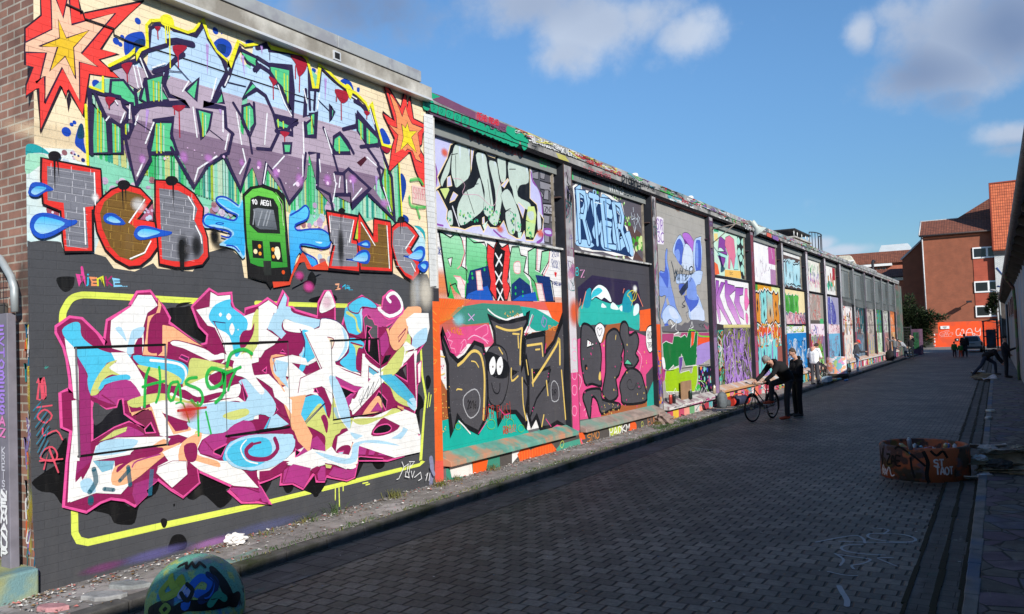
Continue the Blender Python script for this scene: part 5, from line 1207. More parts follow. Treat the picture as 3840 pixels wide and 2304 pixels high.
# ============ front wall ============
mural('front',-7.65,'PB','mural','upper graffiti in light blue and lilac letters with red starbursts above grey brick letters and a green train front')
cur('A')
_t0=ITEMS[-1][5]
# cream ground, lower grey ground
_t0.append(('p','f6e2bd',1.,[3920,0,9878,0,9878,5984,3920,5984]))
def poly_raw(col,l): _t0.append(('p',col,1.,l))
GP('e8f2ee','cfe9ea','C 250 -60 700 -40 850 120 1000 700 900 1000 260 900'); So('f6e2bd',500,120,500,1300,.6)
P('4c4d51','C 262 842 300 855 400 838 560 850 590 860 620 950 900 965 1020 1000 1100 1110 1300 1140 1480 1060 1520 1110 1860 1140 2000 960 2100 930 2200 900 2330 1010 2360 1200 2473 1220 D 60 1240 140 1235 310 1240 330 1150 400 1040 430 960 480 1040 540 1130 620 1060 700 1120 1200 1150 1310 1150 1480 1240 1560 1160 1652 1168 1700 1300 F 1730 1484 H 1715 225 1650 240 G 360 1205 330 900 300 100')
# teal curl at the left
P('1aa0a6','C 252 -80 330 -90 420 -50 480 10 400 -5 300 0 252 30',1); P('a6e2c4','C 252 20 320 0 420 10 470 60 380 120 252 200',1)
# starburst left
s='A 390 -20 395 150 240 275 240 630 312 645 250 825 248 940 365 855 388 1285 590 835 640 950 655 870 805 1135 865 720 1165 765 960 580 1145 525 975 480 1100 290 1390 10 820 125 785 140 755 -20'
PO('f5433c','2a1626',15,s)
PO('fbc7a6','3a1838',11,'A 490 -20 500 285 242 412 242 508 445 512 385 765 345 800 430 738 430 1000 600 655 770 980 765 600 945 648 785 520 1115 128 690 240 668 -20 650 -20 608 175 535 -20')
PO('f3c62c','3a1838',9,'A 560 185 640 370 860 295 710 460 730 765 628 545 480 690 555 455 375 450 575 370')
P('231326','A 640 960 662 890 690 960 660 1090')
# blue bubbles
for x,y,r in ((1330,205,32),(1120,400,34),(1160,430,24),(1180,360,22),(2080,300,34),(2140,325,9),(930,815,44),(640,1275,46),(690,1205,20),(718,1185,20)): D('1747b5',r,x,y)
P('1747b5','A 1195 400 1230 340 1310 312 1385 320 1400 450 1300 520 1210 540',1); P('0f3f78','A 1300 400 1385 380 1395 450 1290 480',1,.7)
P('1747b5','A 2060 430 2100 380 2150 372 2220 410 2240 480 2190 560 2100 500',1); P('0f3f78','A 2100 430 2180 440 2170 520 2110 490',1,.6)
P('1747b5','A 2370 400 2400 385 2450 400 2440 425 2380 430',1)
P('1747b5','A 760 1215 800 1210 810 1380 830 1484 770 1440 720 1380',1)
P('114a6a','A 760 1215 800 1205 812 1330 745 1330',1,.8)
P('1747b5','B 800 800 850 760 920 800 945 900 900 860 850 810',1);P('1747b5','B 975 850 1000 850 998 890 975 885',1);P('1747b5','B 540 660 575 670 575 700 540 710',1);P('124c7a','B 535 760 570 745 575 800 535 830',1)
P('1747b5','B 1195 1255 1240 1255 1300 1390 1200 1380',1);
P('15409c','D 1395 200 1440 240 1450 340 1415 470 1395 440',1);P('15409c','D 1420 590 1470 620 1470 670 1425 660',1)
# green panel behind the letters
PAN='A 860 880 1000 760 1170 760 1330 900 1500 740 1660 690 2100 700 B 0 600 500 640 900 1050 1200 1420 D 1250 150 1385 90 1400 640 1300 700 1120 640 1000 690 650 560 540 700 300 560 60 320 C 2330 380 2350 700 1950 700 1870 480 1490 330 1470 620 1450 430 1200 290 990 420 970 160 850 110 860 0'
P('86d2b2',PAN)
def yt(x): return 1100 if x<2473 else 1250
cur('A')
r=random.Random(3)
for x in range(880,3860,26):
    # top and bottom of panel along x (A coords)
    top=900+ (x-880)*.22 if x<1900 else 1125+(x-1900)*.12; bot=1500+ (x-880)*.37 if x<2300 else 2010+(x-2300)*.07
    if x>3600: top=1640
    c=r.choice(['37c46e','a8c51e','9bdcc4','c7e2c4','2b9e8c','5fd08c','d6d98a','7cc9b4','37c46e','bfe6d8'])
    Ln(c,r.uniform(14,34),[(x,top),(x+15,bot)],0,.85)
    if r.random()<.4: Ln('1f4a58',r.uniform(4,7),[(x+12,top+60),(x+24,bot-80*r.random())],0,.7)
# mauve/pale bubbles at the foot of the panel
cur('C')
blobs(['d9b8d8','c6d9ee','b0707c','e6cfe6','c9a6cf','9a5a66'],46,980,1480,250,640,8,42,11,.75)
blobs(['d9b8d8','c6d9ee','b0707c','e6cfe6','c9a6cf'],40,1900,2300,430,840,10,44,12,.75)
cur('D'); blobs(['d9b8d8','c6d9ee','b0707c','e6cfe6','c9a6cf'],60,330,760,480,1080,10,44,13,.8)
cur('C'); P('a05060','450 520 560 540 560 620 470 600',1); D('e8e8f4',12,508,570); blobs(['e8c9e2','9a5a66','c6d9ee'],10,560,720,-20,100,10,30,5,.8); P('f6dfbd','700 20 800 30 820 90 740 70')
for x,y,rr in ((720,10,10),(755,25,12),(800,65,20),(700,30,6)): D('1a2f7a',rr,x,y)
# letter bodies (three height bands follow the painter's fades)
def body(s,sm=0):
    ps=pts(s)
    for (zlo,zhi,col) in ((4.66,9,'b9d6f2'),(3.98,4.74,'b6a4b4'),(0,4.06,'876876')): pass
    _t0.append(('B','x',[4620,4760,3900,4060],fl(ps)))
cur('A')
body('890 895 1150 945 1172 990 1230 975 1275 1010 1262 1190 1165 1235 1075 1160 1020 1165')
body('1060 670 1240 600 1340 560 1440 760 1300 900 1330 870 1290 850 1160 770')
body('1430 470 1430 300 1480 240 1580 250 1640 300 1850 360 1950 260 2050 480 2170 640 2300 470 2320 600 2440 700 2420 780 2330 950 2300 1250 2440 1484 C 2473 60 2300 330 2180 20 2000 120 1870 320 1640 -150 1660 -310 1480 -310 1420 60 1300 300 1180 -60 1290 -420 1400 -440 1480 -520 1640 -750 1400 -740')
body('2440 430 B 100 440 130 470 300 520 430 560 500 640 530 870 600 900 610 680 740 800 830 870 1050 1080 1100 1060 1200 1420 D 1230 150 1120 330 1330 650 1060 380 920 490 740 400 720 500 590 350 500 0 480 230 310 480 250 380 100 160 40 390 -20 200 C 2390 60 2330 -100')
# negative windows in green with dark edges
def win(s,sm=0,c='58c98c'):
    P(c,s,sm); Cl(IND,26,s,sm)
cur('A')
for s in ('1390 770 1560 720 1550 860 1620 980 1400 1000 1340 960','1060 780 1180 780 1310 950 1300 1050 1210 990 1160 960 1050 905','1780 880 1905 765 1880 975','2060 1000 2130 880 2150 1000','2310 480 2473 560 2473 660 2380 600','2330 950 2420 800 2473 860','1890 1060 2035 1095 2010 1240 1940 1350',
 '1480 1180 1660 1180 1640 1340 1720 1484 1440 1484 1470 1300','880 1000 1020 1180 1040 1484 860 1484','1050 1180 1160 1240 1170 1484 1060 1484','1185 1190 1255 1200 1220 1310 1180 1300','2330 1030 2400 1010 2440 1060 2450 1200 2380 1300 2330 1180'): win(s)
cur('B')
for s in ('120 630 320 680 320 1060 240 850 130 740','0 600 30 640 0 700','160 1130 330 1210 310 1260 180 1230','960 1110 1030 1170 1040 1390 970 1270','1045 1190 1170 1330 1170 1420 1050 1400','710 1020 745 1080 710 1170','470 1200 560 1130 560 1310 480 1320','740 1330 800 1300 880 1420 900 1484 730 1484','510 1100 570 1090 560 1300','250 1390 330 1390 320 1484 260 1484'): win(s)
# stripes of lime inside larger windows
cur('A')
for x,a,b in ((1470,790,980),(1520,800,990),(930,1060,1470),(960,1080,1470),(1500,1210,1480),(1540,1200,1480),(1100,1200,1470),(1200,1200,1300),(1945,1100,1320),(2370,1040,1280)): Ln('c8cf1e',16,[(x,a),(x+3,b)],0,.9); Ln('d7ede2',9,[(x+28,a+20),(x+30,b-10)],0,.8)
cur('B')
for x,a,b in ((180,690,790),(260,720,940),(290,740,1030),(200,1150,1230),(250,1180,1240),(1000,1160,1350),(1080,1240,1400),(790,1340,1480),(525,1130,1290)): Ln('c8e24a',16,[(x,a),(x+3,b)],0,.9)
# main indigo outlines
cur('A')
for w,s in ((44,'850 870 870 1484'),(34,'880 890 1150 945 1180 1030 1230 1080 1210 1160 1160 1230 1060 1160 1020 1170 900 900'),(40,'1060 665 1300 590 1400 500 1600 440'),(34,'1330 570 1450 760 1390 770 1420 1000 1310 1030 1290 870'),(30,'1350 560 1440 740'),
 (30,'1425 460 1440 280 1500 235 1560 245 1610 290'),(34,'1660 290 1760 310 1880 350 1950 240 2000 380 2080 500 2180 640 2240 600 2310 460'),(60,'1610 410 1700 400 1850 435'),(44,'1470 700 1600 660 1700 560 1760 530'),(44,'1600 690 1570 820 1620 930 1800 1010 1500 1010 1330 1040 1280 1100'),
 (36,'2140 590 2180 700 2100 850 2040 1000 1950 1010 2160 1050 2170 1240 2240 1300'),(40,'2240 600 2200 730 2150 830'),(34,'1470 1170 1660 1150 1640 1300 1700 1484'),(34,'1480 1170 1450 1330 1420 1430 C 1440 60 1300 310 1230 20 1190 -170'),(34,'C 1640 -50 1860 330 1990 120 2150 20 2310 350 2400 60'),
 (30,'2440 1000 2450 1200 2400 1330 2330 1150 2240 1000'),(26,'2390 1290 2420 1484'),(34,'2230 1300 2190 1484 C 2120 30'),(30,'1185 1000 1260 1000 1280 1200 1220 1340 1170 1330')): Ln(IND,w,s)
cur('B')
for w,s in ((44,'0 470 100 440 110 480 300 510 430 560 500 640'),(40,'0 560 110 630 330 650 350 880 340 1140 250 900 120 700 30 640 -30 680'),(36,'500 640 510 870 590 870 615 650 760 790 900 890 1060 1080 1110 1040 1190 1420 D 1300 230 1330 650'),(36,'0 870 80 930 160 1110 200 1300 130 1450 0 1440'),(40,'160 1120 390 1190 330 1230 340 1300 180 1270'),(34,'470 870 460 1130 570 1090 560 1330 470 1320 460 1190'),(30,'500 880 510 1060'),(30,'560 890 550 1060'),
 (40,'830 1255 960 1220 960 1100 1180 1340 1180 1400 1130 1410 D 1000 -60'),(34,'940 980 1080 1060'),(34,'640 1240 700 1390 760 1484'),(36,'740 1330 800 1290 870 1370 930 1484'),(30,'390 1190 300 1240'),(30,'D 40 390 90 100 220 260 310 480 430 330 470 0'),(34,'D 500 0 590 0 580 330 700 400 735 560'),(34,'D 740 400 900 400 905 520 1090 340 880 150 830 200 750 190'),(34,'D 1080 400 1335 650 1200 300 1170 100 1060 -60'),(30,'D 730 0 780 180'),(26,'D 1160 110 1220 160 1200 250 1160 150'),(30,'D 840 190 850 400'),(26,'D 1370 90 1400 600')): Ln(IND,w,s)
P('4b1525','D 960 90 1040 30 1060 60 1000 130')
# white highlights
cur('A')
for s in ('1340 570 1410 750','1275 640 1320 850','1310 640 1360 850','1100 980 1120 1010','1240 1020 1235 1150','1190 1090 1150 1190','1040 1130 1010 1170','1320 1120 1290 1210','1850 1040 1890 1330','1750 890 1810 790','2140 1080 2140 1280','2270 1090 2320 1400','2030 960 2080 760','2190 1300 2160 1450','2200 740 2160 830','1470 1190 1390 1390','1460 660 1580 620'): Ln('f2f4f8',14,s)
cur('C')
for s in ('1380 60 1310 220','2080 30 1900 150 1865 270','2330 -40 2360 90 2300 200','540 0 540 1' ): Ln('f2f4f8',16,s)
cur('B')
for s in ('200 830 260 1000 330 1120','95 1100 70 1400','450 870 480 1000','600 910 580 1060','440 1190 450 1484','650 1250 720 1484','860 900 960 960','1090 1060 1130 1200'): Ln('f2f4f8',14,s)
cur('D')
for s in ('60 290 90 100','260 30 150 150','440 20 440 220 350 310','600 60 610 180','740 200 760 300 730 470','1060 40 1150 120','1220 330 1290 560','920 450 1010 340','800 230 790 330','860 260 865 380'): Ln('f2f4f8',14,s)
# red drips
def drip(s1,*ls):
    P('a81c34',s1,1)
    for l in ls: Ln('a81c34',13,l)
cur('A')
drip('1480 265 1540 262 1520 300 1505 300','1508 290 1514 380'); drip('1160 630 1260 610 1240 670 1215 720 1190 690','1210 690 1217 795'); drip('1650 450 1790 450 1760 500 1720 530 1700 560','1705 540 1710 660','1670 480 1690 500')
drip('1000 945 1100 955 1055 1010 1030 1020','1038 990 1038 1050'); drip('1650 1030 1775 1025 1740 1070 1700 1080','1715 1060 1722 1330','1670 1060 1672 1110')
cur('B')
drip('320 540 430 560 480 620 460 690 400 740 370 620','410 700 405 890','370 640 368 760'); drip('750 865 870 895 880 960 830 1000 780 950','810 960 812 1160','768 900 765 980'); drip('110 740 190 790 160 830 140 800','152 800 155 960'); drip('220 1275 310 1285 265 1330','262 1300 264 1370'); drip('1195 1420 1290 1440 1250 1484'); drip('1030 1075 1090 1090 1060 1120','1060 1090 1058 1150')
# lilac drips
for s in ('A 1990 430 1990 720','A 2330 540 2350 740','A 1410 1060 1390 1280','A 2110 1060 2120 1120','B 660 760 655 980','B 40 440 45 530','D 920 250 930 390','D 1150 220 1155 400'): Tp('c7a2e6',34,s,0,.8)
# yellow contour
cur('A')
Y='efe92e'
for w,s in ((30,'1040 640 1230 545 1290 490 1295 570 1340 490 1410 460 1400 250 1440 205 1560 200 1640 260 1800 320 1860 300 1900 250 1945 190 2000 360 2080 500 2180 590 2200 650 2290 400 2350 445 2473 430'),(24,'855 845 980 890 980 750'),(26,'815 1020 830 1484 C 835 110')): Ln(Y,w,s)
for w,s in ((34,'B 110 410 130 465 300 500 430 530 480 570 520 720 545 850 580 850 605 630 690 700 780 790 870 860 960 910 1050 1000 1075 1060 1105 1000 1140 1150 1210 1400 1300 1425'),(20,'D 1375 60 1410 660')): Ln(Y,w,s)
P(Y,'A 1530 190 1560 150 1620 150 1660 200 1660 260 1560 250',1)
for s in ('1580 230 1590 420','1620 240 1630 660','1600 230 1605 330'): Ln(Y,12,s)
P(Y,'B 850 830 880 820 920 880 900 960 870 900',1); Ln(Y,10,'B 890 900 900 960')
# ink scratch lines
for s in ('A 1620 690 1740 700','A 1670 620 1830 800','A 2190 800 2360 840','A 2010 1260 2140 1360','A 1300 1180 1440 1270','B 350 970 470 1000','B 590 970 700 1080','B 120 500 120 580'): Ln(IND,9,s)
# pink blobs low in the letters
cur('C')
for x,y,rx,ry in ((1360,60,40,60),(1760,40,50,70),(2000,50,50,50),(2320,90,30,40)): So('d08ad8',rx,ry,x,y,.8)
blobs(['e8c0e8','f2e6f2'],8,1300,2350,-60,60,5,16,4)
cur('D')
for x,y,rx,ry in ((180,190,40,60),(410,260,50,80),(680,260,45,70),(920,250,50,50),(1230,480,50,50),(20,110,30,50)): So('d08ad8',rx,ry,x,y,.8)
for x,y,r_ in ((205,170,16),(390,300,24),(680,290,18),(900,270,14),(10,140,14)): D('f2d4f0',r_,x,y)
blobs(['d9a6e0','f0e2f4'],14,150,800,100,330,4,12,8)
# right starburst
cur('B')
s='B 1222 830 1245 815 1385 1040 1420 890 1440 930 1447 1040 1475 930 1510 1150 1610 1200 1640 1245 1600 1300 1590 1400 D 1560 -60 1610 30 1680 520 1530 170 1480 -10 1440 0 1265 185 1300 -60 B 1325 1340 1220 1120 1210 1085 1320 1170'
PO('f5433c','2a1626',14,s); 
PO('fb9a63','3a1838',8,'B 1270 900 1350 1000 1400 1130 1430 1030 1460 1130 1495 1200 1600 1240 1550 1290 1580 1484 D 1560 20 1590 90 1530 60 1500 -20 1450 -40 1390 30 B 1330 1484 1360 1310 1265 1205 1350 1240 1340 1120')
PO('f6dc2e','3a1838',7,'B 1395 1200 1430 1240 1450 1185 1470 1270 1545 1270 1490 1330 1540 1484 1450 1390 1380 1460 1410 1330')
P('f5433c','D 1280 170 1300 20 1400 -40 1460 0'); 
# teal soft tag right
cur('D')
for s in ('1480 260 1560 250 1600 300','1470 420 1490 510 1620 520','1540 520 1570 620'): Ln('45c75c',30,s,1,.7)
GP('f6d0c8','f8dcd2','1490 300 1620 330 1630 510 1500 480',0,.8); text('SNYR','e07b8c',6,(1500,330),(1620,350),(1615,460),(1510,440),.06)
P('2aa7b2','1525 700 1580 705 1630 760 1635 860 1610 780 1560 730',1); GP('c9ecf4','a8e2f2','1500 730 1580 740 1635 860 1640 1160 1560 1160 1480 940',0,.9)
# ---- TGB / UNC letters ----
def letter(fill,outer,inner,thick=50,bc=None):
    P('e8352e',outer); Cl('1a1014',18,outer); P(fill,inner)
cur('C')
letter('7d7e88','385 45 480 65 960 155 975 430 960 530 880 550 885 950 610 955 590 850 570 560 400 490 380 240','440 125 900 190 925 510 810 520 840 915 630 905 600 480 445 455')
bricks('e6e6ee',450,900,[150,215,290,360,430],21); bricks('e6e6ee',610,830,[560,630,690,750,830,890],22)
letter('7a5a28','970 430 1060 350 1200 300 1340 340 1455 460 1330 640 1480 660 1530 880 1440 1010 1340 1090 1230 1100 1100 1030 1000 930 920 760 890 580 900 500','990 470 1100 390 1200 360 1340 400 1400 450 1230 670 1290 720 1440 830 1380 980 1260 1040 1140 1000 1050 900 970 720 950 580')
bricks('c9a04a',1000,1400,[440,520,590,660,740,820,900],23)
PO('b0607a','1a1014',16,'1320 640 1460 470 1470 660'); blobs(['c6d9ee','d9b8d8'],7,1380,1460,540,640,8,24,2)
letter('7c7d86','1480 260 1640 265 1720 290 1860 390 1950 530 1940 660 1990 820 2000 1000 1940 1080 1800 1105 1680 1105 1520 1070 1500 780 1480 600','1520 340 1700 360 1830 430 1890 540 1860 650 1940 800 1950 960 1900 1020 1760 1050 1640 1040 1550 1020')
bricks('e6e6ee',1530,1860,[400,470,540,610,680,760,840,920,990],24)
So('151515',70,170,1750,930,.95); So('151515',60,140,1880,900,.85); So('6e6c70',50,60,1800,930,.6); So('151515',60,110,2060,800,.9); So('151515',90,60,2120,890,.8); Ln('131313',50,'1735 860 1740 1100',0,.9)
for s in ('895 190 905 500','795 530 810 880','1380 450 1230 670','1800 420 1860 520 1850 640','1870 700 1920 800 1930 870','1440 850 1380 960 1240 1020'): Ln('fdfdfd',13,s)
So('ffffff',40,50,905,430,.9); So('ffffff',80,80,1320,500,.6)
# black drip caps
for x,y in ((510,20),(1180,300),(1640,260)): 
    P('141014','%d %d %d %d %d %d %d %d %d %d %d %d'%(x-60,y,x-30,y-35,x+30,y-35,x+65,y+5,x+30,y+50,x-35,y+50),1)
Tp('141014',24,'510 50 515 340');Tp('141014',16,'540 60 555 240');Tp('141014',20,'1165 330 1175 550');Tp('141014',14,'1195 330 1200 480');Tp('141014',20,'1655 300 1655 520'); Ln('141014',6,'1640 0 1642 250');Ln('141014',5,'1480 0 1478 250')
# drops
def drop(s,s2):
    PO('1c56c4','1c4fc0',10,s,1); GP('35b6ee','a9d8f4',s2,1)
drop('265 360 300 290 400 295 490 345 480 360 420 370 350 415 290 415 262 390','285 370 330 325 400 325 430 345 340 400 300 395')
drop('275 690 310 610 400 580 520 600 640 650 720 650 710 680 620 720 500 790 380 820 300 770','315 690 370 620 460 625 610 675 520 740 400 780 330 750')
drop('985 620 1020 585 1100 595 1190 680 1100 690 1010 670','1010 640 1060 610 1150 665 1080 672')
drop('1280 770 1320 710 1420 710 1560 750 1640 765 1600 790 1480 810 1340 835 1290 810','1310 770 1380 730 1530 765 1400 810 1330 805')
# splash blue left of train
P('9fd4f2','1940 650 1990 590 2140 620 2230 640 2280 600 2170 560 2070 470 2090 420 2180 430 2280 510 2330 470 2350 1000 2250 930 2160 900 2100 880 2220 790 2180 740 2060 720 1960 720',1)
GP('4cc3f2','2aa6e8','1960 650 2010 600 2200 650 2290 600 2230 560 2090 470 2110 440 2200 470 2290 530 2330 480 2345 980 2270 900 2140 870 2240 790 2200 730 2050 690 1970 700',1)
Ln('1745b8',18,'2280 505 2170 430 2090 425 2075 470 2180 560 2270 600 2240 650 2130 625 1990 590 1945 640 1970 700 2100 735 2210 770 2190 815 2120 800',1); Ln('1745b8',16,'2170 890 2240 900 2290 950',1); Cl('1745b8',8,'2065 680 2100 670 2140 680 2105 690',1)
So('151515',40,90,2050,790,.85)
# green train
PO('1d1b1a','0f0f0f',12,'2330 400 2400 330 D 60 310 200 360 255 410 270 620 320 1220 160 1250 120 1300 80 1240 0 1220 C 2380 1190 2340 700')
GP('6fd04e','2f9433','C 2345 420 2420 350 D 30 335 140 370 200 420 255 700 285 1100 120 1110 0 1090 C 2400 1060 2370 900')
P('222522','C 2400 440 D 0 410 150 440 195 520 215 780 0 770 C 2440 740 2390 690')
GP('7e848c','5a6068','C 2425 540 D 0 530 150 550 185 740 20 735 C 2450 710')
for x in (40,90,120): Ln('b4bac2',14,'D %d 560 %d 700'%(x,x-40),0,.7)
for s in ('C 2440 560 2425 690',): Ln('b4bac2',12,s,0,.7)
text('10 AEGI','f6f6f6',10,(2410,445),(2600,465),(2605,510),(2415,490),.03)
cur('D')
P('1c1c1a','-60 840 45 850 58 1018 -50 1010')
P('1c1c1a','110 855 215 860 240 1055 130 1045')
for x,y,r_,c in ((15,900,20,'f39a2a'),(20,970,18,'f6a93a'),(-25,950,24,'ffe9b8'),(145,930,20,'f39a2a'),(150,1000,18,'f6a93a'),(185,965,34,'fff4cf')): D(c,r_,x,y)
P('fff4cf','160 920 200 910 215 1000 185 1025',1); P('2a2d2a','50 1040 125 1040 130 1180 60 1180'); D('e8541e',20,245,1150)
Ln('6fd04e',8,'170 380 240 470 260 760',0,.9); Ln('d8f0c0',6,'185 420 230 500 245 700')
# blue splash right of train
GP('5fc8f4','1f9ae6','300 600 400 560 460 510 495 560 480 630 370 680 360 730 500 745 600 730 690 800 700 880 640 920 520 905 420 890 400 920 480 990 560 1040 560 1110 500 1080 400 960 340 1120 320 1140',1)
Ln('1745b8',18,'315 600 400 550 460 505 495 560 470 640 365 690 380 745 500 735 620 740 695 800 695 890 620 915 500 885 410 885 430 950 540 1010 575 1060 560 1110 500 1080',1); P('c6ecfa','550 855 620 860 600 875',1)
So('151515',40,60,440,970,.6)
P('e0492f','400 1000 430 960 460 990 520 1100 650 1040 700 1130 560 1125 480 1120 440 1050 400 1060 330 1200 310 1270 150 1300 140 1240 300 1240 330 1150')
P('4c4d51','420 1060 450 1050 480 1130 540 1150 620 1150 330 1300 345 1160')
# second letters
letter('86868e','660 555 970 610 925 840 1000 850 980 1150 680 1120 705 980 740 850 700 850','690 600 925 640 900 870 955 880 960 1095 710 1090 745 900 700 830')
bricks('ececf2',700,900,[650,730,800],31,sl=.12); bricks('ececf2',720,950,[880,950,1020],32,sl=.12)
So('151515',36,230,800,900,.85)
letter('7a5a28','975 575 1115 800 1120 630 1280 660 1300 760 1300 1150 990 1135 960 850 940 820','995 650 1120 860 1160 860 1155 680 1245 700 1280 1110 1000 1095 985 880')
P('b6cf3e','935 830 968 640 965 830'); bricks('d0a850',1010,1260,[880,960,1040],33,sl=.1); bricks('d0a850',1160,1240,[720,790],34,sl=.1)
letter('8a8a92','1290 720 1340 670 1420 660 1500 720 1555 800 1475 930 1560 1050 1560 1160 1500 1240 1420 1190 1340 1080 1290 900','1310 750 1360 710 1440 710 1510 790 1430 940 1530 1080 1500 1190 1420 1150 1350 1060 1300 880')
bricks('ececf2',1320,1480,[770,830,890,960,1030,1090],35,sl=.1)
for s in ('925 650 880 860','995 670 1130 890','1245 700 1270 1110','1510 795 1425 920','1480 1060 1520 1140','690 610 700 760'): Ln('fdfdfd',11,s)
for x,y in ((810,555),(1385,635)): P('141014','%d %d %d %d %d %d %d %d'%(x-35,y,x,y-28,x+35,y,x,y+35),1); Tp('141014',16,'%d %d %d %d'%(x-8,y+20,x-10,y+150)); Tp('141014',12,'%d %d %d %d'%(x+8,y+20,x+10,y+100))
drop('960 880 1000 860 1050 845 1080 870 1075 910 1030 905','1000 880 1045 862 1065 890 1030 892'); drop('850 1025 920 1020 980 950 1050 940 1080 990 1060 1060 1000 1060 960 1045','910 1030 990 970 1045 960 1060 1010 1030 1045')
drop('1405 990 1470 990 1540 910 1600 910 1612 980 1570 1040 1490 1020','1450 1000 1550 935 1590 950 1580 1010 1530 1025'); drop('1545 1085 1590 1050 1640 1050 1640 1110 1600 1145 1560 1120','1570 1085 1600 1065 1625 1085 1610 1120')
# small writings on the grey
cur('C')
Ln('e8489c',24,'790 1100 800 1180 750 1170 775 1270 790 1200 815 1270 810 1190'); Ln('35c3ea',16,'850 1200 848 1265 840 1275'); D('35c3ea',9,848,1170)
for c,x in (('f39a66',890),('dce038',960),('a8286a',1040),('8ad0f4',1110)): pass
Ln('f39a66',18,'930 1205 870 1205 890 1240 930 1240');Ln('f39a66',18,'890 1240 885 1270 935 1272'); Ln('dce038',18,'945 1275 940 1215 985 1190 1000 1280 970 1200'); Ln('a8286a',18,'1020 1195 1035 1275');Ln('a8286a',16,'1075 1190 1030 1235 1080 1275'); Ln('8ad0f4',16,'1150 1220 1085 1215 1100 1245 1150 1245'); Ln('8ad0f4',16,'1100 1245 1100 1280 1170 1280')
for x in (1185,1203,1222): D('8ad0f4',6,x,1285)
cur('D')
Ln('f3b08a',14,'768 1265 800 1265 795 1290 765 1310 810 1308'); Ln('8a1c6c',12,'820 1275 826 1305'); Ln('35c3ea',10,'835 1290 860 1270 862 1310'); Ln('35c3ea',10,'880 1275 875 1300 905 1300');Ln('35c3ea',10,'895 1280 898 1318')
for x in (910,920,930): D('35c3ea',4,x,1318)
cur('C'); P('0e0e0f','550 1200 700 1190 720 1220 700 1300 630 1340 570 1290',1)
cur('D')
for x,y,rx,ry in ((420,1200,20,45),(520,1220,45,80)): P('0e0e0f','%d %d %d %d %d %d %d %d'%(x-rx,y,x,y-ry,x+rx,y,x,y+ry),1)
So('e04fa0',50,50,400,1180,.8); So('e04fa0',60,60,490,1290,.9)
So('cfd2d4',60,200,1530,1330,.7); So('e8e0d0',80,200,1620,1350,.8); So('d8d0c0',40,250,1500,1400,.4)
# right white strip of the upper wall
GP('f2f4f4','e6e8e6','B 1600 1100 1690 1120 D 1700 200 1730 1280 1660 1290 1640 700 1610 300',0,.85)
# ============ front wall, lower piece ============
mural('front',-7.65,'PB','mural','lower graffiti in white, sky blue and magenta with pink outline inside a pale yellow frame line')
ITEMS[-1][5].append(('p','4c4d51',1.,[3920,0,9878,0,9878,400,3920,520]))
MG='8f1c55'; M2='b23a86'; PK='ee58a2'; CY='4fc6ea'; CY2='b4dcf2'; PE='fbb98a'; LM='d2d87c'; WT='f6f5f2'; BK='0b0a0c'
YL='e4f062'
cur('E')
Ln(YL,58,'C 1960 1430 1500 1405 900 1370 760 1375 680 1410 630 1484 E 605 60 600 150',1)
Ln(YL,46,'D 0 1445 580 1465 1390 1484'); 
Ln(YL,30,'F 1590 370 1605 660 1640 870 1622 1040 1590 1484 H 1615 0 1580 40 1400 85',0)
Ln(YL,40,'H 1400 85 1000 185 640 275'); Ln(YL,44,'H 530 300 0 430'); Ln(YL,56,'G 2473 430 1600 620 850 790 760 770 722 700 718 480'); 
for s in ('H 765 270 765 380','H 800 260 805 440','H 840 240 840 290','H 1030 220 1080 210','H 1060 235 1095 225','F 1670 830 1655 970','F 1690 850 1675 960'): Ln(YL,13,s)
# black shadows round the letters
for s in ('G 640 0 330 180 330 250 400 300 520 320 600 420 620 200','E 640 1260 560 1370 480 1484 640 1484','G 950 380 870 470 1050 520 1100 600 1200 620 1300 600 1350 420 1500 320 1540 200 1500 180 1290 440 1150 380',
  'G 1900 100 1900 210 1800 340 1870 380 1960 330 2050 400 2130 460 2230 380 2230 340 2180 280 2220 240','F 1530 830 1600 870 1620 960 1580 1000 1580 1120 1540 1180 1500 1060 1490 1000','H 1040 0 1000 100 960 180 930 160 970 0','H 1120 0 1240 20 1220 70 1160 80','H 540 120 480 200 440 270 520 310 600 330 690 190 640 200','H 0 220 150 170 120 270 60 330','H 260 230 360 240 340 300 290 310',
  'F 1640 680 1670 660 1690 720 1660 800 1640 760','E 1600 20 1780 0 1840 0 1900 190 1980 270 1970 350 1620 130','C 1740 1445 1850 1440 1700 1484','D 530 1400 740 1360 770 1430 540 1440'): P(BK,s,1)
P(BK,'G 1550 580 1580 555 1615 580 1600 640 1570 645',1)
P(BK,'G 1640 780 1680 720 1760 715 1805 780 1790 850 1720 870 1620 880',1); 
P(BK,'H 550 300 600 290 600 340 560 350',1); P(BK,'G 1670 420 1690 415 1690 440 1675 445')
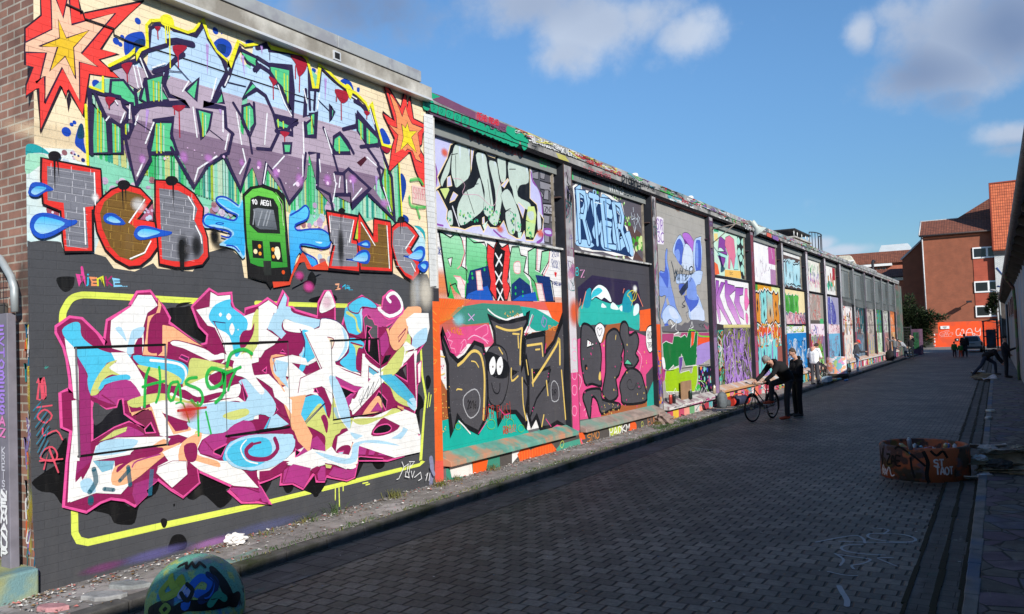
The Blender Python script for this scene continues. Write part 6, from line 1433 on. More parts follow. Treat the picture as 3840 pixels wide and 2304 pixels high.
OUT='E 515 190 650 95 770 110 915 250 1000 360 985 310 1010 130 1250 0 C 1230 1470 1300 1340 1430 1330 1480 1400 1560 1484 E 1620 110 1612 150 1900 370 1970 350 1980 270 1900 190 1830 0 C 1840 1470 2000 1310 2080 1360 2215 1350 2220 1440 E 2240 10 2340 90 2345 20 D 0 1465 90 1400 180 1460 240 1330 290 1400 280 1484 F 330 0 360 30 570 95 D 580 1440 640 1330 700 1330 740 1440 F 742 130 810 175 D 870 1460 1000 1375 1120 1450 1190 1484 1205 1390 1280 1325 1360 1400 F 1400 0 1420 90 1640 150 1620 330 1530 460 1520 560 1570 520 1560 720 1535 760 1530 960 1490 1080 1565 1260 1550 1350 1400 1440 1250 1484 H 970 -10 930 160 860 190 660 150 640 200 560 200 540 120 430 272 330 220 210 228 222 125 110 180 0 212 20 250 120 425 G 2473 400 2310 402 2180 282 2225 240 1885 85 1905 210 1745 350 1630 280 1505 182 1380 275 1400 320 1280 437 1180 382 1050 365 950 402 812 495 590 440 622 0'
cur('E')
L2=' E 660 1200 570 1160 555 830 630 795 662 830 650 700 620 500 590 390 515 250'
P(MG,OUT+L2); Cl(PK,26,OUT+L2)
# first letter
P(CY,'575 225 680 150 750 162 765 280 870 375 1030 440 1250 470 1120 520 1010 540 960 640 850 740 820 640 720 470 640 350',1)
P(WT,'600 300 700 400 735 600 740 900 690 880 660 600 620 430'); P(WT,'670 905 735 890 745 1484 G 720 0 705 210 760 150 830 320 630 400 650 0 E 650 1484 680 1180')
P('9c2c70','725 480 800 600 850 850 850 1300 860 1484 G 720 120 700 205 720 0 E 750 1484 745 700')
P(CY,'860 640 960 620 990 740 930 820 850 840 820 700',1); P(WT,'1050 130 1040 300 1060 400 1200 440 1370 460 1360 200 1400 60 C 1500 1470 1440 1370 1310 1370 1240 1484')
P(WT,'1050 440 1200 440 1300 580 1400 760 1350 985 1290 900 1200 700 1100 540'); P(WT,'1040 560 1110 540 1230 600 1330 700 1200 690 1050 620',1)
P(LM,'1110 515 1010 550 900 700 850 850 930 830 950 730 1060 650 1200 690 1040 600 1060 560',1)
P(CY,'920 800 1000 690 1200 650 1230 700 1080 720 970 760',1)
P(M2,'930 840 1010 750 1100 715 1240 715 1345 885 1190 900 1090 945 870 865',1); Ln(MG,12,'960 850 1080 930')
P(CY,'1260 470 1450 480 1690 520 1780 570 1795 640 1760 720 1700 740 1500 620 1340 570',1); P(LM,'1300 560 1420 580 1600 620 1730 700 1680 760 1560 740 1500 700 1380 640',1)
Ln(WT,26,'1430 515 1600 530 1720 560 1770 620 1770 700',1); Ln('2a2350',7,'1700 520 1790 560 1805 650 1750 730',1)
PO(PE,MG,8,'1540 170 1650 190 1850 330 1960 390 1970 400 1850 360 1700 330 1600 340 1590 480 1350 470 1380 300 1400 90 1480 60 1500 0 C 1500 1400 1540 1470 E 1470 300 1500 470 1540 430')
P(MG,'1420 440 1400 380 1420 150 1490 60 1560 80 1600 150 1545 180 1520 400 1490 445',1); P(MG,'1270 460 1270 380 1310 300 1350 295 1350 460')
P(CY2,'1090 210 1150 200 1200 330 1150 280',1); P(CY2,'1200 440 1230 290 1260 220 1370 195 1340 290 1280 320 1260 450',1)
PO(WT,MG,9,'1620 340 1700 325 1950 400 2050 460 2130 440 2200 500 2080 560 1900 530 1750 430 1650 380',1)
P(MG,'1600 360 1750 400 2000 520 2150 500 2100 560 1900 560 1780 470 1600 460'); PO('5a2350',PK,9,'1705 490 1730 460 1800 490 1785 530'); 
P(LM,'1810 510 1900 500 2150 560 2220 600 2000 650 1900 800 1780 830 1740 740 1790 650',1)
P(WT,'2140 600 2050 620 1990 700 2120 790 2290 740 2280 860 2160 880 1960 910 1720 900 1560 860',1)
P(MG,'2040 700 2100 650 2240 620 2300 700 2280 740 2080 730',1)
PO(MG,MG,4,'1620 800 1760 800 1880 870 2060 830 2170 820 2060 880 1900 920 1700 860',1)
P(MG,'1370 710 1520 720 1500 790 1410 835'); 
# middle: white strokes running down
P(WT,'1390 860 1530 860 1700 900 1950 930 2280 870 2400 960 2473 940 2473 1080 2200 1100 1900 1300 1700 1230 1560 1250 1520 1240 1430 960')
P(LM,'1240 890 1500 830 1700 880 1950 960 1800 930 1550 900 1300 970 1210 940',1); PO(PE,PE,2,'1200 900 1230 1020 1330 1000 1440 960 1520 1230 1440 1000 1360 985 1250 1050'); P(PE,'1530 990 1650 1230 1820 1190 1800 1100 1760 1190 1670 1190')
P(MG,'1540 1020 1700 1080 1810 1110 1790 1180 1670 1200'); P('7a2a48','1290 1050 1390 990 1420 1010 1480 1240 1380 1230 1300 1150',1)
P(CY2,'1780 1120 1950 980 2100 960 2400 960 2420 1090 2250 1090 2100 1130 1890 1180',1); P(LM,'1890 1180 2100 1130 2160 1020 2330 1000 2350 1080 2230 1030 2130 1150 1880 1230',1)
P(CY2,'2280 720 2380 700 2473 860 2473 960 2380 960 2350 800',1)
PO('14121a',PK,15,'865 905 1000 985 1100 965 1120 895 1160 885 1175 1030 1370 1165 1220 1105 1080 1160 865 1290'); P('4a4a4e','880 920 1000 990 1080 975 1000 1050 950 1110 880 1130',1)
PO(BK,PK,12,'1370 1180 1430 1115 1475 1210 1380 1215'); P(LM,'930 1300 1080 1190 1205 1155 1190 1200 1050 1260')
P(M2,'1210 1150 1330 1200 1360 1240 1170 1250 1060 1260 1190 1200',1)
P(WT,'900 1340 1100 1260 1560 1250 1620 1270 1560 1360 1250 1420 880 1484 G 870 0 1080 0 1090 200 1240 210 1140 320 900 310 650 400 840 60')
P(CY2,'940 1310 1120 1270 1310 1290 1180 1400 900 1430',1); P(CY,'G 870 0 1080 0 1060 80 960 110 920 60',0,.55); P(CY2,'G 750 200 850 170 900 300 780 300',1)
P(PE,'1560 1270 1400 1370 1250 1484 G 1080 60 1060 230 1250 200 1500 0 E 1720 1310 1600 1340',1)
P(MG,'1280 1370 1540 1355 1500 1420 1250 1484 G 1110 110 1110 60 1200 0',1); Ln(M2,14,'1520 1420 1300 1484 G 1250 60',1)
P(WT,'1540 1400 1700 1330 1880 1210 1930 1270 1880 1370 1910 1420 2100 1484 G 2180 0 2330 100 2473 260 2230 240 1900 90 1780 0 1780 130 1630 260 1480 120 1500 50 1600 0')
P(PE,'1730 1310 1900 1210 1920 1260 1880 1360 1890 1430 2070 1484 G 2100 60 2000 40 1860 0 1800 0 E 1700 1484',1); P(MG,'1750 1340 1850 1310 1880 1380 1860 1484 1780 1484',1); PO(WT,MG,6,'G 1500 60 1640 0 1770 0 1785 130 1635 262 1480 120')
P(MG,'G 1790 0 1860 60 1900 90 1895 210 1745 345 1640 270 1780 140 1810 60'); Ln(PK,12,'G 1880 80 1900 210 1745 345 1640 275')
P(M2,'G 1390 270 1500 180 1440 160 1270 220 1250 320 1290 430 1400 325',0,.8)
P('2f86a8','G 1420 80 1460 80 1440 330 1400 340',0,.5)
# centre second letter (cyan bubble, white strokes)
P(WT,'1870 30 2000 0 C 2010 1340 2080 1380 2200 1370 2200 1484 E 2330 90 2473 40 2473 530 2350 560 2180 500 2120 340 2050 200 1980 180',0)
P(CY,'2000 60 C 2060 1460 2200 1410 2210 1484 E 2360 120 2350 240 2290 280 2300 420 2250 480 2190 280 2080 210 2000 130',1); Ln(MG,9,'2040 140 2130 340'); Ln('3a2a6a',9,'2030 140 2150 155')
for x,y,r_,r2 in ((2105,75,16,20),(2185,95,26,34),(2215,215,26,60),(2275,220,7,8)): P(WT,'%d %d %d %d %d %d %d %d'%(x-r_,y,x,y-r2,x+r_,y,x,y+r2),1)
P(LM,'2340 400 2400 240 2420 90 2473 30 2473 330 2420 440 2380 560 2300 480',1); P(MG,'2290 300 2330 230 2400 220 2430 150 2420 260 2350 380 2300 400',1)
PO('5c1440',PK,9,'2305 715 2385 900 2340 910'); P(MG,'2010 1030 2130 930 2250 905 2300 930 2200 990',1)
P(M2,'1900 1400 1950 1270 2150 1180 2160 1300 2100 1460 2000 1430',1); Ln(MG,9,'1950 1290 2040 1400 2130 1440')
PO(BK,PK,12,'2040 1380 2165 1320 2110 1440 2035 1410'); P(M2,'2150 1170 2300 1100 2400 1110 2440 1180 2440 1240 2200 1260',1)
# --- F crop
cur('F')
P(CY,'E 2130 1430 2200 1300 2400 1250 2473 1240 F 60 1290 110 1350 80 1484 G 2473 80 2360 90 2250 0 E 2140 1484',1); P(MG,'E 2310 1440 2300 1380 2340 1300 2473 1270 2430 1310 2370 1380 2390 1484',1); P(CY,'E 2360 1440 2370 1350 2430 1320 F 60 1300 90 1400 40 1484 E 2473 1484',1); Ln(WT,20,'60 1290 110 1350 70 1440',1)
P(WT,'H 0 60 200 0 320 -200 500 -180 520 -80 H 500 60 300 30 100 130 0 180',1); 
P(WT,'0 0 170 0 140 90 80 220 200 290 160 360 60 420 0 520'); Ln(MG,9,'170 0 125 130'); Ln(MG,9,'80 215 200 295 190 330 140 380')
P(CY2,'180 20 300 0 340 60 580 120 640 110 590 180 500 220 440 180 350 150 280 120 240 130 230 220 380 350 445 400 440 600 400 500 370 380 250 330 130 230 90 200',1)
P(WT,'250 120 350 150 520 200 580 280 610 350 620 450 560 520 450 570 380 600 400 540 530 500 560 420 540 320 420 230 400 250 250 220',1)
PO(WT,'3a2a6a',9,'610 110 740 130 820 190 870 280 870 400 800 500 720 530 650 480 590 440 600 350 560 280 590 180',1); P(CY2,'800 190 850 260 855 400 800 480 760 520 830 380 820 260',1)
PO('f0dcc0',MG,9,'615 295 710 300 730 340 700 420 670 420 635 370',1)
P(CY,'420 225 500 240 540 320 590 400 560 470 470 540 430 620 360 660 390 560 440 420 450 330',1); Ln('3a2a6a',9,'400 215 440 330 440 480 360 620 330 720',1)
P(WT,'600 600 660 560 620 520 700 540 980 640 1000 700 960 720 740 640 720 800 620 660') ; PO(WT,MG,9,'760 580 990 665 1000 450 1030 450 1030 500 1160 590 1180 590 1450 430 1500 420 1480 500 1250 650 1180 760 960 1000 920 1040 900 1040 900 960 1000 720 740 620')
P(CY,'1040 570 1160 620 1200 660 1050 760 900 940 930 880 1110 660 1040 610',0,.7); P(LM,'1180 620 1240 560 1320 500 1380 420 1440 260 1470 300 1450 420 1300 600 1210 680',1)
P(MG,'120 480 260 260 390 300 440 340 380 470 130 470',1); PO('3a1030',PK,9,'205 440 230 410 265 450'); P(MG,'0 490 120 470 250 740 200 760 60 700 0 600')
P(PE,'120 470 290 470 410 480 300 500 260 540 240 640 300 740 220 750 130 640',1); P(CY2,'140 490 260 490 260 600 240 700 150 640 140 540',1); PO('3a1030',PK,9,'35 615 75 580 70 640')
P(MG,'260 560 330 520 430 515 400 560 350 680 270 640',1); PO('3a1030',PK,9,'290 650 320 625 330 665')
P(WT,'0 690 220 780 260 760 330 780 380 760 380 850 370 960 300 920 200 840 100 760',0); P(PE,'100 720 230 780 280 880 380 840 400 1000 380 1060 500 1280 440 1250 320 1180 300 1000 250 900',1)
P(MG,'0 740 100 780 250 900 290 1000 280 1060 190 1020 60 860',1); PO('3a1030',PK,9,'150 940 185 990 150 1030'); PO(CY,MG,8,'40 1180 120 1030 130 1040 70 1190')
P(CY2,'120 1060 170 1030 290 1130 200 1160 80 1170',0)
P(WT,'370 700 480 700 560 640 640 580 720 640 700 800 720 900 700 1080 600 860 500 840 440 860 380 960 360 900'); P(PE,'340 740 420 660 560 700 460 720 370 960 340 900',1)
PO(MG,MG,6,'505 760 560 680 600 650 640 800 720 1000 690 1080 640 960 560 820',1); PO('3a1030',PK,9,'530 820 545 770 575 830'); P(CY2,'640 640 700 600 760 700 820 880 830 1060 790 960 740 880 700 740',1)
P(CY,'390 920 450 870 560 850 620 900 640 960 660 1080 600 940 520 1000 460 1080 420 1120 390 1020',1); P(LM,'520 1000 600 930 680 1080 720 880 800 900 850 1040 920 1080 880 1180 740 1240 690 1400 640 1380 640 1250 540 1180 440 1130 480 1060',1); Ln('3a2a6a',7,'370 980 440 1120 600 960 640 930 430 1150')
P(MG,'600 1060 640 1040 670 1120 655 1220 620 1120',1); P(MG,'780 1240 800 1180 860 1170 870 1200 830 1260',1)
P(CY2,'720 980 760 970 840 1000 830 1060 760 1080',1,.7)
P(M2,'740 680 800 640 900 660 1100 700 990 780 900 880 850 1000 800 820 760 760',1); PO(BK,PK,10,'775 755 950 830 890 840 830 890'); PO(WT,MG,6,'900 880 960 900 910 1000 870 990')
P(MG,'1180 740 1260 760 1360 940 1320 960 1180 1030 1050 1060 1100 920'); PO('20101c',PK,10,'1120 880 1160 810 1240 900 1230 1000 1180 900'); P(PE,'1000 1040 1100 900 1160 860 1200 960 1160 1010 1050 1040',1); PO(M2,MG,6,'1080 1010 1150 920 1200 1000')
P(CY,'850 0 960 0 1000 100 990 250 880 260 830 130 830 60',1); P(LM,'860 40 940 100 960 190 990 250 950 230 930 120 850 70',1); P(CY2,'960 0 1000 0 1000 250 990 130',1)
P(CY,'880 300 1010 340 1000 400 950 400 940 600 1000 620 900 620 800 560 790 520 870 440',1); P(LM,'900 340 1010 380 960 400 940 480 930 400',1); Ln(MG,16,'880 260 1010 300');Ln(MG,16,'890 345 1000 375')
P('c04a90','1000 40 1060 0 1190 30 1200 180 1150 190 1100 130 1060 80 1010 100',1); P('c04a90','1160 0 1380 0 1360 100 1280 200 1200 190 1180 60'); PO('58585c',PK,9,'1010 110 1040 75 1060 110 1100 120 1120 170 1150 180 1150 310 1030 300 1020 200'); PO('58585c',PK,8,'1230 190 1310 140 1260 210')
P(WT,'1180 30 1150 0 1320 0 1380 10 1340 70 1290 95 1230 70',1); PO(BK,PK,10,'1030 310 1040 180 1090 200 1060 240 1090 300 1150 310 1170 560 1040 450 1020 400'); P(PK,'1060 300 1075 310 1068 420 1060 420',1)
P(M2,'1170 300 1230 230 1250 300 1260 380 1200 480 1180 460'); P(BK,'1190 540 1220 470 1280 460 1250 520 1180 560')
P(PE,'1280 200 1420 20 1460 0 1560 0 1560 80 1440 160 1430 300 1330 420 1270 360 1260 260',1); P(WT,'1420 120 1500 60 1640 60 1650 200 1620 320 1530 400 1500 420 1480 300 1450 260'); P(PE,'1340 380 1440 180 1420 300 1360 400',1); Ln(MG,7,'1350 290 1420 210 1410 250 1350 340 1345 290'); P(PE,'1230 210 1255 205 1260 300')
P(CY2,'1500 280 1620 200 1620 330 1540 390 1480 400',1)
P(WT,'1490 420 1530 420 1520 560 1525 980 1500 1010 1500 900 1480 640'); P(MG,'1430 520 1500 440 1520 900 1500 960 1440 760 1300 640'); PO('26161f',PK,10,'1300 640 1430 540 1435 720'); P('5a5458','1390 600 1420 570 1425 690',0)
P(CY,'1190 700 1290 640 1400 740 1500 860 1510 970 1440 920 1330 760',0,.8); P(LM,'1200 720 1300 740 1440 880 1500 960 1430 960 1320 900 1270 780',1); P(CY2,'1440 900 1510 880 1510 1000 1440 950',1)
PO(WT,PK,7,'1535 560 1570 520 1560 720 1540 740'); PO(MG,MG,6,'1330 920 1490 1000 1480 1040 1330 960'); P('e8b070','1340 950 1400 970 1400 1000 1340 970'); P(CY2,'1400 985 1480 1020 1470 1040 1400 1005')
P(WT,'920 1060 1100 1060 1290 980 1360 1000 1400 1040 1480 1080 1550 1260 1530 1320 1400 1390 1330 1420 1200 1380 900 1300 890 1400 H 870 -20 800 0 500 10 700 -140 F 740 1400 760 1250 880 1180 900 1110'); P(LM,'920 1080 1180 1060 1290 980 1370 1000 1350 1060 1200 1070 1050 1130 950 1130',1)
P(CY2,'880 1210 1000 1240 1200 1290 1380 1200 1390 1090 1450 1100 1430 1200 1300 1330 1150 1280 960 1290',1); P(PE,'940 1280 1040 1260 1180 1310 1250 1360 1150 1340 960 1310 900 1400 890 1340',1)
P(MG,'1080 1230 1180 1080 1330 1045 1365 1100 1340 1180 1200 1240',1); PO(BK,PK,12,'1100 1210 1150 1150 1240 1130 1280 1170 1240 1210 1140 1225',1)
P(M2,'920 1310 1060 1330 1150 1350 1320 1370 1400 1440 H 960 -60 900 -100'); P(MG,'1050 1330 1080 1330 1040 1484 1010 1484'); P(MG,'1150 1340 1190 1350 1120 1484 1080 1484'); P(M2,'1420 1410 1540 1330 1480 1400 1430 1420')
PO(BK,PK,9,'950 1450 980 1440 1080 1450 1200 1460 H 1200 0 960 0'); P(MG,'740 1400 800 1340 880 1340 880 1440 800 1430',1); PO(CY2,PK,7,'760 1400 820 1390 800 1430')
P(MG,'320 1240 420 1210 520 1280 430 1350 330 1400 H 240 0 300 -80',1); P(M2,'480 1300 560 1240 640 1340 640 1400 520 1360 400 1484 330 1484'); PO(BK,PK,9,'350 1370 400 1400 350 1450'); P(CY2,'210 1240 320 1230 320 1300 230 1440 180 1460 200 1340',1); P(PE,'H 860 -20 950 -60 950 20 900 70 830 50',1)
# --- lower band H
cur('H')
P(WT,'180 0 480 -40 860 20 940 50 880 80 700 30 560 60 500 90 420 50 280 40',1); P(CY2,'560 -20 760 30 880 40 700 10',1); P(M2,'240 90 330 30 500 70 480 160 430 260 330 210 225 215'); Ln(MG,9,'290 50 240 200'); P(M2,'560 130 600 50 640 60 640 190 570 190'); PO(LM,MG,6,'635 25 705 40 690 75 645 70')
P(M2,'670 130 720 60 880 90 940 60 920 150 850 180 700 150'); P(MG,'500 80 560 50 600 60 540 120 510 110'); P(MG,'0 100 100 90 230 0 300 0 220 110 100 170 0 200'); P(CY,'0 60 100 40 180 0 60 0 0 10',0,.8); P(M2,'0 260 20 250 100 400 40 400 0 330'); P(M2,'G 2200 270 2300 250 2473 290 2473 380 2320 390 2260 330',1); Ln(MG,8,'G 2230 250 2330 250 2473 300')
cur('D')
PO('a03078',PK,16,'1190 1484 1205 1400 1280 1325 1360 1400 F 1390 60 1250 120 1180 40',1); Ln('fbfbfb',34,'F 1160 20 1260 90 1370 40 1380 -40 1330 -120 1280 -130 1240 -90 1270 -50',1)
PO(CY,MG,10,'870 1460 1000 1385 1120 1450 1130 1500 1000 1484 F 960 60 880 40',1); P(WT,'590 1484 650 1345 690 1340 730 1440 735 1484 F 610 60',1); So('f4c8d8',60,80,660,1440,.7)
P(WT,'0 1484 95 1420 180 1484 F 170 60 0 40'); P(CY2,'190 1484 250 1350 275 1400 260 1484 F 190 40')
CR['X']=(225,1050,.9333); cur('X')
P(CY2,'470 450 560 425 640 425 655 365 700 375 745 435 730 480 690 470 600 505 560 535 470 530',1); P(WT,'600 283 650 255 668 330 705 385 690 400 640 345 600 330',1); P(LM,'575 465 640 450 650 470 600 490 560 480',1)
P(WT,'665 335 720 330 775 385 790 340 760 330 740 275 800 262 850 275 860 300 800 290 870 350 850 400 800 420 770 420 730 372'); P(CY2,'745 280 790 290 780 340 790 380 760 350'); Ln(PE,5,'742 278 735 320 775 390',1)
P(WT,'845 185 905 165 935 220 955 300 1010 330 1045 340 1050 262 1105 325 1070 300 1068 378 1020 370 950 335 975 400 1003 460 1005 535 965 480 945 400 905 372 830 392 822 345 900 312'); P(CY2,'930 340 960 350 1000 450 1004 520 970 480 950 410',1)
P(PE,'765 415 850 402 832 470 872 545 862 605 822 565 790 482'); P(WT,'730 370 800 420 800 470 780 440 740 410')
Ln(MG,3,'848 188 905 310 830 345 822 395'); Ln(MG,3,'1068 378 1070 302 1105 326'); Ln(MG,3,'800 262 735 275 745 320')
P(CY2,'565 605 600 560 680 540 800 545 803 600 740 650 660 665 590 650',1); P(CY,'572 605 610 565 680 550 720 560 730 600 700 640 650 655 600 645',1); Ln(MG,16,'740 555 750 590 725 620 690 628 650 620 640 595 660 575',1); Ln(MG,8,'660 575 690 568',1); Ln(WT,5,'640 560 620 590 640 630 680 642',1)
P(WT,'780 640 870 592 1000 612 1018 562 1050 545 1230 562 1252 540 1250 602 1160 622 1035 580 1030 642 990 662 900 624 840 650'); P(CY2,'880 600 990 625 1010 605 1020 570 1100 560 1180 580 1100 572 1038 575 1025 635 960 640',1); P(WT,'1120 480 1200 455 1235 470 1250 540 1200 520'); P(WT,'1120 320 1200 215 1235 240 1200 250 1190 300 1140 340 1010 460 1000 440 1090 330',0)
P(LM,'1120 318 1190 230 1185 300 1140 345',1); P(CY,'1105 335 1150 330 1225 440 1170 400',0,.8)
# drawn panel joints, tags
cur('E')
for w,s in ((26,'700 395 1570 365'),(22,'730 1440 1600 1325'),(20,'2125 355 2473 348 F 0 345 280 335'),(20,'2150 1245 2473 1200 F 0 1195 290 1155')): Ln('0c0a0a',w,s)
for w,s in ((22,'705 400 740 1440'),(22,'1570 380 1590 1320')): Ln('77767c',w,s,0,.8)
cur('F')
for w,s in ((16,'690 325 1155 308'),(14,'715 1088 1180 1020')): Ln('0c0a0a',w,s)
for w,s in ((8,'695 330 717 1088'),(10,'1160 320 1190 1010'),(8,'275 345 300 1150'),(4,'717 1125 830 1110 900 1095'),(8,'E 2135 360 2160 1240')): Ln('57545a',w,s,0,.9)
cur('E')
GR='1cc24e'
for w,s in ((30,'1415 590 1380 700 1370 960'),(26,'1510 580 1520 720 1505 850 1480 920'),(26,'1350 770 1450 740 1560 715'),(28,'1690 720 1620 740 1600 860 1640 900 1700 740 1720 900'),(30,'1870 680 1800 690 1770 740 1900 800 1930 900 1880 960 1820 900'),(36,'2130 620 2010 590 1960 680 2000 780 2110 730 2130 620 2130 820 2050 920'),(36,'2160 570 2200 450 2320 410 2400 450'),(30,'2150 640 2290 580'),(26,'2250 600 2200 700 2170 800'),(24,'1880 920 1890 1240'),(20,'1960 1010 2010 1220'),(16,'1670 930 1740 930 1800 1110')): Ln(GR,w,s,1,.82)
So('d82a20',120,110,1800,1010,.8); Ln('d82a20',26,'1690 1000 1960 970',0,.7)
text('2107','e2556a',16,(355,690),(460,690),(480,880),(360,900),.05); Cl('e2556a',16,'360 1060 430 990 500 1050 440 1120',1); Ln('e2556a',16,'350 970 500 950'); Ln('e2556a',15,'390 1170 400 1240 520 1190 580 1280',1); Cl('e2556a',16,'370 1460 400 1380 480 1350 530 1420 500 1484',1); Ln('e2556a',15,'360 1484 580 1465'); Ln('e2556a',16,'G 400 80 450 -120 540 110'); 
for s in ('320 1000 390 920','330 1080 400 960','320 1160 430 1010','330 1240 440 1080','330 1320 450 1150','340 1400 440 1200','360 1440 440 1290'): Ln('2d86a4',11,s,0,.85)
cur('G'); 
for w,s in ((50,'880 80 900 200 840 300'),(44,'1210 60 1230 230'),(40,'1130 190 1220 90'),(40,'980 270 1070 280'),(60,'850 360 850 400')): Ln('1a6a80',w,s,1,.6)
cur('F'); Ln('8a8a90',6,'960 900 1010 800 980 930 1060 760 1040 880 1110 720 1090 840 1160 690',0,.9); Ln('8a8a90',5,'990 960 960 900 1020 880')
cur('H')
for s in ('1380 10 1400 60 1350 170 1330 180','1400 60 1440 30 1430 110','1460 20 1450 110','1480 10 1530 10 1490 60','1420 100 1410 150 1450 160 1440 110','1470 100 1480 160 1500 100','1500 160 1560 110 1570 170 1540 190','1610 140 1630 110 1610 190','1650 120 1640 190'): Ln('f2f2f2',8,s)
for w,s in ((60,'1690 -20 1700 80 1690 220'),(40,'1660 60 1690 130')): Ln('8d8fae',w,s,1,.9)
So('6a6f9c',500,60,60,640,.5)
cur('G'); So('6f6aa8',420,60,1500,900,.6); So('8a4a80',260,50,1000,1030,.6); So('b07ab8',260,50,2050,790,.7); Ln('4a3f8a',10,'370 1050 380 1150',0,.6)
cur('E'); Ln('2ab8a8',5,'430 590 445 570 440 595 465 575')
# ============ bay 1 ============
def rough(cols,n,x0,x1,y0,y1,r0,r1,seed,a=.7):
    r=random.Random(seed)
    for i in range(n): So(r.choice(cols),r.uniform(r0,r1),r.uniform(r0,r1)*1.4,r.uniform(x0,x1),r.uniform(y0,y1),a)
def RW(col,y0,y1,z0,z1,a=1.): ITEMS[-1][5].append(('p',col,a,[y0,z0,y1,z0,y1,z1,y0,z1]))
mural('b1u',-7.87,'PS','mural','silver-green three letter graffiti with thick black outline and drips, top of the first bay'); cur('J')
RW('94929e',10100,14430,4060,5600)
P('c6c6ee','180 120 220 65 290 80 340 100 400 100 600 150 1100 400 1130 500 1170 580 1210 660 1225 800 1240 1110 190 960 180 640 200 500 160 250',1)
Ln('8b4aa0',24,'340 105 310 70 260 90 210 65 170 100 175 220 170 300 200 420 195 520 180 600',1); Ln('8b4aa0',24,'1110 430 1130 520 1180 580 1210 680 1222 830',1); Ln('8b4aa0',20,'180 650 180 900 260 945',1); Ln('8b4aa0',20,'750 990 830 1060 870 1070',1); Ln('8b4aa0',30,'1225 1030 1215 1080 1170 1110',1)
# painted grey blocks at the right
P('55545c','1110 340 1370 420 1370 1150 1240 1120 1225 800 1210 640 1130 500')
for q in ('1125 430 1180 420 1180 500 1130 490','1195 510 1330 550 1320 620 1200 590','1240 600 1280 600 1280 700 1230 690','1290 580 1350 610 1350 660 1300 650','1195 400 1250 420 1240 500 1200 490','1290 450 1340 450 1345 540 1290 530','1230 840 1290 850 1285 930 1235 920','1300 850 1350 860 1350 910 1300 910','1240 960 1290 1000 1285 1110 1240 1100','1300 1000 1350 1000 1350 1130 1300 1130','1200 600 1230 650 1225 680 1210 660'): PO('8c8a92','1c1a20',9,q)
PO('a6a4ae','1c1a20',12,'1225 730 1330 740 1330 840 1235 830'); text('ZNC','1c1a20',9,(1240,760),(1310,765),(1312,815),(1245,815),.03)
PO('c6c6f2','8b4aa0',22,'1240 980 1300 985 1310 1035 1265 1035 1240 1015',1)
BL='16161a'
s='205 475 300 290 330 165 400 122 500 140 530 180 530 430 555 215 640 205 695 265 760 290 780 250 860 270 960 285 1060 325 1100 360 1100 680 1165 740 1175 800 1230 880 1220 985 1165 1020 1130 1090 1060 1085 1045 1000 1010 1070 970 1070 890 1020 845 900 800 970 715 965 690 930 650 1010 620 945 550 950 470 985 400 965 330 960 290 880 300 790 210 610 180 598 232 560'
P(BL,s); Cl('f6dcae',12,s)
SG='c4d3cb'
for s in ('345 280 375 165 440 155 505 195 520 450 440 540 385 580 365 520 340 440','235 500 300 330 350 230 335 300 320 430 270 520 250 570','395 780 470 620 560 570 610 480 640 590 662 730 640 800 560 870 430 945','575 262 640 240 675 280 690 380 745 740 735 840 690 860 650 800 660 620 620 470','700 340 745 320 780 350 800 480 830 640 810 820 780 940 730 930 700 870 760 800 760 600','785 290 850 300 865 330 865 500 820 520 795 400',
 '890 330 990 325 1075 380 1085 530 1000 560 985 660 1090 720 1105 770 1070 790 960 730 930 600 900 520','880 590 940 680 1000 850 1010 1000 960 990 940 900 860 790 830 700 820 640','860 820 930 820 960 960 940 1030 890 1000'): GP(SG,'c6d8ca',s,1); Cl('2a2a30',5,s,1)
for s in ('300 480 330 465 345 560 300 570','330 690 360 620 400 650 370 700 320 720','885 490 895 500 850 580 820 560','990 720 1050 780 1030 870 980 740','640 870 655 860 660 920 640 930'): PO('c9c8ee','f6dcae',8,s)
for s in ('230 590 310 580 320 600 280 690','1080 760 1140 760 1160 840 1150 940 1060 890'): P('cfe28a',s)
P('c4d3cb','1070 820 1130 810 1135 880 1100 890',1); P('bfe0a0','1060 900 1150 930 1135 1060 1060 1050'); P('d8dadf','1170 800 1200 860 1205 970 1175 990',1); P('bfe0d0','980 1010 1020 1010 1010 1070 985 1060'); P('cfe6da','640 940 690 900 660 990'); P('c4d3cb','305 820 340 800 355 900 345 940 310 920',1); Ln('d8dadf',16,'350 760 415 950')
r=random.Random(4)
for x0,x1,y0,y1,n in ((420,600,800,930,26),(650,740,760,880,20),(740,820,800,940,20),(890,960,820,1010,18),(1065,1130,960,1060,14),(305,350,860,940,8),(980,1010,900,990,8)):
    for k in range(n): D(r.choice(['38b878','1f8a5c','6fd6a0','2c6e70','a8dc60']),r.uniform(5,16),r.uniform(x0,x1),r.uniform(y0,y1),.8)
for s in ('340 260 400 250','380 270 385 600 600 480','400 590 480 570 600 540','490 180 520 260','480 590 560 830','690 500 720 740','900 400 960 400','970 560 980 640 1090 690','870 800 910 780'): Ln('1c1c22',8,s)
for s in ('420 160 425 330','510 200 512 280','640 250 645 330','1070 380 1072 450','760 330 765 380'): Tp('dcecf8',30,s,0,.9)
Ln('e8b8cc',6,'360 490 430 500 470 560 450 640 600 650 700 740 760 740 790 600 840 490',1,.8); So('f0602c',40,50,275,240,.8); So('f0602c',40,40,810,980,.7); So('f0602c',40,50,1200,1020,.7)
mural('b1b',-7.80,'PS','mural'); cur('J')
text('HOVI-CR-BNA-KISS-MAKIMBA-CRRO-LORSE-REAB','b8262e',5,(515,62),(1030,240),(1028,285),(520,115),.08,0,.3)
text('GG!','4ccf7c',14,(1195,295),(1300,325),(1298,388),(1195,365),.04)
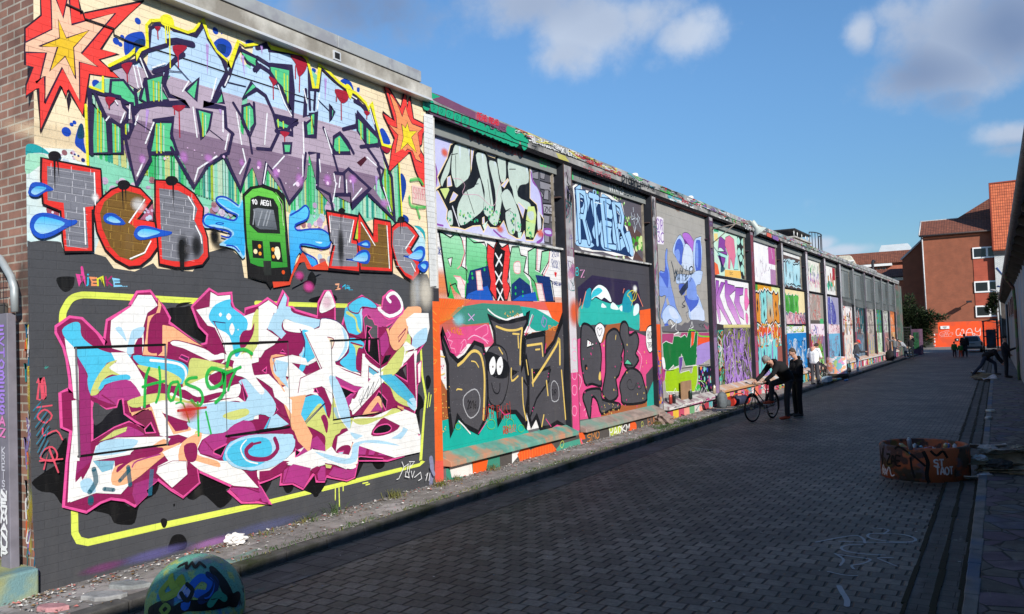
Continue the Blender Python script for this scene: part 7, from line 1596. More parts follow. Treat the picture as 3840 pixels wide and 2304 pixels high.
# ---- ROUSK
mural('b1l',-7.78,'PB','mural','green and red graffiti letters with white laces on white brick, middle of the first bay'); cur('J')
RW('f1efee',10100,14430,500,4020); RW('f7b9a0',10100,14430,2870,3050,.6); So('f28a50',300,160,250,1500,.9)
cur('J')
GP('a9e6bc','20b450','220 992 255 1015 355 1060 330 1000 395 1010 440 1070 475 1210 440 1335 490 1370 540 1484 K 560 180 480 170 380 100 320 0 K 370 170 310 160',0)
Cl(BL,14,'J 220 992 255 1015 330 1060 360 1040 335 1005 400 1012 440 1075 472 1210 435 1335 490 1370 520 1440 K 520 20 540 175 440 150 380 20 330 40 310 150')
Ln('f29aa0',12,'450 1090 468 1210 430 1330 400 1360',0); P('f1efee','310 1270 345 1255 335 1350'); Cl('2a1a1e',8,'305 1265 350 1250 335 1345 320 1320'); P('f4e2dc','370 1440 430 1445 480 1484 K 470 60 470 160 440 155 400 60 J 400 1484'); Ln('f29aa0',12,'J 365 1430 430 1440 K 470 40')
GP('8fe0ac','13a548','J 485 1050 620 1110 680 1150 685 1240 700 1484 K 720 120 745 190 600 180 480 165 490 0 J 520 1484 480 1300 J 490 1150'); Cl(BL,14,'J 485 1050 560 1110 660 1105 680 1160 685 1240 680 1400 K 700 60 745 185 600 180 480 160 490 30 J 480 1330')
P('10306e','J 520 1380 700 1330 K 745 188 600 182 482 165 490 20',0,.95); P('1b5cc0','K 500 120 690 40 745 188 600 182 482 165'); P('f4e2dc','J 580 1390 620 1380 640 1484 K 640 80 590 80'); Cl('f29aa0',9,'J 578 1385 622 1378 630 1484 K 645 80 595 85')
for x,y in ((540,1410),(545,1450),(680,1300),(660,1370)): D('1fb655',16,x,y)
PO('ee3b3a',BL,14,'690 1120 750 1165 780 1090 830 1160 890 1120 915 1250 880 1484 K 910 60 880 180 770 180 710 80 J 720 1484 680 1250')
P('0f0e10','755 1170 790 1080 825 1170 860 1190 830 1484 K 860 185 775 185 770 0 J 745 1300')
for y in (1215,1390): Ln('f8f8f8',18,'765 %d 830 %d'%(y,y+115)); Ln('f8f8f8',18,'825 %d 770 %d'%(y+10,y+120))
cur('K'); Ln('f8f8f8',18,'780 70 840 185'); Ln('f8f8f8',18,'835 75 790 185'); cur('J')
GP('a9e6bc','17a54a','930 1140 1000 1140 1010 1240 1065 1240 1060 1300 1040 1400 1100 1484 K 1090 190 920 180 910 0 J 905 1370 900 1250'); Cl(BL,14,'925 1150 990 1150 1010 1230 1065 1245 1040 1390 1110 1440 K 1130 190 920 185 900 30 J 890 1400 910 1230')
P('f2e8e4', '950 1310 1000 1300 1000 1400 950 1390 940 1350',1); Cl('f29aa0',9,'945 1310 1000 1295 1005 1400 950 1395',1); P('10306e', 'K 920 30 1000 -40 1100 40 1130 190 920 185')
GP('9fe4b6','17a54a','1080 1190 1160 1160 1150 1380 1190 1400 1215 1200 1285 1180 1275 1290 1200 1410 1300 1484 K 1330 190 1150 188 1120 40 J 1090 1400'); Cl(BL,14,'1080 1195 1160 1150 1155 1370 1195 1390 1215 1195 1290 1180 1280 1290 1215 1415 1310 1484 K 1340 192 1210 190 1140 0 J 1085 1420')
Ln('f29aa0',12,'1175 1160 1165 1370');Ln('f29aa0',12,'1290 1200 1280 1330 1230 1430'); P('1b5cc0','K 1000 140 1150 100 1170 190 930 186'); P('10306e','J 1150 1420 1290 1440 K 1330 190 1250 190 1180 40'); P('f4e2dc','K 1160 20 1210 30 1240 190 1190 190'); Cl('f29aa0',8,'K 1155 15 1215 25 1245 190 1190 190')
cur('K')
for x,y,w in ((960,60,16),(1030,100,12),(495,0,18),(1120,30,12),(960,120,14),(1030,140,12)): D('1fb655',w,x,y)
cur('J'); text('20X','2a3f8c',7,(1310,1190),(1380,1195),(1380,1250),(1312,1245),.05); text('ROSK!','2a3f8c',6,(1310,1275),(1390,1290),(1388,1370),(1318,1350),.08); P('e02c34','1335 1395 1345 1390 1350 1400 1360 1395 1352 1440 1345 1440 1335 1410'); text('VOK','2a3f8c',8,(185,1150),(240,1160),(240,1230),(185,1215),.05); cur('K'); text('FOREVAH!','2a3f8c',5,(1315,0),(1410,10),(1410,50),(1320,30),.06)
# ---- DON (lower)
mural('b1l',-7.78,'PR','mural','charcoal graffiti letters outlined in black with cartoon eyes and a smile on an orange and teal ground, foot of the first bay'); cur('K')
P('e4655a','180 160 480 175 900 190 1430 205 1440 300 1000 250 480 240'); P('f2622a','180 160 470 180 420 300 300 420 200 420'); P('3f8f7c','330 330 400 250 640 210 1000 230 1040 300 700 420 560 440 460 420'); P('f2622a','1240 200 1432 205 1460 700 1380 500'); P('2aa99a','1010 240 1150 260 1270 330 1380 400 1320 470 1160 480 1060 420')
GP('c86a4a','e2508a','330 360 480 420 700 400 760 620 640 640 500 560 380 740 200 640 200 440'); P('e2508a','440 440 520 430 700 420 740 580 640 620 500 600 400 720 310 700 270 500'); P('a85f36','1040 500 1240 480 1380 420 1420 340 1450 900 1400 500 1240 700'); P('a85f36','200 900 320 1200 330 1484 W 20 230 J 0 0 K 230 1484') if 0 else P('a85f36','220 900 320 1100 340 1484 240 1484')
for x in range(125,460,26): Ln('f79a3c',7,'%d %d %d %d'%(x+90,170,190+(x-120)*.4,400-(x-120)*.1),0,.8)
So('8fd4dc',70,80,410,370,.9); So('f0f0f0',20,20,0,0,.01)
P('18b0a0','230 1400 340 1300 420 1320 600 1484 W 60 310 0 350 J 0 0 K 230 1484') if 0 else P('18b0a0','232 1350 700 1220 1000 1270 1100 1484 W 560 60 800 190 0 360 K 235 1640')
P('e2508a','K 1240 1380 1460 1360 1480 1430 W 700 200 420 240 500 130')
Ln('f49ac0',9,'300 470 330 520 300 560 350 580 320 640 370 650 380 690',0);Ln('f49ac0',9,'430 600 470 560 480 640 420 700 450 600',1);Ln('f49ac0',9,'570 470 620 440 680 420 690 500 640 540 700 580',1);Ln('f2c0da',9,'500 560 560 520 650 560 690 600',1)
text('KINGS.','f08a2c',8,(335,440),(455,470),(455,515),(340,500),.1); text('X','d8b0e8',10,(500,315),(555,320),(550,380),(505,375),.1)
Ln('9a86c8',12,'1230 330 1210 400 1240 440 1260 380 1235 350 1225 400',1); Ln('e8f0f0',12,'1120 320 1090 420 1120 480 1080 510',1); text('EMET','f08a2c',8,(1280,430),(1370,440),(1370,480),(1280,470),.1)
GY='4f4d52'
def let(s,holes=()):
    P(GY,s); Cl(BL,44,s)
let('240 470 330 700 400 770 470 720 560 590 640 620 680 760 700 1000 680 1300 600 1460 460 1390 400 1300 340 1480 310 1200 300 800 260 650')
let('700 340 800 390 920 385 1060 350 1080 290 1070 400 1030 480 1010 760 1060 740 1090 900 1080 1100 1050 1300 1070 1400 960 1260 850 1260 790 1370 780 1240 700 1200 690 1000 680 700 760 600 750 480')
let('1050 540 1240 500 1240 700 1330 580 1420 330 1440 420 1430 900 1460 1400 1360 1360 1280 1410 1200 1420 1160 1300 1110 1390 1080 1280 1080 1000 1040 760')
P(GY,'690 1000 700 1200 780 1210 840 1150 880 1020 880 700 820 620 740 620 690 680',1); Cl(BL,16,'690 1000 700 1150 760 1205 830 1170 875 1040 890 900 870 700 800 620 720 630 680 720',1)
Ln(BL,30,'1020 500 1030 720 1010 860 1060 720 1090 880 1080 1020 1040 960'); Ln(BL,24,'1180 870 1290 830 1280 960 1160 1130 1090 1330'); P(BL,'1120 850 1200 840 1130 960'); P(BL,'915 850 990 870 920 920'); Tp(BL,60,'1290 840 1270 950'); 
P('16161a','685 680 760 700 860 760 900 840 870 930 760 930 690 860 680 760',1)
for x in (735,805): P('f8f8f8','%d 800 %d 735 %d 735 %d 820 %d 890 %d 895'%(x-32,x-5,x+18,x+30,x+10,x-20),1); D('16161a',11,x+2,825); D('c03020',3,x+2,825)
Ln('18181c',14,'725 985 745 1060 780 1085 803 1050 805 985',1)
E7='ecca6c'
for w,s in ((30,'400 810 450 770 530 680 590 680 630 740 655 900 655 1100 645 1330'),(22,'770 435 870 470 960 470 1020 450'),(26,'1020 460 1005 600 1000 800'),(18,'990 510 930 505'),(18,'980 530 985 640'),(22,'1070 620 1210 600'),(20,'1210 605 1220 720'),(16,'1150 660 1190 655'),(30,'1120 980 1240 800 1350 620 1380 560 1385 800'),(20,'1400 860 1440 1330'),(18,'1115 850 1125 1010'),(18,'1020 930 1030 1180 1060 1340'),(20,'1255 960 1270 1100'),(18,'915 840 920 960 980 915'),(18,'1230 1290 1210 1400'),(14,'390 1050 400 1040 440 1045'),(12,'530 770 570 780 600 830'),(14,'220 720 270 730'),(12,'220 910 270 890'),(14,'795 640 830 700'),(14,'1060 760 1080 900')): Ln(E7,w,s,1)
Ln('f6f6f4',16,'690 270 760 330 860 370 910 360',1); Ln('f6f6f4',14,'410 1350 460 1400 520 1470',1); Cl('c8c8cc',12,'460 1110 560 1040 610 1110 600 1250 520 1320 460 1220',1,.8); text('2016.','16161a',8,(490,1150),(600,1160),(600,1220),(495,1230),.08); Cl('c8c8cc',10,'1300 1010 1330 960 1370 1020 1370 1140 1310 1150',1,.8); text('DR','16161a',7,(1310,1040),(1350,1045),(1350,1100),(1312,1100),.1)
for s in ('270 530 330 680 380 710','1130 330 1050 520','1250 600 1240 690','800 1230 850 1290 900 1275','1250 1330 1300 1400','600 1470 680 1350'): Ln('e83c90',9,s)
r=random.Random(6)
for k in range(220): Ln('b8b6bc',2.5,[(lambda x,y:(x,y))(*q) for q in [(lambda x,y:[(x,y),(x+r.uniform(-8,8),y+r.uniform(-8,8))])(r.uniform(320,1420),r.uniform(420,1380))][0]],0,.6)
for x,y in ((240,820),(260,815),(250,840),(275,930),(660,660),(650,700),(1135,880),(1270,920),(1275,890),(700,1190),(1130,1220),(1120,1250)): D('e83c90',7,x,y)
blobs(['f0c060'],26,230,320,980,1460,4,10,7); blobs(['f0c060'],12,850,1000,290,340,5,14,8); cur('W'); text('GIER PIASI','c8402c',7,(-350,-60),(-20,-120),(-10,60),(-340,80),.1)
cur('K'); text('GIER PLAS!','d8482c',7,(835,1400),(960,1385),(965,1450),(840,1470),.08)
for x,y,r_ in ((900,1370,36),(1010,1420,30),(720,1380,40),(400,1400,26)): Cl('7fd04c',5,[(x+r_*math.cos(t),y+r_*1.2*math.sin(t)) for t in [k*.9 for k in range(7)]],1)
# piers and strips beside the first bay
mural('strip',-7.652,'PR','mural'); RW('d8d4cc',9885,10100,3000,5800); RW('f26a2c',9885,10100,100,2990); cur('K')
for y in (300,380,460,560,640): Ln('f79a3c',9,'%d %d %d %d'%(120,y-60,195,y+20))
for y in (760,1040,1220): Cl('f79a3c',9,[(165+(34-5*k)*math.cos(k*1.05),y+(46-7*k)*math.sin(k*1.05)) for k in range(7)],1)
RW('3c3a3e',9885,10100,2850,3060); cur('H')
P('e05a4c','1715 0 1880 0 1890 190 1720 215'); 
# ledge / plinth painting, bays 1-2
mural('plinth',-7.60,'PR','mural','painted plinth below the first two bays with PAOK M and SMO scrawls'); cur('W')
RW('57524f',10100,18950,0,215); RW('3f8f7a',10100,11650,0,215); P('efe8e2','H 1860 20 2080 0 2095 140 1890 165'); P('f26224','H 2090 0 2240 -10 2220 110 2095 130')
P('ececea','0 400 100 385 130 430 20 560 0 585'); P('f2622a','60 480 120 390 180 370 210 430 380 350 450 340 515 420 500 460 100 570'); 
for k in range(14): Ln('f79a3c',5,'%d %d %d %d'%(90+k*30,560-k*8,80+k*31,440-k*6))
P('4aa08a','510 420 560 360 800 290 800 370 510 455'); Cl('d8e060',7,'560 350 585 320 600 350 580 400 558 380',1); P('f2622a','770 230 830 220 850 300 800 310 830 365 800 370'); Ln('f06ab0',14,'800 300 815 360')
P('c0d04c','1120 180 1200 100 1320 70 1280 130 1240 270 1150 290',0); text('PAOKM','f4f4f0',15,(1130,170),(1360,120),(1365,195),(1135,275),.05); text('SMO','d88a3c',12,(870,250),(1010,200),(1015,280),(875,335),.05); P('f2622a','1370 120 1400 90 1440 130 1430 220 1365 230',1); Cl('d8e060',7,'1500 110 1515 100 1520 140 1500 150',1); text('FUE','d88a5c',10,(1575,60),(1670,20),(1672,90),(1578,150),.05)
# ============ bay 2 ============
mural('b2u',-7.87,'PS','mural','light blue four letter graffiti on dark grey panel with green bubbles, top of the second bay'); cur('T')
RW('5e5860',14800,19190,4060,5600); P('6a4c46','1000 1100 1250 1300 1300 1484 1100 1484 J 2200 1290 2000 1250',0,.7)
blobs(['3f9a2c','5cb83a','d8eca0','e8f4c0'],34,440,1000,560,860,10,34,41); blobs(['3f9a2c','5cb83a','d8eca0'],16,1010,1090,1040,1180,8,30,42); cur('J'); blobs(['3f9a2c','4cae30','d8eca0'],34,2090,2210,1070,1180,10,34,43); blobs(['6a3a34','3f9a2c','e8f4c0'],30,1560,2080,1090,1260,10,30,44)
RB='a6d2f6'; NV='16305e'
s='J 1515 570 1590 520 1600 600 1680 620 1700 690 1780 700 1790 620 1870 650 1900 680 1990 740 2010 850 1990 930 2040 960 2060 1060 2110 1200 2090 1270 2040 1230 1980 1230 1920 1230 1800 1190 1700 1190 1600 1170 1540 1110 1535 900 1530 700'
P('f2f0ea',s); Cl('f2f0ea',14,s); P(NV,'J 1525 580 1580 540 1590 610 1680 640 1700 700 1780 710 1800 640 1900 700 1985 760 1995 900 2030 980 2055 1080 2095 1200 2080 1250 1900 1200 1700 1180 1540 1090 1540 900 1535 700')
cur('J')
for s in ('1530 600 1590 545 1590 610 1660 640 1680 700 1660 800 1640 880 1700 1080 1660 1090 1620 900 1590 840 1570 1000 1570 1080 1540 1080 1545 720','1690 700 1770 710 1740 780 1770 920 1790 880 1810 940 1740 1080 1700 1000 1720 920 1700 800','1790 650 1840 660 1880 700 1860 780 1900 800 1890 880 1840 870 1850 930 1890 940 1880 1040 1900 1180 1810 1170 1780 1080 1800 860',
  '1900 700 1970 750 1990 850 1990 940 1940 980 2040 1080 2060 1180 2010 1080 1970 1000 1960 1200 1900 1080 1900 800','1990 1060 2060 1000 2100 1200 2080 1240 2020 1150 1960 1200 1930 1130','1550 1090 1640 1080 1720 1130 1680 1160 1600 1150 1545 1130'): P(RB,s,1); Cl(NV,5,s,1)
for s in ('1585 680 1620 690 1610 760 1580 770','1940 800 1970 850 1950 940','1580 940 1610 1000 1600 1080','1820 1050 1840 1090','1720 830 1740 900'): P(NV,s,1)
for c,w in ((NV,78),(RB,50)): text('RTER',c,w,(1560,610),(1985,755),(2050,1180),(1580,1090),.0,0,.42)
for s in ('1590 700 1605 710','1940 810 1960 840','1575 640 1580 800','1720 720 1790 735','1840 740 1850 860','1960 860 1965 960'): Ln('e8f4fc',8,s)
Cl(RB,16,'1710 610 1730 600 1735 640 1715 650',1); Ln('7fb8ea',40,'1830 700 1850 1160',0,.4)
cur('T')
for s in ('1130 900 1135 970','1100 980 1110 1090 1150 1070 1120 1030','1150 1000 1160 1100','1170 1060 1190 1090 1210 1040 1190 1000','1140 1110 1160 1180 1150 1290','1130 1200 1150 1290 1170 1200','1200 1090 1180 1170','1230 1050 1210 1120 1240 1210'): Ln('dcecf6',9,s)
mural('b2b',-7.80,'PS','mural'); cur('T'); RW('4cc87a',14810,15180,5610,5790,.9); text('POSA!','1a1a20',9,(300,365),(435,400),(435,510),(300,460),.06); text('OOA!','b8202e',10,(490,450),(660,500),(660,580),(500,530),.06); text('WNG','f0f2f2',16,(755,530),(980,600),(975,700),(765,640),.03,0,.4)
mural('b2l',-7.78,'PR','mural','charcoal bubble letters on pink, orange and teal under a dark sky with white painted clouds, foot of the second bay'); cur('K')
RW('4a484e',14800,19190,480,4020); P('2e2344','1560 60 1700 -60 1900 -30 2140 0 2180 240 1980 300 1700 200 1570 200')
text('B','2fc4c8',10,(1545,-130),(1570,-130),(1570,-60),(1545,-60),.05); text('Z','e8a0d0',8,(1590,-120),(1625,-110),(1625,-30),(1590,-40),.2)
P('2fb8ac','1560 290 1600 230 1700 150 1800 190 1960 230 2040 180 2120 260 2160 330 2150 470 2000 420 1700 420 1580 440',1)
P('1a9ab0','1620 240 1640 100 1690 70 1680 240',1); P('1a9ab0','1990 280 2010 130 2060 80 2090 160 2080 290',1)
PO('f2fbfc','101a2a',9,'1690 160 1700 90 1760 30 1820 50 1860 100 1890 190 1870 200 1820 160 1790 180 1740 150 1700 180',1); P('3cc8d8','1690 170 1705 100 1760 60 1800 90 1760 130 1720 150',1)
for s in ('1790 250 1800 210 1840 250','1880 260 1900 200 1960 270','2100 330 2110 230 2150 220 2150 300','1960 260 1990 230 1990 290'): P('e8f8fa',s,1)
Cl('cfc838',10,'2040 130 2080 90 2130 100 2120 170 2080 190 2060 150',1); Ln('cfc838',10,'2090 120 2130 60 2080 230',1); So('ffffff',24,40,2115,70,.9)
for s in ('2140 120 2190 240','1600 260 1640 100','1580 230 1590 170','2000 110 2010 70'): Ln('f08a70',12,s)
GP('f2622a','f26a30','2160 280 2280 260 2300 560 2250 480 2160 480')
P('e2508a','1560 560 1700 500 2100 480 2290 560 2300 800 2220 900 2230 1240 1560 1340 1560 800'); P('a85f36','1840 420 1980 400 2000 500 1850 520 1800 600 1780 560'); P('a85f36','1790 1250 2230 1130 2230 1220 1780 1330'); P('2aa99a','2230 1100 2290 960 2300 1200 2230 1230'); P('f26224','1540 300 1560 800 1540 900')
for s in ('1590 430 1620 520 1590 600','1570 900 1600 960 1560 1100 1590 1200','2130 660 2180 740 2150 900','1620 1250 1660 1200 1640 1300'): Ln('f8b0d0',9,s,1)
for s in ('1590 560 1600 430 1640 410 1700 450 1760 560 1790 700 1780 900 1790 1010 1700 990 1640 1000 1610 900 1590 740','1830 660 1840 520 1900 460 1950 480 1980 560 2000 640 1980 720 1990 760 1960 900 1930 950 1950 1100 1880 1160 1830 1130 1800 1060 1830 880','1970 520 1980 410 2020 390 2050 440 2060 520 2120 490 2150 560 2140 640 2120 700 2150 760 2080 850 2010 800 2010 640','1610 1120 1650 1050 1780 1040 1800 1140 1960 1180 1960 1230 1880 1240 1790 1280 1750 1160 1700 1120 1680 1330 1640 1220','1970 980 2060 840 2160 880 2200 980 2230 1140 2140 1180 2000 1180 1980 1100'): P(GY,s,1); Cl(BL,26,s,1)
PO('f6f6f4',BL,10,'1650 640 1655 560 1720 610',0); D(BL,14,1695,600); D(BL,30,1640,830);D('c87850',14,1648,840); PO('5cc8a0',BL,10,'2005 800 2040 750 2090 810'); PO('f8f6f8',BL,10,'1730 440 1780 400 1820 450 1810 520 1780 600 1740 520',1); Cl(BL,7,'1745 460 1765 450 1770 470 1790 450 1795 480 1770 530',1)
PO('f6f6f4',BL,12,'2220 500 2240 440 2280 430 2300 500 2300 620 2260 690 2225 620',1); text('ROSK','222226',6,(2235,480),(2285,480),(2280,560),(2235,560),.1); text('TRZ','222226',6,(2235,590),(2280,590),(2280,640),(2240,640),.1)
for x,y,r_ in ((2070,980,58),(2150,1000,34)): Ln('1c1c20',7,[(x+(r_-k*r_/9)*math.cos(k*.8),y+(r_*1.5-k*r_/6)*math.sin(k*.8)) for k in range(9)],1)
Ln(E7,12,'1930 520 1925 560'); P(E7,'1765 900 1780 870 1785 950 1765 950',1); blobs([E7],14,1800,2230,440,1140,5,12,51); blobs([E7],24,1790,1960,1180,1320,4,10,52); blobs(['e83c90'],26,1580,2200,560,1240,5,10,53)
mural('p1',-7.648,'PS','mural'); cur('J'); RW('f0eaf0',14480,14790,1500,3900,.8); RW('e2508a',14480,14790,300,1500); Ln('16161a',12,'1450 430 1465 480 1460 520 1480 560 1460 640 1480 720'); text('MEN','16161a',9,(1460,560),(1500,570),(1500,760),(1465,750),.2); cur('K')
for y in (600,720,900,1050,1250): Cl('f8a8cc',8,[(1530+24*math.cos(k*1.3),y+50*math.sin(k*1.3)) for k in range(5)],1)
So('f2622a',60,160,1530,300,.9); rough(['c878a8','f0b0c8'],6,1480,1520,-300,100,20,40,3)
# ============ bay 3: blue eared creature on grey masonry ============
mural('b3',-7.78,'PR','mural','blue long-eared creature with a scribbled-out face on pale grey masonry, third bay'); cur('M')
RW('aaa6a0',19500,23810,560,5800)
Ln('d84030',26,'880 190 960 240 1000 260 1040 640 1055 1100',0,.7); So('8a6a5c',50,50,580,140,.9); Ln('c6c2bc',40,'250 600 250 1050',0,.7); Ln('f0f0f0',60,'260 1070 290 1484',0)
P('f0e8f4','245 260 300 260 360 290 365 690 270 680'); text('SNR','7a3aa8',16,(255,280),(350,320),(352,480),(260,450),.05); text('3C','7a3aa8',18,(262,490),(360,500),(365,670),(275,650),.05)
B1='4c66c8'; B2='7d9ae4'; B3='b9cff2'; OL='1c2440'
PO(B3,OL,8,'505 800 530 680 600 550 640 560 690 660 690 760 650 900 660 1020 620 1000 560 900',1); P(B1,'530 790 560 650 610 600 660 680 670 800 640 1000 590 960 540 860',1); P(B2,'530 810 590 760 620 860 600 960 550 880',1)
PO('b46fd0',OL,8,'655 530 700 505 760 530 830 640 830 720 810 800 740 680 700 690 670 600',1); P('6a2f8a','680 600 740 680 700 690',1)
PO('cfdcf0',OL,7,'655 1030 650 900 690 700 740 690 810 800 820 1000 800 1100 700 1080',1)
PO(B3,OL,8,'840 620 900 580 945 570 940 640 960 780 950 1000 930 1180 900 1220 860 1140 830 1000 820 800',1); P(B1,'860 660 900 620 930 640 945 800 945 1000 920 1190 880 1150 850 1000',1); P(B2,'860 700 890 680 900 900 890 1050 860 960',1)
PO(B3,OL,7,'780 1160 860 1100 960 1100 960 1180 930 1300 880 1320 860 1420 N 920 40 1000 380 780 370 740 190 700 0 M 730 1484 700 1300 600 1300 560 1280 580 1150',1); P(B1,'N 690 0 880 0 900 100 800 260 740 160',1); P(B2,'M 720 1484 740 1250 800 1200 860 1320 880 1484 N 890 60 780 60',1); P('cfdcf4','N 780 250 900 130 990 230 1000 380 790 370')
P(B1,'M 600 1310 700 1310 690 1440 640 1470 610 1400',1); P('26324c','M 660 1330 740 1240 740 1360 640 1484 600 1420',0,.8)
r=random.Random(12)
for k in range(34): x=r.uniform(540,800); y=r.uniform(1010,1220); Ln('24384a',12,[(x,y),(x+r.uniform(-40,40),y+r.uniform(20,110))],0,.85)
Ln('24384a',22,'485 960 510 1060 540 1250 560 1100 600 1240 620 1060',0); Cl('26384e',20,'760 1060 800 1030 820 1090 790 1150 760 1120',1)
PO(B2,OL,8,'405 760 425 780 420 930 450 1100 480 1330 520 1484 N 560 180 620 330 440 380 430 530 390 540 370 400 320 300 400 0 M 300 1484 300 1120 360 1110 390 1080 385 880',1); P(B1,'M 395 800 400 1000 440 1150 430 1350 400 1330 340 1210 300 1160 300 1120 380 1110',1); P('b0aca6','N 420 20 460 130 420 150 400 60'); PO('b9cff2',OL,7,'N 340 280 420 150 470 150 560 210 650 380 560 430 460 360 380 440',1); P(B1,'N 380 440 440 440 430 540 390 530',1); P('cfdcf4','N 440 200 520 200 600 340 500 340',1)
Ln('3a3a44',16,'N 680 0 700 60 650 130 700 160 650 180',1); Ln('5a6070',14,'N 740 190 750 240 710 270 740 370',1)
P('6c6a70','N 640 460 690 410 740 420 780 370 900 370 1010 400 1080 430 1080 560 340 560 330 480 560 430')
P('b04878','N 340 590 500 580 620 620 640 570 1090 570 1100 900 340 740')
cur('N'); PO('0f7434','f2f2f0',10,'345 740 400 700 440 720 500 740 520 620 590 620 630 640 690 600 720 640 760 500 800 520 780 800 830 720 850 560 890 560 880 780 870 900 930 900 960 820 990 780 960 900 1010 960 1000 1040 950 960 870 960 860 1070 790 1080 700 1090 680 1020 640 900 600 1080 530 1110 520 1070 430 1160 390 1140 360 980')
P('f2582c','790 560 840 560 820 760 790 770'); P('f2582c','900 640 960 650 1080 640 1080 700 1050 850 1020 720 960 740 890 760'); P('a98fd4','870 790 960 740 1090 700 1100 960 1050 990 940 1060 870 1070 880 960'); Ln('7ad03c',24,'740 560 800 530 880 560 920 620 1070 630',1)
PO('a3cc14','f2f2f0',9,'400 1160 520 1130 600 1100 620 1180 600 1220 650 1180 760 1150 790 1230 820 1080 880 1075 890 1250 870 1380 840 1484 400 1484 380 1300'); PO('6a4a9c','f2f2f0',7,'600 950 660 940 650 1080 610 1220 600 1100')
P('16182c','900 1100 1110 1080 1120 1484 900 1484'); blobs(['3a4cc0','e04a8c','8fe0d0','f08a4c','2c2a70','d060c0'],40,905,1110,1100,1420,10,40,61,.9); P('c83c8c','330 1000 390 1100 380 1300 330 1350',0,.8); P('f2f2f4','330 970 370 960 390 1100 360 1130',1)
for w,c,s in ((14,'101014','350 560 540 565 600 550 1030 545'),(10,'101014','370 1160 520 1150'),(10,'101014','640 1120 810 1100'),(10,'101014','910 1080 1070 1065'),(14,'f4f4f2','460 380 500 450 470 500 540 440 560 380 550 520 600 560 520 600'),(12,'f4f4f2','780 480 800 400 820 480 790 500')): Ln(c,w,s)
text('KK','16161c',10,(910,420),(990,420),(990,500),(915,490),.2); text('W','e04a8c',10,(1000,430),(1060,430),(1060,520),(1000,510),.2)
cur('Z'); P('a3cc14','180 0 700 0 660 260 560 400 400 380 300 330 180 320'); P('7a74b8','330 640 360 450 430 410 480 470 510 640',1); P('4a60c8','440 360 560 310 560 420 500 480',1); P('35b046','680 330 740 250 780 330 770 400 660 400',1)
for s in ('0 430 100 570 140 460 200 350 250 530','340 570 350 450 420 420','680 340 720 440 750 350 770 480 820 340 850 480 900 340 940 460','700 160 780 170 860 260'): Ln('f4f4f2',13,s)
Ln('8fe03c',14,'980 480 930 330 880 200 740 180',1); Ln('8fe03c',30,'1040 220 1060 470',1)
mural('p2',-7.648,'PS','mural'); cur('T'); text('OHG','2a2a2e',8,(1425,760),(1455,760),(1460,1030),(1430,1030),.1) ; text('ETS','2a2a2e',8,(1440,1100),(1475,1110),(1480,1320),(1445,1320),.1)
# ============ farther bays: bands, wild letters and scribbles in metres on the wall ============
def it_(*a): ITEMS[-1][5].append(a)
def mm(ps): return [int(round(v*1000)) for p in ps for v in p]
def scrib(cols,n,y0,y1,z0,z1,w,seed,tall=.5,a=.9):
    r=random.Random(seed)
    for i in range(n):
        y=r.uniform(y0,y1); z=r.uniform(z0,z1); ps=[(y,z)]
        for k in range(r.randint(2,5)): y=min(max(y+r.uniform(-.35,.35),y0),y1); z=min(max(z+r.uniform(-tall,tall),z0),z1); ps.append((y,z))
        it_('L',r.choice(cols),int(w*r.uniform(.6,1.4)),a,mm(ps))
def wild(fills,out,n,y0,y1,z0,z1,seed,w=45,halo=None,jag=.16):
    """n overlapping letter-like slabs across the band"""
    r=random.Random(seed); cw=(y1-y0)/n
    for i in range(n):
        a=y0+i*cw-.06; b=a+cw*r.uniform(.9,1.2); ps=[]
        for t in (0,.25,.5,.75,1): ps.append((a+(b-a)*t+r.uniform(-.05,.05),z1-r.uniform(0,jag)*(z1-z0)))
        for t in (.8,.55,.3): ps.append((b+r.uniform(-.14,.08),z0+(z1-z0)*t))
        for t in (1,.7,.4,0): ps.append((a+(b-a)*t+r.uniform(-.06,.06),z0+r.uniform(0,jag*1.3)*(z1-z0)))
        for t in (.3,.55,.8): ps.append((a+r.uniform(-.06,.12),z0+(z1-z0)*t))
        if halo: it_('c',halo,int(w*2.4),1.,mm(ps))
        f=r.choice(fills); it_('g',f,r.choice(fills),1.,mm(ps)); it_('c',out,w,1.,mm(ps))
        m=(a+b)/2
        for q in range(2):
            zz=z0+(z1-z0)*r.uniform(.3,.7); it_('p',out,1.,mm([(m-.08,zz),(m+.05,zz+.16),(m+.12,zz-.05),(m,zz-.2)]))
        it_('l','f2f2f2',14,.8,mm([(a+.12,z1-.25*(z1-z0)),(a+.14,z1-.55*(z1-z0))]))
def bars(cols,n,y0,y1,z0,z1,seed,w=.09):
    r=random.Random(seed)
    for i in range(n):
        y=r.uniform(y0,y1); a=r.uniform(z0,z1); b=a-r.uniform(.1,.5)*(z1-z0)
        it_('l',r.choice(cols),int(w*1000*r.uniform(.5,1.3)),.9,mm([(y,a),(y+r.uniform(-.03,.03),max(b,z0))]))
mural('b4u',-7.87,'PS','mural','pastel angular letters in pink, violet and mint, top of the fourth bay'); cur('M')
RW('c9e8d4',24210,28390,4060,5600)
P('f2da8a','1140 520 1200 520 1200 640 1150 640'); P('2fa070','1140 430 1210 450 1215 500 1140 490'); P('f26a3a','1150 960 1200 1000 1230 1150 1160 1160'); P('f2c060','1310 1080 1560 1100 1560 1220 1310 1180'); P('22262a','1500 570 1610 590 1650 1240 1570 1220 1500 800')
for k,(x,y) in enumerate(((1520,640),(1590,650),(1530,800),(1600,800),(1560,900),(1610,960),(1580,1060),(1620,1120))): P('a8e0d0','%d %d %d %d %d %d %d %d'%(x-30,y,x,y-60,x+28,y+10,x-5,y+60),1)
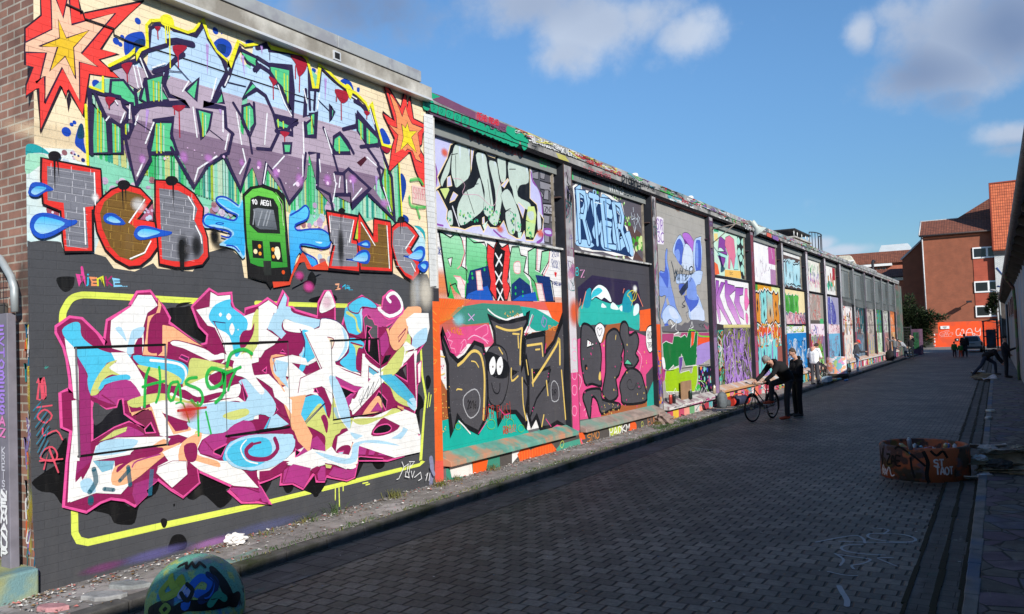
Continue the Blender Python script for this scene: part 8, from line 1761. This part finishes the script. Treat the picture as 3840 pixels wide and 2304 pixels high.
PO('8a3f9c','16161c',7,'1215 620 1240 560 1330 640 1320 760 1350 830 1280 1060 1200 860'); PO('c8e8dc','16161c',6,'1220 740 1250 740 1310 800 1200 800'); PO('a8e4dc','16161c',7,'1200 800 1350 860 1330 1060 1310 1060 1320 900 1200 860'); PO('e07a98','16161c',7,'1320 580 1380 550 1450 610 1480 900 1450 1080 1400 900 1390 1070 1360 1060 1370 860 1310 700'); PO('a8e4dc','16161c',7,'1450 1080 1470 900 1500 800 1520 1080')
text('DC','16161c',7,(1385,1115),(1430,1120),(1430,1160),(1390,1155),.05)
mural('b4l',-7.78,'PR','mural','violet and pink graffiti letters on white above a violet tangle on grey, foot of the fourth bay'); 
RW('f2f0f2',24210,28390,2400,4020); RW('6e6a64',24210,28390,480,2450); RW('e8d890',25000,28390,2400,2500,.8)
cur('M')
for s in ('1170 1240 1220 1250 1210 1484 N 1250 380 1230 420 1180 200 1170 0','1250 1270 1310 1280 1230 1484 N 1300 200 1420 440 1370 440 1200 130 1180 0','1310 1240 1350 1250 1355 1300 1460 1330 1470 1400 1380 1484 N 1480 200 1560 440 1500 440 1350 150 1310 0','1470 1350 1600 1360 1590 1470 1540 1484 N 1540 100 1600 250 1610 370 1540 320 1450 100 1470 0'): GP('9a4ab4','e2a6e0',s); Cl('1e1626',9,s)
PO('ee7ab8','1e1626',8,'1620 1370 1660 1370 1660 1484 N 1690 100 1640 240 1620 200 1610 100'); PO('ee7ab8','1e1626',8,'N 1635 265 1665 300 1670 400 1655 440 1635 380',1)
cur('N'); P('3a3436','1190 430 1290 450 1300 900 1240 960 1190 900'); 
scrib(['3cc0b0','d8703c','1e1e1e','5cb85c','e8e8e8'],70,24.25,25.2,.5,2.3,35,71); scrib(['9a6ac4','b48ad8'],26,25.2,28.3,.6,2.3,120,72,.7); scrib(['1c1620'],34,25.2,28.3,.5,2.35,32,73,.6); scrib(['c4cc4c','f2f2f2'],34,25.2,28.3,.5,2.35,18,74); scrib(['b48ad8'],14,25.4,28.2,.6,2.3,70,75,.8)
mural('b5',-7.868,'PS','mural','white panel with magenta patches above teal and orange letters, fifth bay')
RW('f4f2f4',28800,32890,4060,5700); RW('c05ca0',31700,32880,4900,5650); RW('e8b4cc',29100,29500,4100,5650,.5); RW('b86ab0',31900,32880,4070,4700,.6); scrib(['e0d4e0','8a7a90'],12,29,32.4,4.2,5.6,24,81)
RW('e0a020',28800,32890,3300,4010); RW('4a9c3c',28800,29600,3500,4010); RW('dfe8a0',31600,32890,3300,4010); RW('e0482c',28800,32890,1900,2500); RW('7a6a5c',28800,32890,2400,3300); RW('8c84b8',28800,32890,460,1950); RW('9c5a50',31700,32890,450,2000)
wild(['3ab8cc','8ad8d8','e0902c'],'141820',4,29.1,32.6,2.45,3.85,82,60,'f4f2ea'); wild(['9a86c8','7ad8d8','b09ad8'],'3a2a6a',4,28.9,32.2,.5,2.2,83,45,'c8a8e8'); scrib(['f2c030','e84c2c','46c0b0','f4f4f4','f0a030'],36,28.9,32.8,1.7,2.5,60,84)
mural('b6',-7.868,'PS','mural','pale blue ghostly faces on brown above green letters and a blue field, sixth bay')
RW('58443f',33240,37400,4060,5650); RW('e8e6e4',33240,37400,5440,5650); wild(['9ad4e4','c2e6ee'],'22303a',3,33.4,37.1,4.08,5.3,91,55,'bfe2ee'); scrib(['bfe6f0'],9,33.5,37.2,4.1,5.3,80,92)
RW('f4e2b0',33240,37400,2950,3980); RW('e8c4c8',33240,37400,2450,2960); scrib(['d88aa0','7a8a9c','e05a5c','b49ac0','9a5a78'],60,33.3,37.4,2.5,3.0,60,93,.3); wild(['3f9a34','5cb84a'],'2a7a2c',3,33.6,36.2,2.95,3.85,94,20,'d8ecf0')
RW('161618',33240,37400,2440,2540); RW('f0eef0',33240,37400,2150,2440); scrib(['d8e070','5cb85c','b0c8d8'],20,33.4,37.2,2.2,2.45,40,95,.15); RW('1f86d0',33240,37400,460,2150); scrib(['f4f6f8','c8dcec'],46,33.5,37.2,.5,1.9,50,96,.5); scrib(['123a6c','101418'],22,33.5,37.2,.5,1.8,26,97,.5)
mural('b7',-7.868,'PS','mural','green, violet and pink dripping stripes above red scribbles and magenta shapes, seventh bay')
RW('eae6dc',37860,41620,4060,5650); bars(['4cae6c','7cd48c','2c3a3c'],30,38,41.4,4.9,5.5,101); bars(['8a5ac0','a07ad0'],24,38,41.4,4.6,5.1,102); bars(['f0a0c0','f4c0d4','e87aa0'],30,38,41.4,4.35,4.8,103); bars(['f4f4f4','c8dce8'],18,38,41.4,4.1,4.5,104); bars(['2c2a30'],14,38,41.4,4.5,4.7,105,.04)
RW('a49c94',37860,41620,2700,3950); scrib(['d8504c','e88a7c','f0e0d8'],60,38,41,2.75,3.9,26,106); RW('5c5450',38300,40500,2520,2720); RW('54b878',40700,41500,2550,2800); RW('f4e4f0',37860,41620,1900,2550); scrib(['4a5ab4','f4b8d0','ffffff'],30,37.9,41.5,1.8,2.5,40,107,.2)
RW('8a7a9c',37860,41620,460,1950); P_=[(38.2,.5),(38.6,1.8),(39.3,1.3),(40.1,1.9),(40.8,1.2),(41.0,.6)]; it_('P','c82460',1.,mm(P_)); it_('P','5cb83c',1.,mm([(40.3,.6),(40.2,1.7),(40.9,1.5),(41.3,.6)])); scrib(['1a1a1c','f4f4f4','7ad83c','e05a8c','e8906c'],50,38,41.5,.5,2.0,40,108)
mural('b8',-7.868,'PS','mural','white, orange and green vertical drips above violet and sky blue fields, eighth bay')
RW('f0eeea',42060,45800,4060,5600); bars(['f0a040','c8501c'],14,42.2,45.6,4.6,5.2,111,.2); bars(['3cc49c','2a8a6c'],16,42.2,45.6,4.4,4.75,112,.3); bars(['24262a','6a2a2c'],16,42.2,45.6,4.3,5.6,113,.08); RW('b02c3c',45000,45800,4900,5550); bars(['f4f4f2'],18,42.2,45.4,4.05,4.5,114,.15)
RW('a8a4c0',42060,45800,2500,3960); it_('P','5a5cac',1.,mm([(42.4,2.7),(42.8,3.2),(43.0,3.9),(44.0,3.8),(44.8,3.3),(45.0,2.7),(44,2.5)])); it_('l','dce8f4',240,.8,mm([(43.7,3.9),(43.7,2.4)])); scrib(['3c3c8c','8a8cd0'],26,42.4,45.0,2.5,3.6,40,115)
RW('f0dce4',42060,45800,2000,2520); scrib(['e8a0a8','f4f4f4','b04c5c'],22,42.2,45.7,1.9,2.5,50,116,.25); RW('74b8dc',42060,45800,450,2050); scrib(['b8282c','34506c'],34,42.4,45.5,.6,1.9,20,117)
# lower parts of the netted bays, windows behind the nets
bay_=[(46.3,50.1),(50.6,54.4),(54.84,58.7),(59.1,62.4),(62.8,66.2),(66.6,70.2)]
cfg_=[(['f4f0f0','e03028','e8c060','3c2a28'],['f0e4d8','c8d8e8','e85c3c','8cc0d8']),(['2c5c64','e8e8e8','c8402c'],['6c7076','3c8cc0','8cb0c8']),(['c8c0b8','34302c','6c5c58'],['b8a8a4','d8d04c','4c8cc0']),(['44a868','a83c4c','3c6cc0'],['d8e8d8','8cd83c','1c2430']),(['d8e0d4','9c5ca8','6c6058'],['9c8078','c83c3c','e8b8c0']),(['f08a4c','e8dcc8','d86c30'],['e8a860','c8c8c0','44403c'])]
for k,((a,b),(c1,c2)) in enumerate(zip(bay_,cfg_)):
    mural('n%d'%k,-7.868,'PS','mural',['red and white chequered stripes and orange flecks under the netting, ninth bay','dark teal head above a grey door panel under the netting, tenth bay','black and white curls above yellow streaks, eleventh bay','green foliage-like strokes above lime streaks, twelfth bay','pale panel with a mauve figure above brown streaks, thirteenth bay','orange panel above rust and white streaks, last bay'][k])
    A,B=int(a*1000),int(b*1000); RW(c1[0],A,B,1950,3560); RW(c2[0],A,B,440,1960); RW('b8bcbc',A+300,B-1700,4090,5450); RW('8c9294',A+700,A+800,4090,5450); RW('e4e4e0',A+300,A+480,4090,5450); RW('7c8284',B-1600,B,4090,5600)
    bars(c1,26,a+.1,b-.1,2.0,3.5,130+k,.16); scrib(c1,22,a+.1,b-.1,2.0,3.5,60,140+k); bars(c2,34,a+.1,b-.1,.5,1.95,150+k,.14); scrib(c2,16,a+.1,b-.1,.5,1.9,50,160+k)
    RW('303236',A,B,2480,2520)

mural('pf',-7.60,'PR','mural','paint splashed plinth along the farther bays')
r=random.Random(99)
for y in range(19200,70000,420):
    RW(r.choice(['e87a60','f0a090','e8c040','c8506c','f0e8e8','8c84a0','5cb0b8','b83c50','d8d0cc','34303c','d870a0','70a878']),y,y+r.randint(380,700),-60 if y<24000 else -60,230 if y<24000 else 350)
scrib(['2a2226','e8d040','c83060','f4f0f0','48a0a8','f07a4c'],150,19.3,69,.0,.32,30,170,.15)
mural('lg',-7.489,'PS','mural'); RW('e8e4e0',19500,22600,285,350,.9); RW('d8a070',24200,28300,405,470,.9); RW('e0dcd8',46000,69500,405,480,.9); scrib(['d05c98','3a3a3e','c0c0c4'],26,19.5,23.6,.29,.35,12,171,.03)
mural('p4',-7.648,'PS','mural')
r=random.Random(5)
for (a,b) in ((14.48,14.79),(19.23,19.49),(23.86,24.17),(28.44,28.76),(32.93,33.19),(37.46,37.82),(41.68,42.0),(45.9,46.28),(50.15,50.55),(54.45,54.8),(58.73,59.07),(62.45,62.78)):
    if a>20: RW(r.choice(['e8e4e8','b8a0b8','8a3c48','c8c8cc','6c4c6c']),int(a*1000),int(b*1000),2000,5700,.8); RW(r.choice(['b05c78','8a3c30','9c80a8','a84c50']),int(a*1000),int(b*1000),400,2100,.9)
    scrib(['2a2a30','b04c8c','8a7ab0','3c8c8c'],12,a+.03,b-.03,1.2 if a>16 else 3.2,5.6,16,int(a),.4)
    if 19<a<20: RW('f2602c',19230,19490,1500,2500); scrib(['d04ca0','f0a040','5c4ca8'],14,a,b,.5,1.8,50,8,.5)
# ---- concrete band and coping above the long wall
mural('band',-7.598,'PS','mural','tags and lettering along the coping and fascia above the long wall'); cur('B')
GRN='1fa57c'
P('7a4a68','1600 860 1800 930 2130 1090 2350 1180 2473 1230 2473 1300 2130 1160 1800 1010 1640 930'); P(GRN,'1580 850 1640 870 1780 935 1700 960 1720 1000 1640 980 1600 960'); P('d87a8c','2120 1095 2350 1180 2350 1220 2120 1150',0,.5)
text('REAB REAB','d8283c',10,(2140,1085),(2340,1165),(2340,1215),(2140,1150),.06); cur('J')
P(GRN,'880 -20 1060 40 1090 150 960 110 860 40'); text('DJS','7a4a68',9,(700,-40),(860,-10),(870,40),(720,0),.1)
text('OPEL.*PLICEL+CAR+OK.WLS ASSY','f2f2f2',9,(1090,60),(1590,262),(1590,305),(1092,125),.06,0,.3); text('YREAB-ROMAF','c8242c',7,(1650,295),(1800,345),(1800,385),(1650,335),.06); text('BNA+CR+HOE+CBS','c8242c',6,(1825,370),(1980,430),(1980,465),(1828,405),.06)
text('RISBOH','16161a',11,(1990,455),(2170,520),(2170,610),(1992,560),.04); text('-BNA+CR-HOE','1a1a1e',7,(2170,520),(2310,575),(2310,610),(2170,555),.06); cur('M'); text('OUR MKY','f2f2f2',10,(1620,370),(1840,450),(1840,520),(1620,440),.06); text('PA','f2f2f2',9,(890,60),(950,85),(950,140),(890,115),.05); text('BORA!!!!!','d0303c',9,(650,0),(880,60),(880,110),(650,30),.06); text('YKE-Y-TEK QOM','2a2a2e',7,(1010,110),(1380,250),(1380,290),(1010,150),.06)
for s in ('1430 290 1440 340','1470 300 1480 350','1570 340 1580 390'): Ln('3cb84c',26,s)
P('8a5ca8','2050 545 2140 585 2140 640 2050 600'); P('d8604c','1960 505 2030 530 2030 590 1960 560')
it_('p','6c8c7c',.6,[36500,6010,39500,6010,39500,6150,36500,6150]); r=random.Random(31)
for k in range(60): y=r.uniform(30,72); it_('l',r.choice(['8a6ca8','d0605c','6cae8c','f0f0f0','3a3a3e','c8a060']),int(r.uniform(15,50)),.7,mm([(y,6.02),(y+r.uniform(-.3,.3),6.14)]))
scrib(['f2f2f2','c8242c','1a1a1e','58c0d0','3cb84c','8a5ca8'],120,17,45,6.02,6.13,20,37,.08)
scrib(['f2f2f2','c8242c','e8e070','1a1a1e'],40,12.5,17,6.02,6.13,14,38,.05)
mural('band2',-7.618,'PS','mural','green and plum bubble scrawl on the fascia beside the hall'); cur('B')
P('6a4a62','1600 960 2473 1310 2473 1400 1690 1110 1620 1020',0,.85)
for k,x in enumerate(range(1640,2473,75)):
    y=965+(x-1640)*.42; P(GRN,'%d %d %d %d %d %d %d %d %d %d'%(x-30,y+20,x,y-8,x+42,y+25,x+30,y+100,x-20,y+90),1); Cl('1a5a50',6,'%d %d %d %d %d %d'%(x-5,y+30,x+15,y+40,x,y+70),1)
cur('J')
for k,x in enumerate(range(560,1080,80)):
    y=0+(x-640)*.37; P(GRN,'%d %d %d %d %d %d %d %d'%(x-30,y-10,x+5,y-20,x+40,y+30,x,y+70),1)
Ln('2a2a2e',9,'1120 170 1165 185 1140 215 1170 235',0); P('e8e070','1350 240 1440 270 1480 330 1380 300',0,.6); text('K+ COS+ COSE+COFE','c85c68',6,(1620,365),(1880,460),(1880,495),(1620,400),.15); scrib(['f2f2f2','58c0d0'],16,20.3,22.4,5.88,5.98,24,33,.05); scrib(['8a6ca8','d0605c','6cae8c','f0f0f0','3a3a3e'],60,24,71,5.87,5.98,30,34,.06)
# ---- writing on the orange wall, gate post, block, dome and ring: own surfaces
def surface_paint(name, mat, parent, items, xf, lab=None):
    pt=Paint(name,0.,mat); coats(pt,items); return pt.ob('mural',parent,lab,xf)
def stroke(col,w,ps,sm=1): return ('L' if sm else 'l',col,int(w*1000),1.,mm(ps))
def word(t,col,w,x0,x1,z0,z1,j=.03):
    r=random.Random(len(t)); o=[]; n=len(t); cw=(x1-x0)/(n+.22*(n-1))
    for i,ch in enumerate(t):
        for st in F_.get(ch,[]):
            v=[float(q) for q in st.split()]; o.append(('l',col,int(w*1000),1.,mm([(x0+i*cw*1.22+cw*v[k]+r.uniform(-j,j)*cw,z0+(z1-z0)*v[k+1]) for k in range(0,len(v),2)])))
    return o
wy=[stroke('f6d8d0',.075,p) for p in ([(-4.95,1.98),(-5.2,1.9),(-5.3,1.5),(-5.2,1.2),(-4.95,1.25),(-4.85,1.55),(-4.82,1.2),(-4.6,1.25),(-4.5,1.6),(-4.55,1.9),(-4.7,1.85),(-4.68,1.7)],[(-4.3,1.15),(-4.25,1.6),(-4.0,1.95),(-3.75,1.9),(-3.65,1.5),(-3.6,1.2),(-3.45,1.15),(-3.4,1.35),(-3.55,1.4)],[(-4.27,1.5),(-3.7,1.5)],[(-3.3,2.05),(-3.35,1.75),(-3.2,1.6),(-2.95,1.7),(-2.85,2.0),(-2.85,1.5),(-2.9,1.15),(-3.2,1.12),(-3.2,1.25)])]
wy+=[stroke('f2b8b0',.04,p) for p in ([(-6.5,1.7),(-6.9,1.6),(-7.0,1.35),(-6.8,1.2),(-6.55,1.3),(-6.6,1.45),(-6.8,1.4)],[(-6.5,1.2),(-6.4,1.65),(-6.3,1.25),(-6.2,1.6),(-6.1,1.2),(-6.0,1.5)],[(-6.5,1.75),(-6.1,1.85),(-6.0,1.7),(-6.4,1.65)],[(-6.9,1.1),(-6.2,1.12),(-5.75,1.15)],[(-5.8,1.65),(-5.85,1.5)],[(-5.6,1.6),(-5.75,1.5),(-5.6,1.4),(-5.75,1.3)])]
surface_paint('ow',PS,ow,wy,lambda v:(v[1],105.996-v[0],v[2]))
surface_paint('blk',PS,COL.objects['concrete_block'],[('p','9aa050',.5,mm([(-8.6,-.03),(-7.57,-.03),(-7.57,.2),(-8.6,.25)]))]+word('RBH','141414',.032,-7.98,-7.62,.09,.24),lambda v:(v[1],3.497-v[0],v[2]))
gp=[]
for i,(ch,c) in enumerate(zip('EKHOBESSAZ','bbbbbbbbbb')):
    gp+=word(ch,'b08ae8' if i<8 else 'f08ac8',.02,-7.94,-7.85,2.40-i*.105,2.475-i*.105)
for i,ch in enumerate('KREISCH'): gp+=word(ch,'d8d8e0',.012,-7.915,-7.865,1.30-i*.075,1.36-i*.075)
for i,ch in enumerate('NEWMANUP'): gp+=word(ch,'f6f6f6',.024,-7.935,-7.835,.90-i*.075,.96-i*.075)
surface_paint('gp',PS,post,gp,lambda v:(v[1]+(1.45-v[2])*.0227,3.757-v[0],v[2]))
et=[('s','1a6a8c',60,200,.7,mm([(-7.72,.95)])),('s','20888c',40,160,.6,mm([(-7.70,1.35)])),('s','c8c040',50,150,.5,mm([(-7.74,.45)]))]
for i,ch in enumerate('GOUAFFB'): et+=word(ch,'e8d830' if i<5 else 'f0f0f0',.012,-7.76,-7.71,2.42-i*.10,2.49-i*.10)
r=random.Random(44)
for k in range(46): x=r.uniform(-7.80,-7.665); z=r.uniform(.3,2.6); et.append(stroke(r.choice(['1a6a8c','20888c','c8c040','f0f0f0','e86a3c','8a7ab0','2a2a30','d8d8d8']),r.uniform(.008,.03),[(x,z),(min(x+r.uniform(-.04,.05),-7.655),z+r.uniform(-.15,.15)),(x,z-r.uniform(.05,.2))]))
for k in range(9): et.append(('s',r.choice(['c8c040','e8703c','3a8c8c','8a4a3c']),60,260,.45,mm([(-7.72,r.uniform(.2,1.9))])))
surface_paint('et',PB,hall,et,lambda v:(v[1],3.915-v[0],v[2]))
def on_dome(v):
    u,t=v[1],v[2]; a=R_(u); e=R_(t); o=DR+.004+v[0]; return (DC.x+o*math.cos(e)*math.cos(a),DC.y+o*math.cos(e)*math.sin(a),DC.z+.11+(DH-.11+.004+v[0])*math.sin(e)) if t>0 else (DC.x+o*math.cos(a),DC.y+o*math.sin(a),DC.z+.11+t*.006)
R_=math.radians
def dl(col,w,ps):
    q=_cm([(float(a)+44,float(b)) for a,b in ps],False,6); return ('l',col,int(w*1000),1.,[int(v*1000) for p in q for v in p])
dm=[dl('9aa832',9,[(232,30),(240,42),(250,36),(256,46),(262,36),(250,28),(240,24),(232,30)]),dl('a8b63c',8,[(236,48),(246,38),(256,30),(240,22)]),dl('0c1012',6,[(238,62),(252,68),(262,60),(270,68),(280,60),(292,66),(300,58)]),dl('1f66c8',10,[(268,14),(274,34),(288,44),(300,36),(294,24),(282,26)]),dl('102c5c',9,[(286,18),(300,24),(308,36),(300,46)]),dl('0c0e10',14,[(312,50),(318,30),(322,12),(330,6)]),dl('0b0c0c',12,[(222,6),(240,14),(254,8),(268,14),(290,12),(312,10),(336,10)]),dl('8fa040',4,[(238,10),(244,16),(250,12),(244,6),(239,10)]),dl('3a9a80',8,[(296,12),(306,20),(314,14)]),dl('a8a8d0',9,[(262,26),(268,34),(274,26)]),dl('0c1012',5,[(262,28),(270,20),(276,30),(268,38)])]
surface_paint('dome',PS,dome,dm,on_dome)
def on_ring(v): a=R_(v[1]*100); o=RR+.003+v[0]; return (RC.x+o*math.cos(a),RC.y+o*math.sin(a),RC.z+v[2])
def rl(col,w,ps):
    q=_cm([(a/100.,b) for a,b in ps],False,6); return ('l',col,int(w*100)/10.,1.,[int(v*1000) for p in q for v in p])
rg=[rl('0c0a0a',.05*10/10,[(190,.45),(198,.30),(206,.42),(200,.15)])]
def rw_(t,col,w,a0,a1,z0,z1):
    o=[]; n=len(t); cw=(a1-a0)/(n*1.2)
    for i,ch in enumerate(t):
        for st in F_.get(ch,[]):
            v=[float(q) for q in st.split()]; o.append([(a0+i*cw*1.2+cw*v[k],z0+(z1-z0)*v[k+1]) for k in range(0,len(v),2)])
    return [(col,w,p) for p in o]
g=G()
def ring_tube(col,w,ps):
    g=G(); q=_cm([(a,b) for a,b in ps],False,5) if len(ps)>2 else [(ps[0][0]+(ps[1][0]-ps[0][0])*t/4,ps[0][1]+(ps[1][1]-ps[0][1])*t/4) for t in range(5)]
    n=len(q); vs=[]
    for i,(a,z) in enumerate(q):
        p0=q[max(i-1,0)]; p1=q[min(i+1,n-1)]; dx=(p1[0]-p0[0])*.0109; dz=p1[1]-p0[1]; d=math.hypot(dx,dz) or 1
        for s_ in (-1,1):
            aa=R_(a+s_*(-dz/d)*w/2/.0109); zz=z+s_*(dx/d)*w/2; o=RR+.006; vs.append((RC.x+o*math.cos(aa),RC.y+o*math.sin(aa),RC.z+zz))
    return vs,[(2*i,2*i+1,2*i+3,2*i+2) for i in range(n-1)]
RGM={}
for col,w,ps in [('0e0b0c',.05,[(196,.46),(204,.28),(212,.44),(203,.10)]),('0e0b0c',.03,[(236,.46),(244,.50),(262,.38),(276,.24)]),('0e0b0c',.05,[(274,.46),(279,.30),(277,.12),(279,.0)]),('0e0b0c',.03,[(258,.36),(259,.2),(262,.06)]),('0e0b0c',.035,[(283,.47),(290,.40),(298,.46),(304,.36)]),('c8c0c0',.02,[(204,.08),(210,.18),(216,.06),(224,.17),(228,.05),(234,.07)]),('2a5a6c',.04,[(256,.42),(258,.43)])]+rw_('ZAE','0e0b0c',.028,220,246,.22,.36)+rw_('ST','cfc4c4',.022,286,300,.24,.34)+rw_('TAOT','cfc4c4',.02,288,312,.12,.23)+rw_('AA','c8c0c0',.02,206,220,.03,.13):
    v_,f_=ring_tube(col,w,ps); RGM.setdefault(col,G()).add(v_,f_)
for col,g in RGM.items(): g.ob('mural',M('ring_paint_'+col,col,.7,.1),ring)
# lane markings of chalk and spray on the paving
def chalk(col,a,*lines):
    for w,ps in lines:
        pt=Paint('road',0.,PS); pt.line(_cm([(float(x),float(y)) for x,y in ps],False,5),w*1.6,col,a); pt.ob('chalk_line',_chalk,None,lambda v:(v[1],v[2],ZR+.004+v[0]*.4))

_chalk=thing('chalk_drawing','pale worn chalk and spray strokes drawn on the dark paving','drawing',(-2,9,ZR))
def CH(*px): return [tuple(un(3040+px[i]/3.0925,1880+px[i+1]/3.0925,2,ZR)[:2]) for i in range(0,len(px),2)]
def CW(*px): return [tuple(un(1920+px[i]/3.091,1550+px[i+1]/3.091,2,ZR)[:2]) for i in range(0,len(px),2)]
chalk('b0b8c0',.8,(.018,CH(850,385,700,380,660,410,720,440,950,475,1190,470,1200,430,1060,390,850,380)),(.018,CH(60,480,370,420,540,405,610,440,630,490)),(.016,CH(330,470,640,480,900,485,1180,490)),(.018,CH(600,505,420,515,355,550,430,590,650,620,860,630)),(.016,CH(280,610,380,680,340,750)),(.016,CH(300,620,500,650,690,680,600,730,480,750,500,790)),(.016,CH(780,660,950,660)),(.014,CH(780,670,1000,760)),(.014,CH(200,820,380,860,540,870)),(.03,CH(330,990,360,1050,420,1150,420,1220)),(.014,CH(720,315,900,335,850,380)),(.02,CW(1650,330,1800,380,1960,395)),(.02,CW(2090,400,2473,450)))
for (wl, X_, mt_, nm_, lab_, items_) in ITEMS:
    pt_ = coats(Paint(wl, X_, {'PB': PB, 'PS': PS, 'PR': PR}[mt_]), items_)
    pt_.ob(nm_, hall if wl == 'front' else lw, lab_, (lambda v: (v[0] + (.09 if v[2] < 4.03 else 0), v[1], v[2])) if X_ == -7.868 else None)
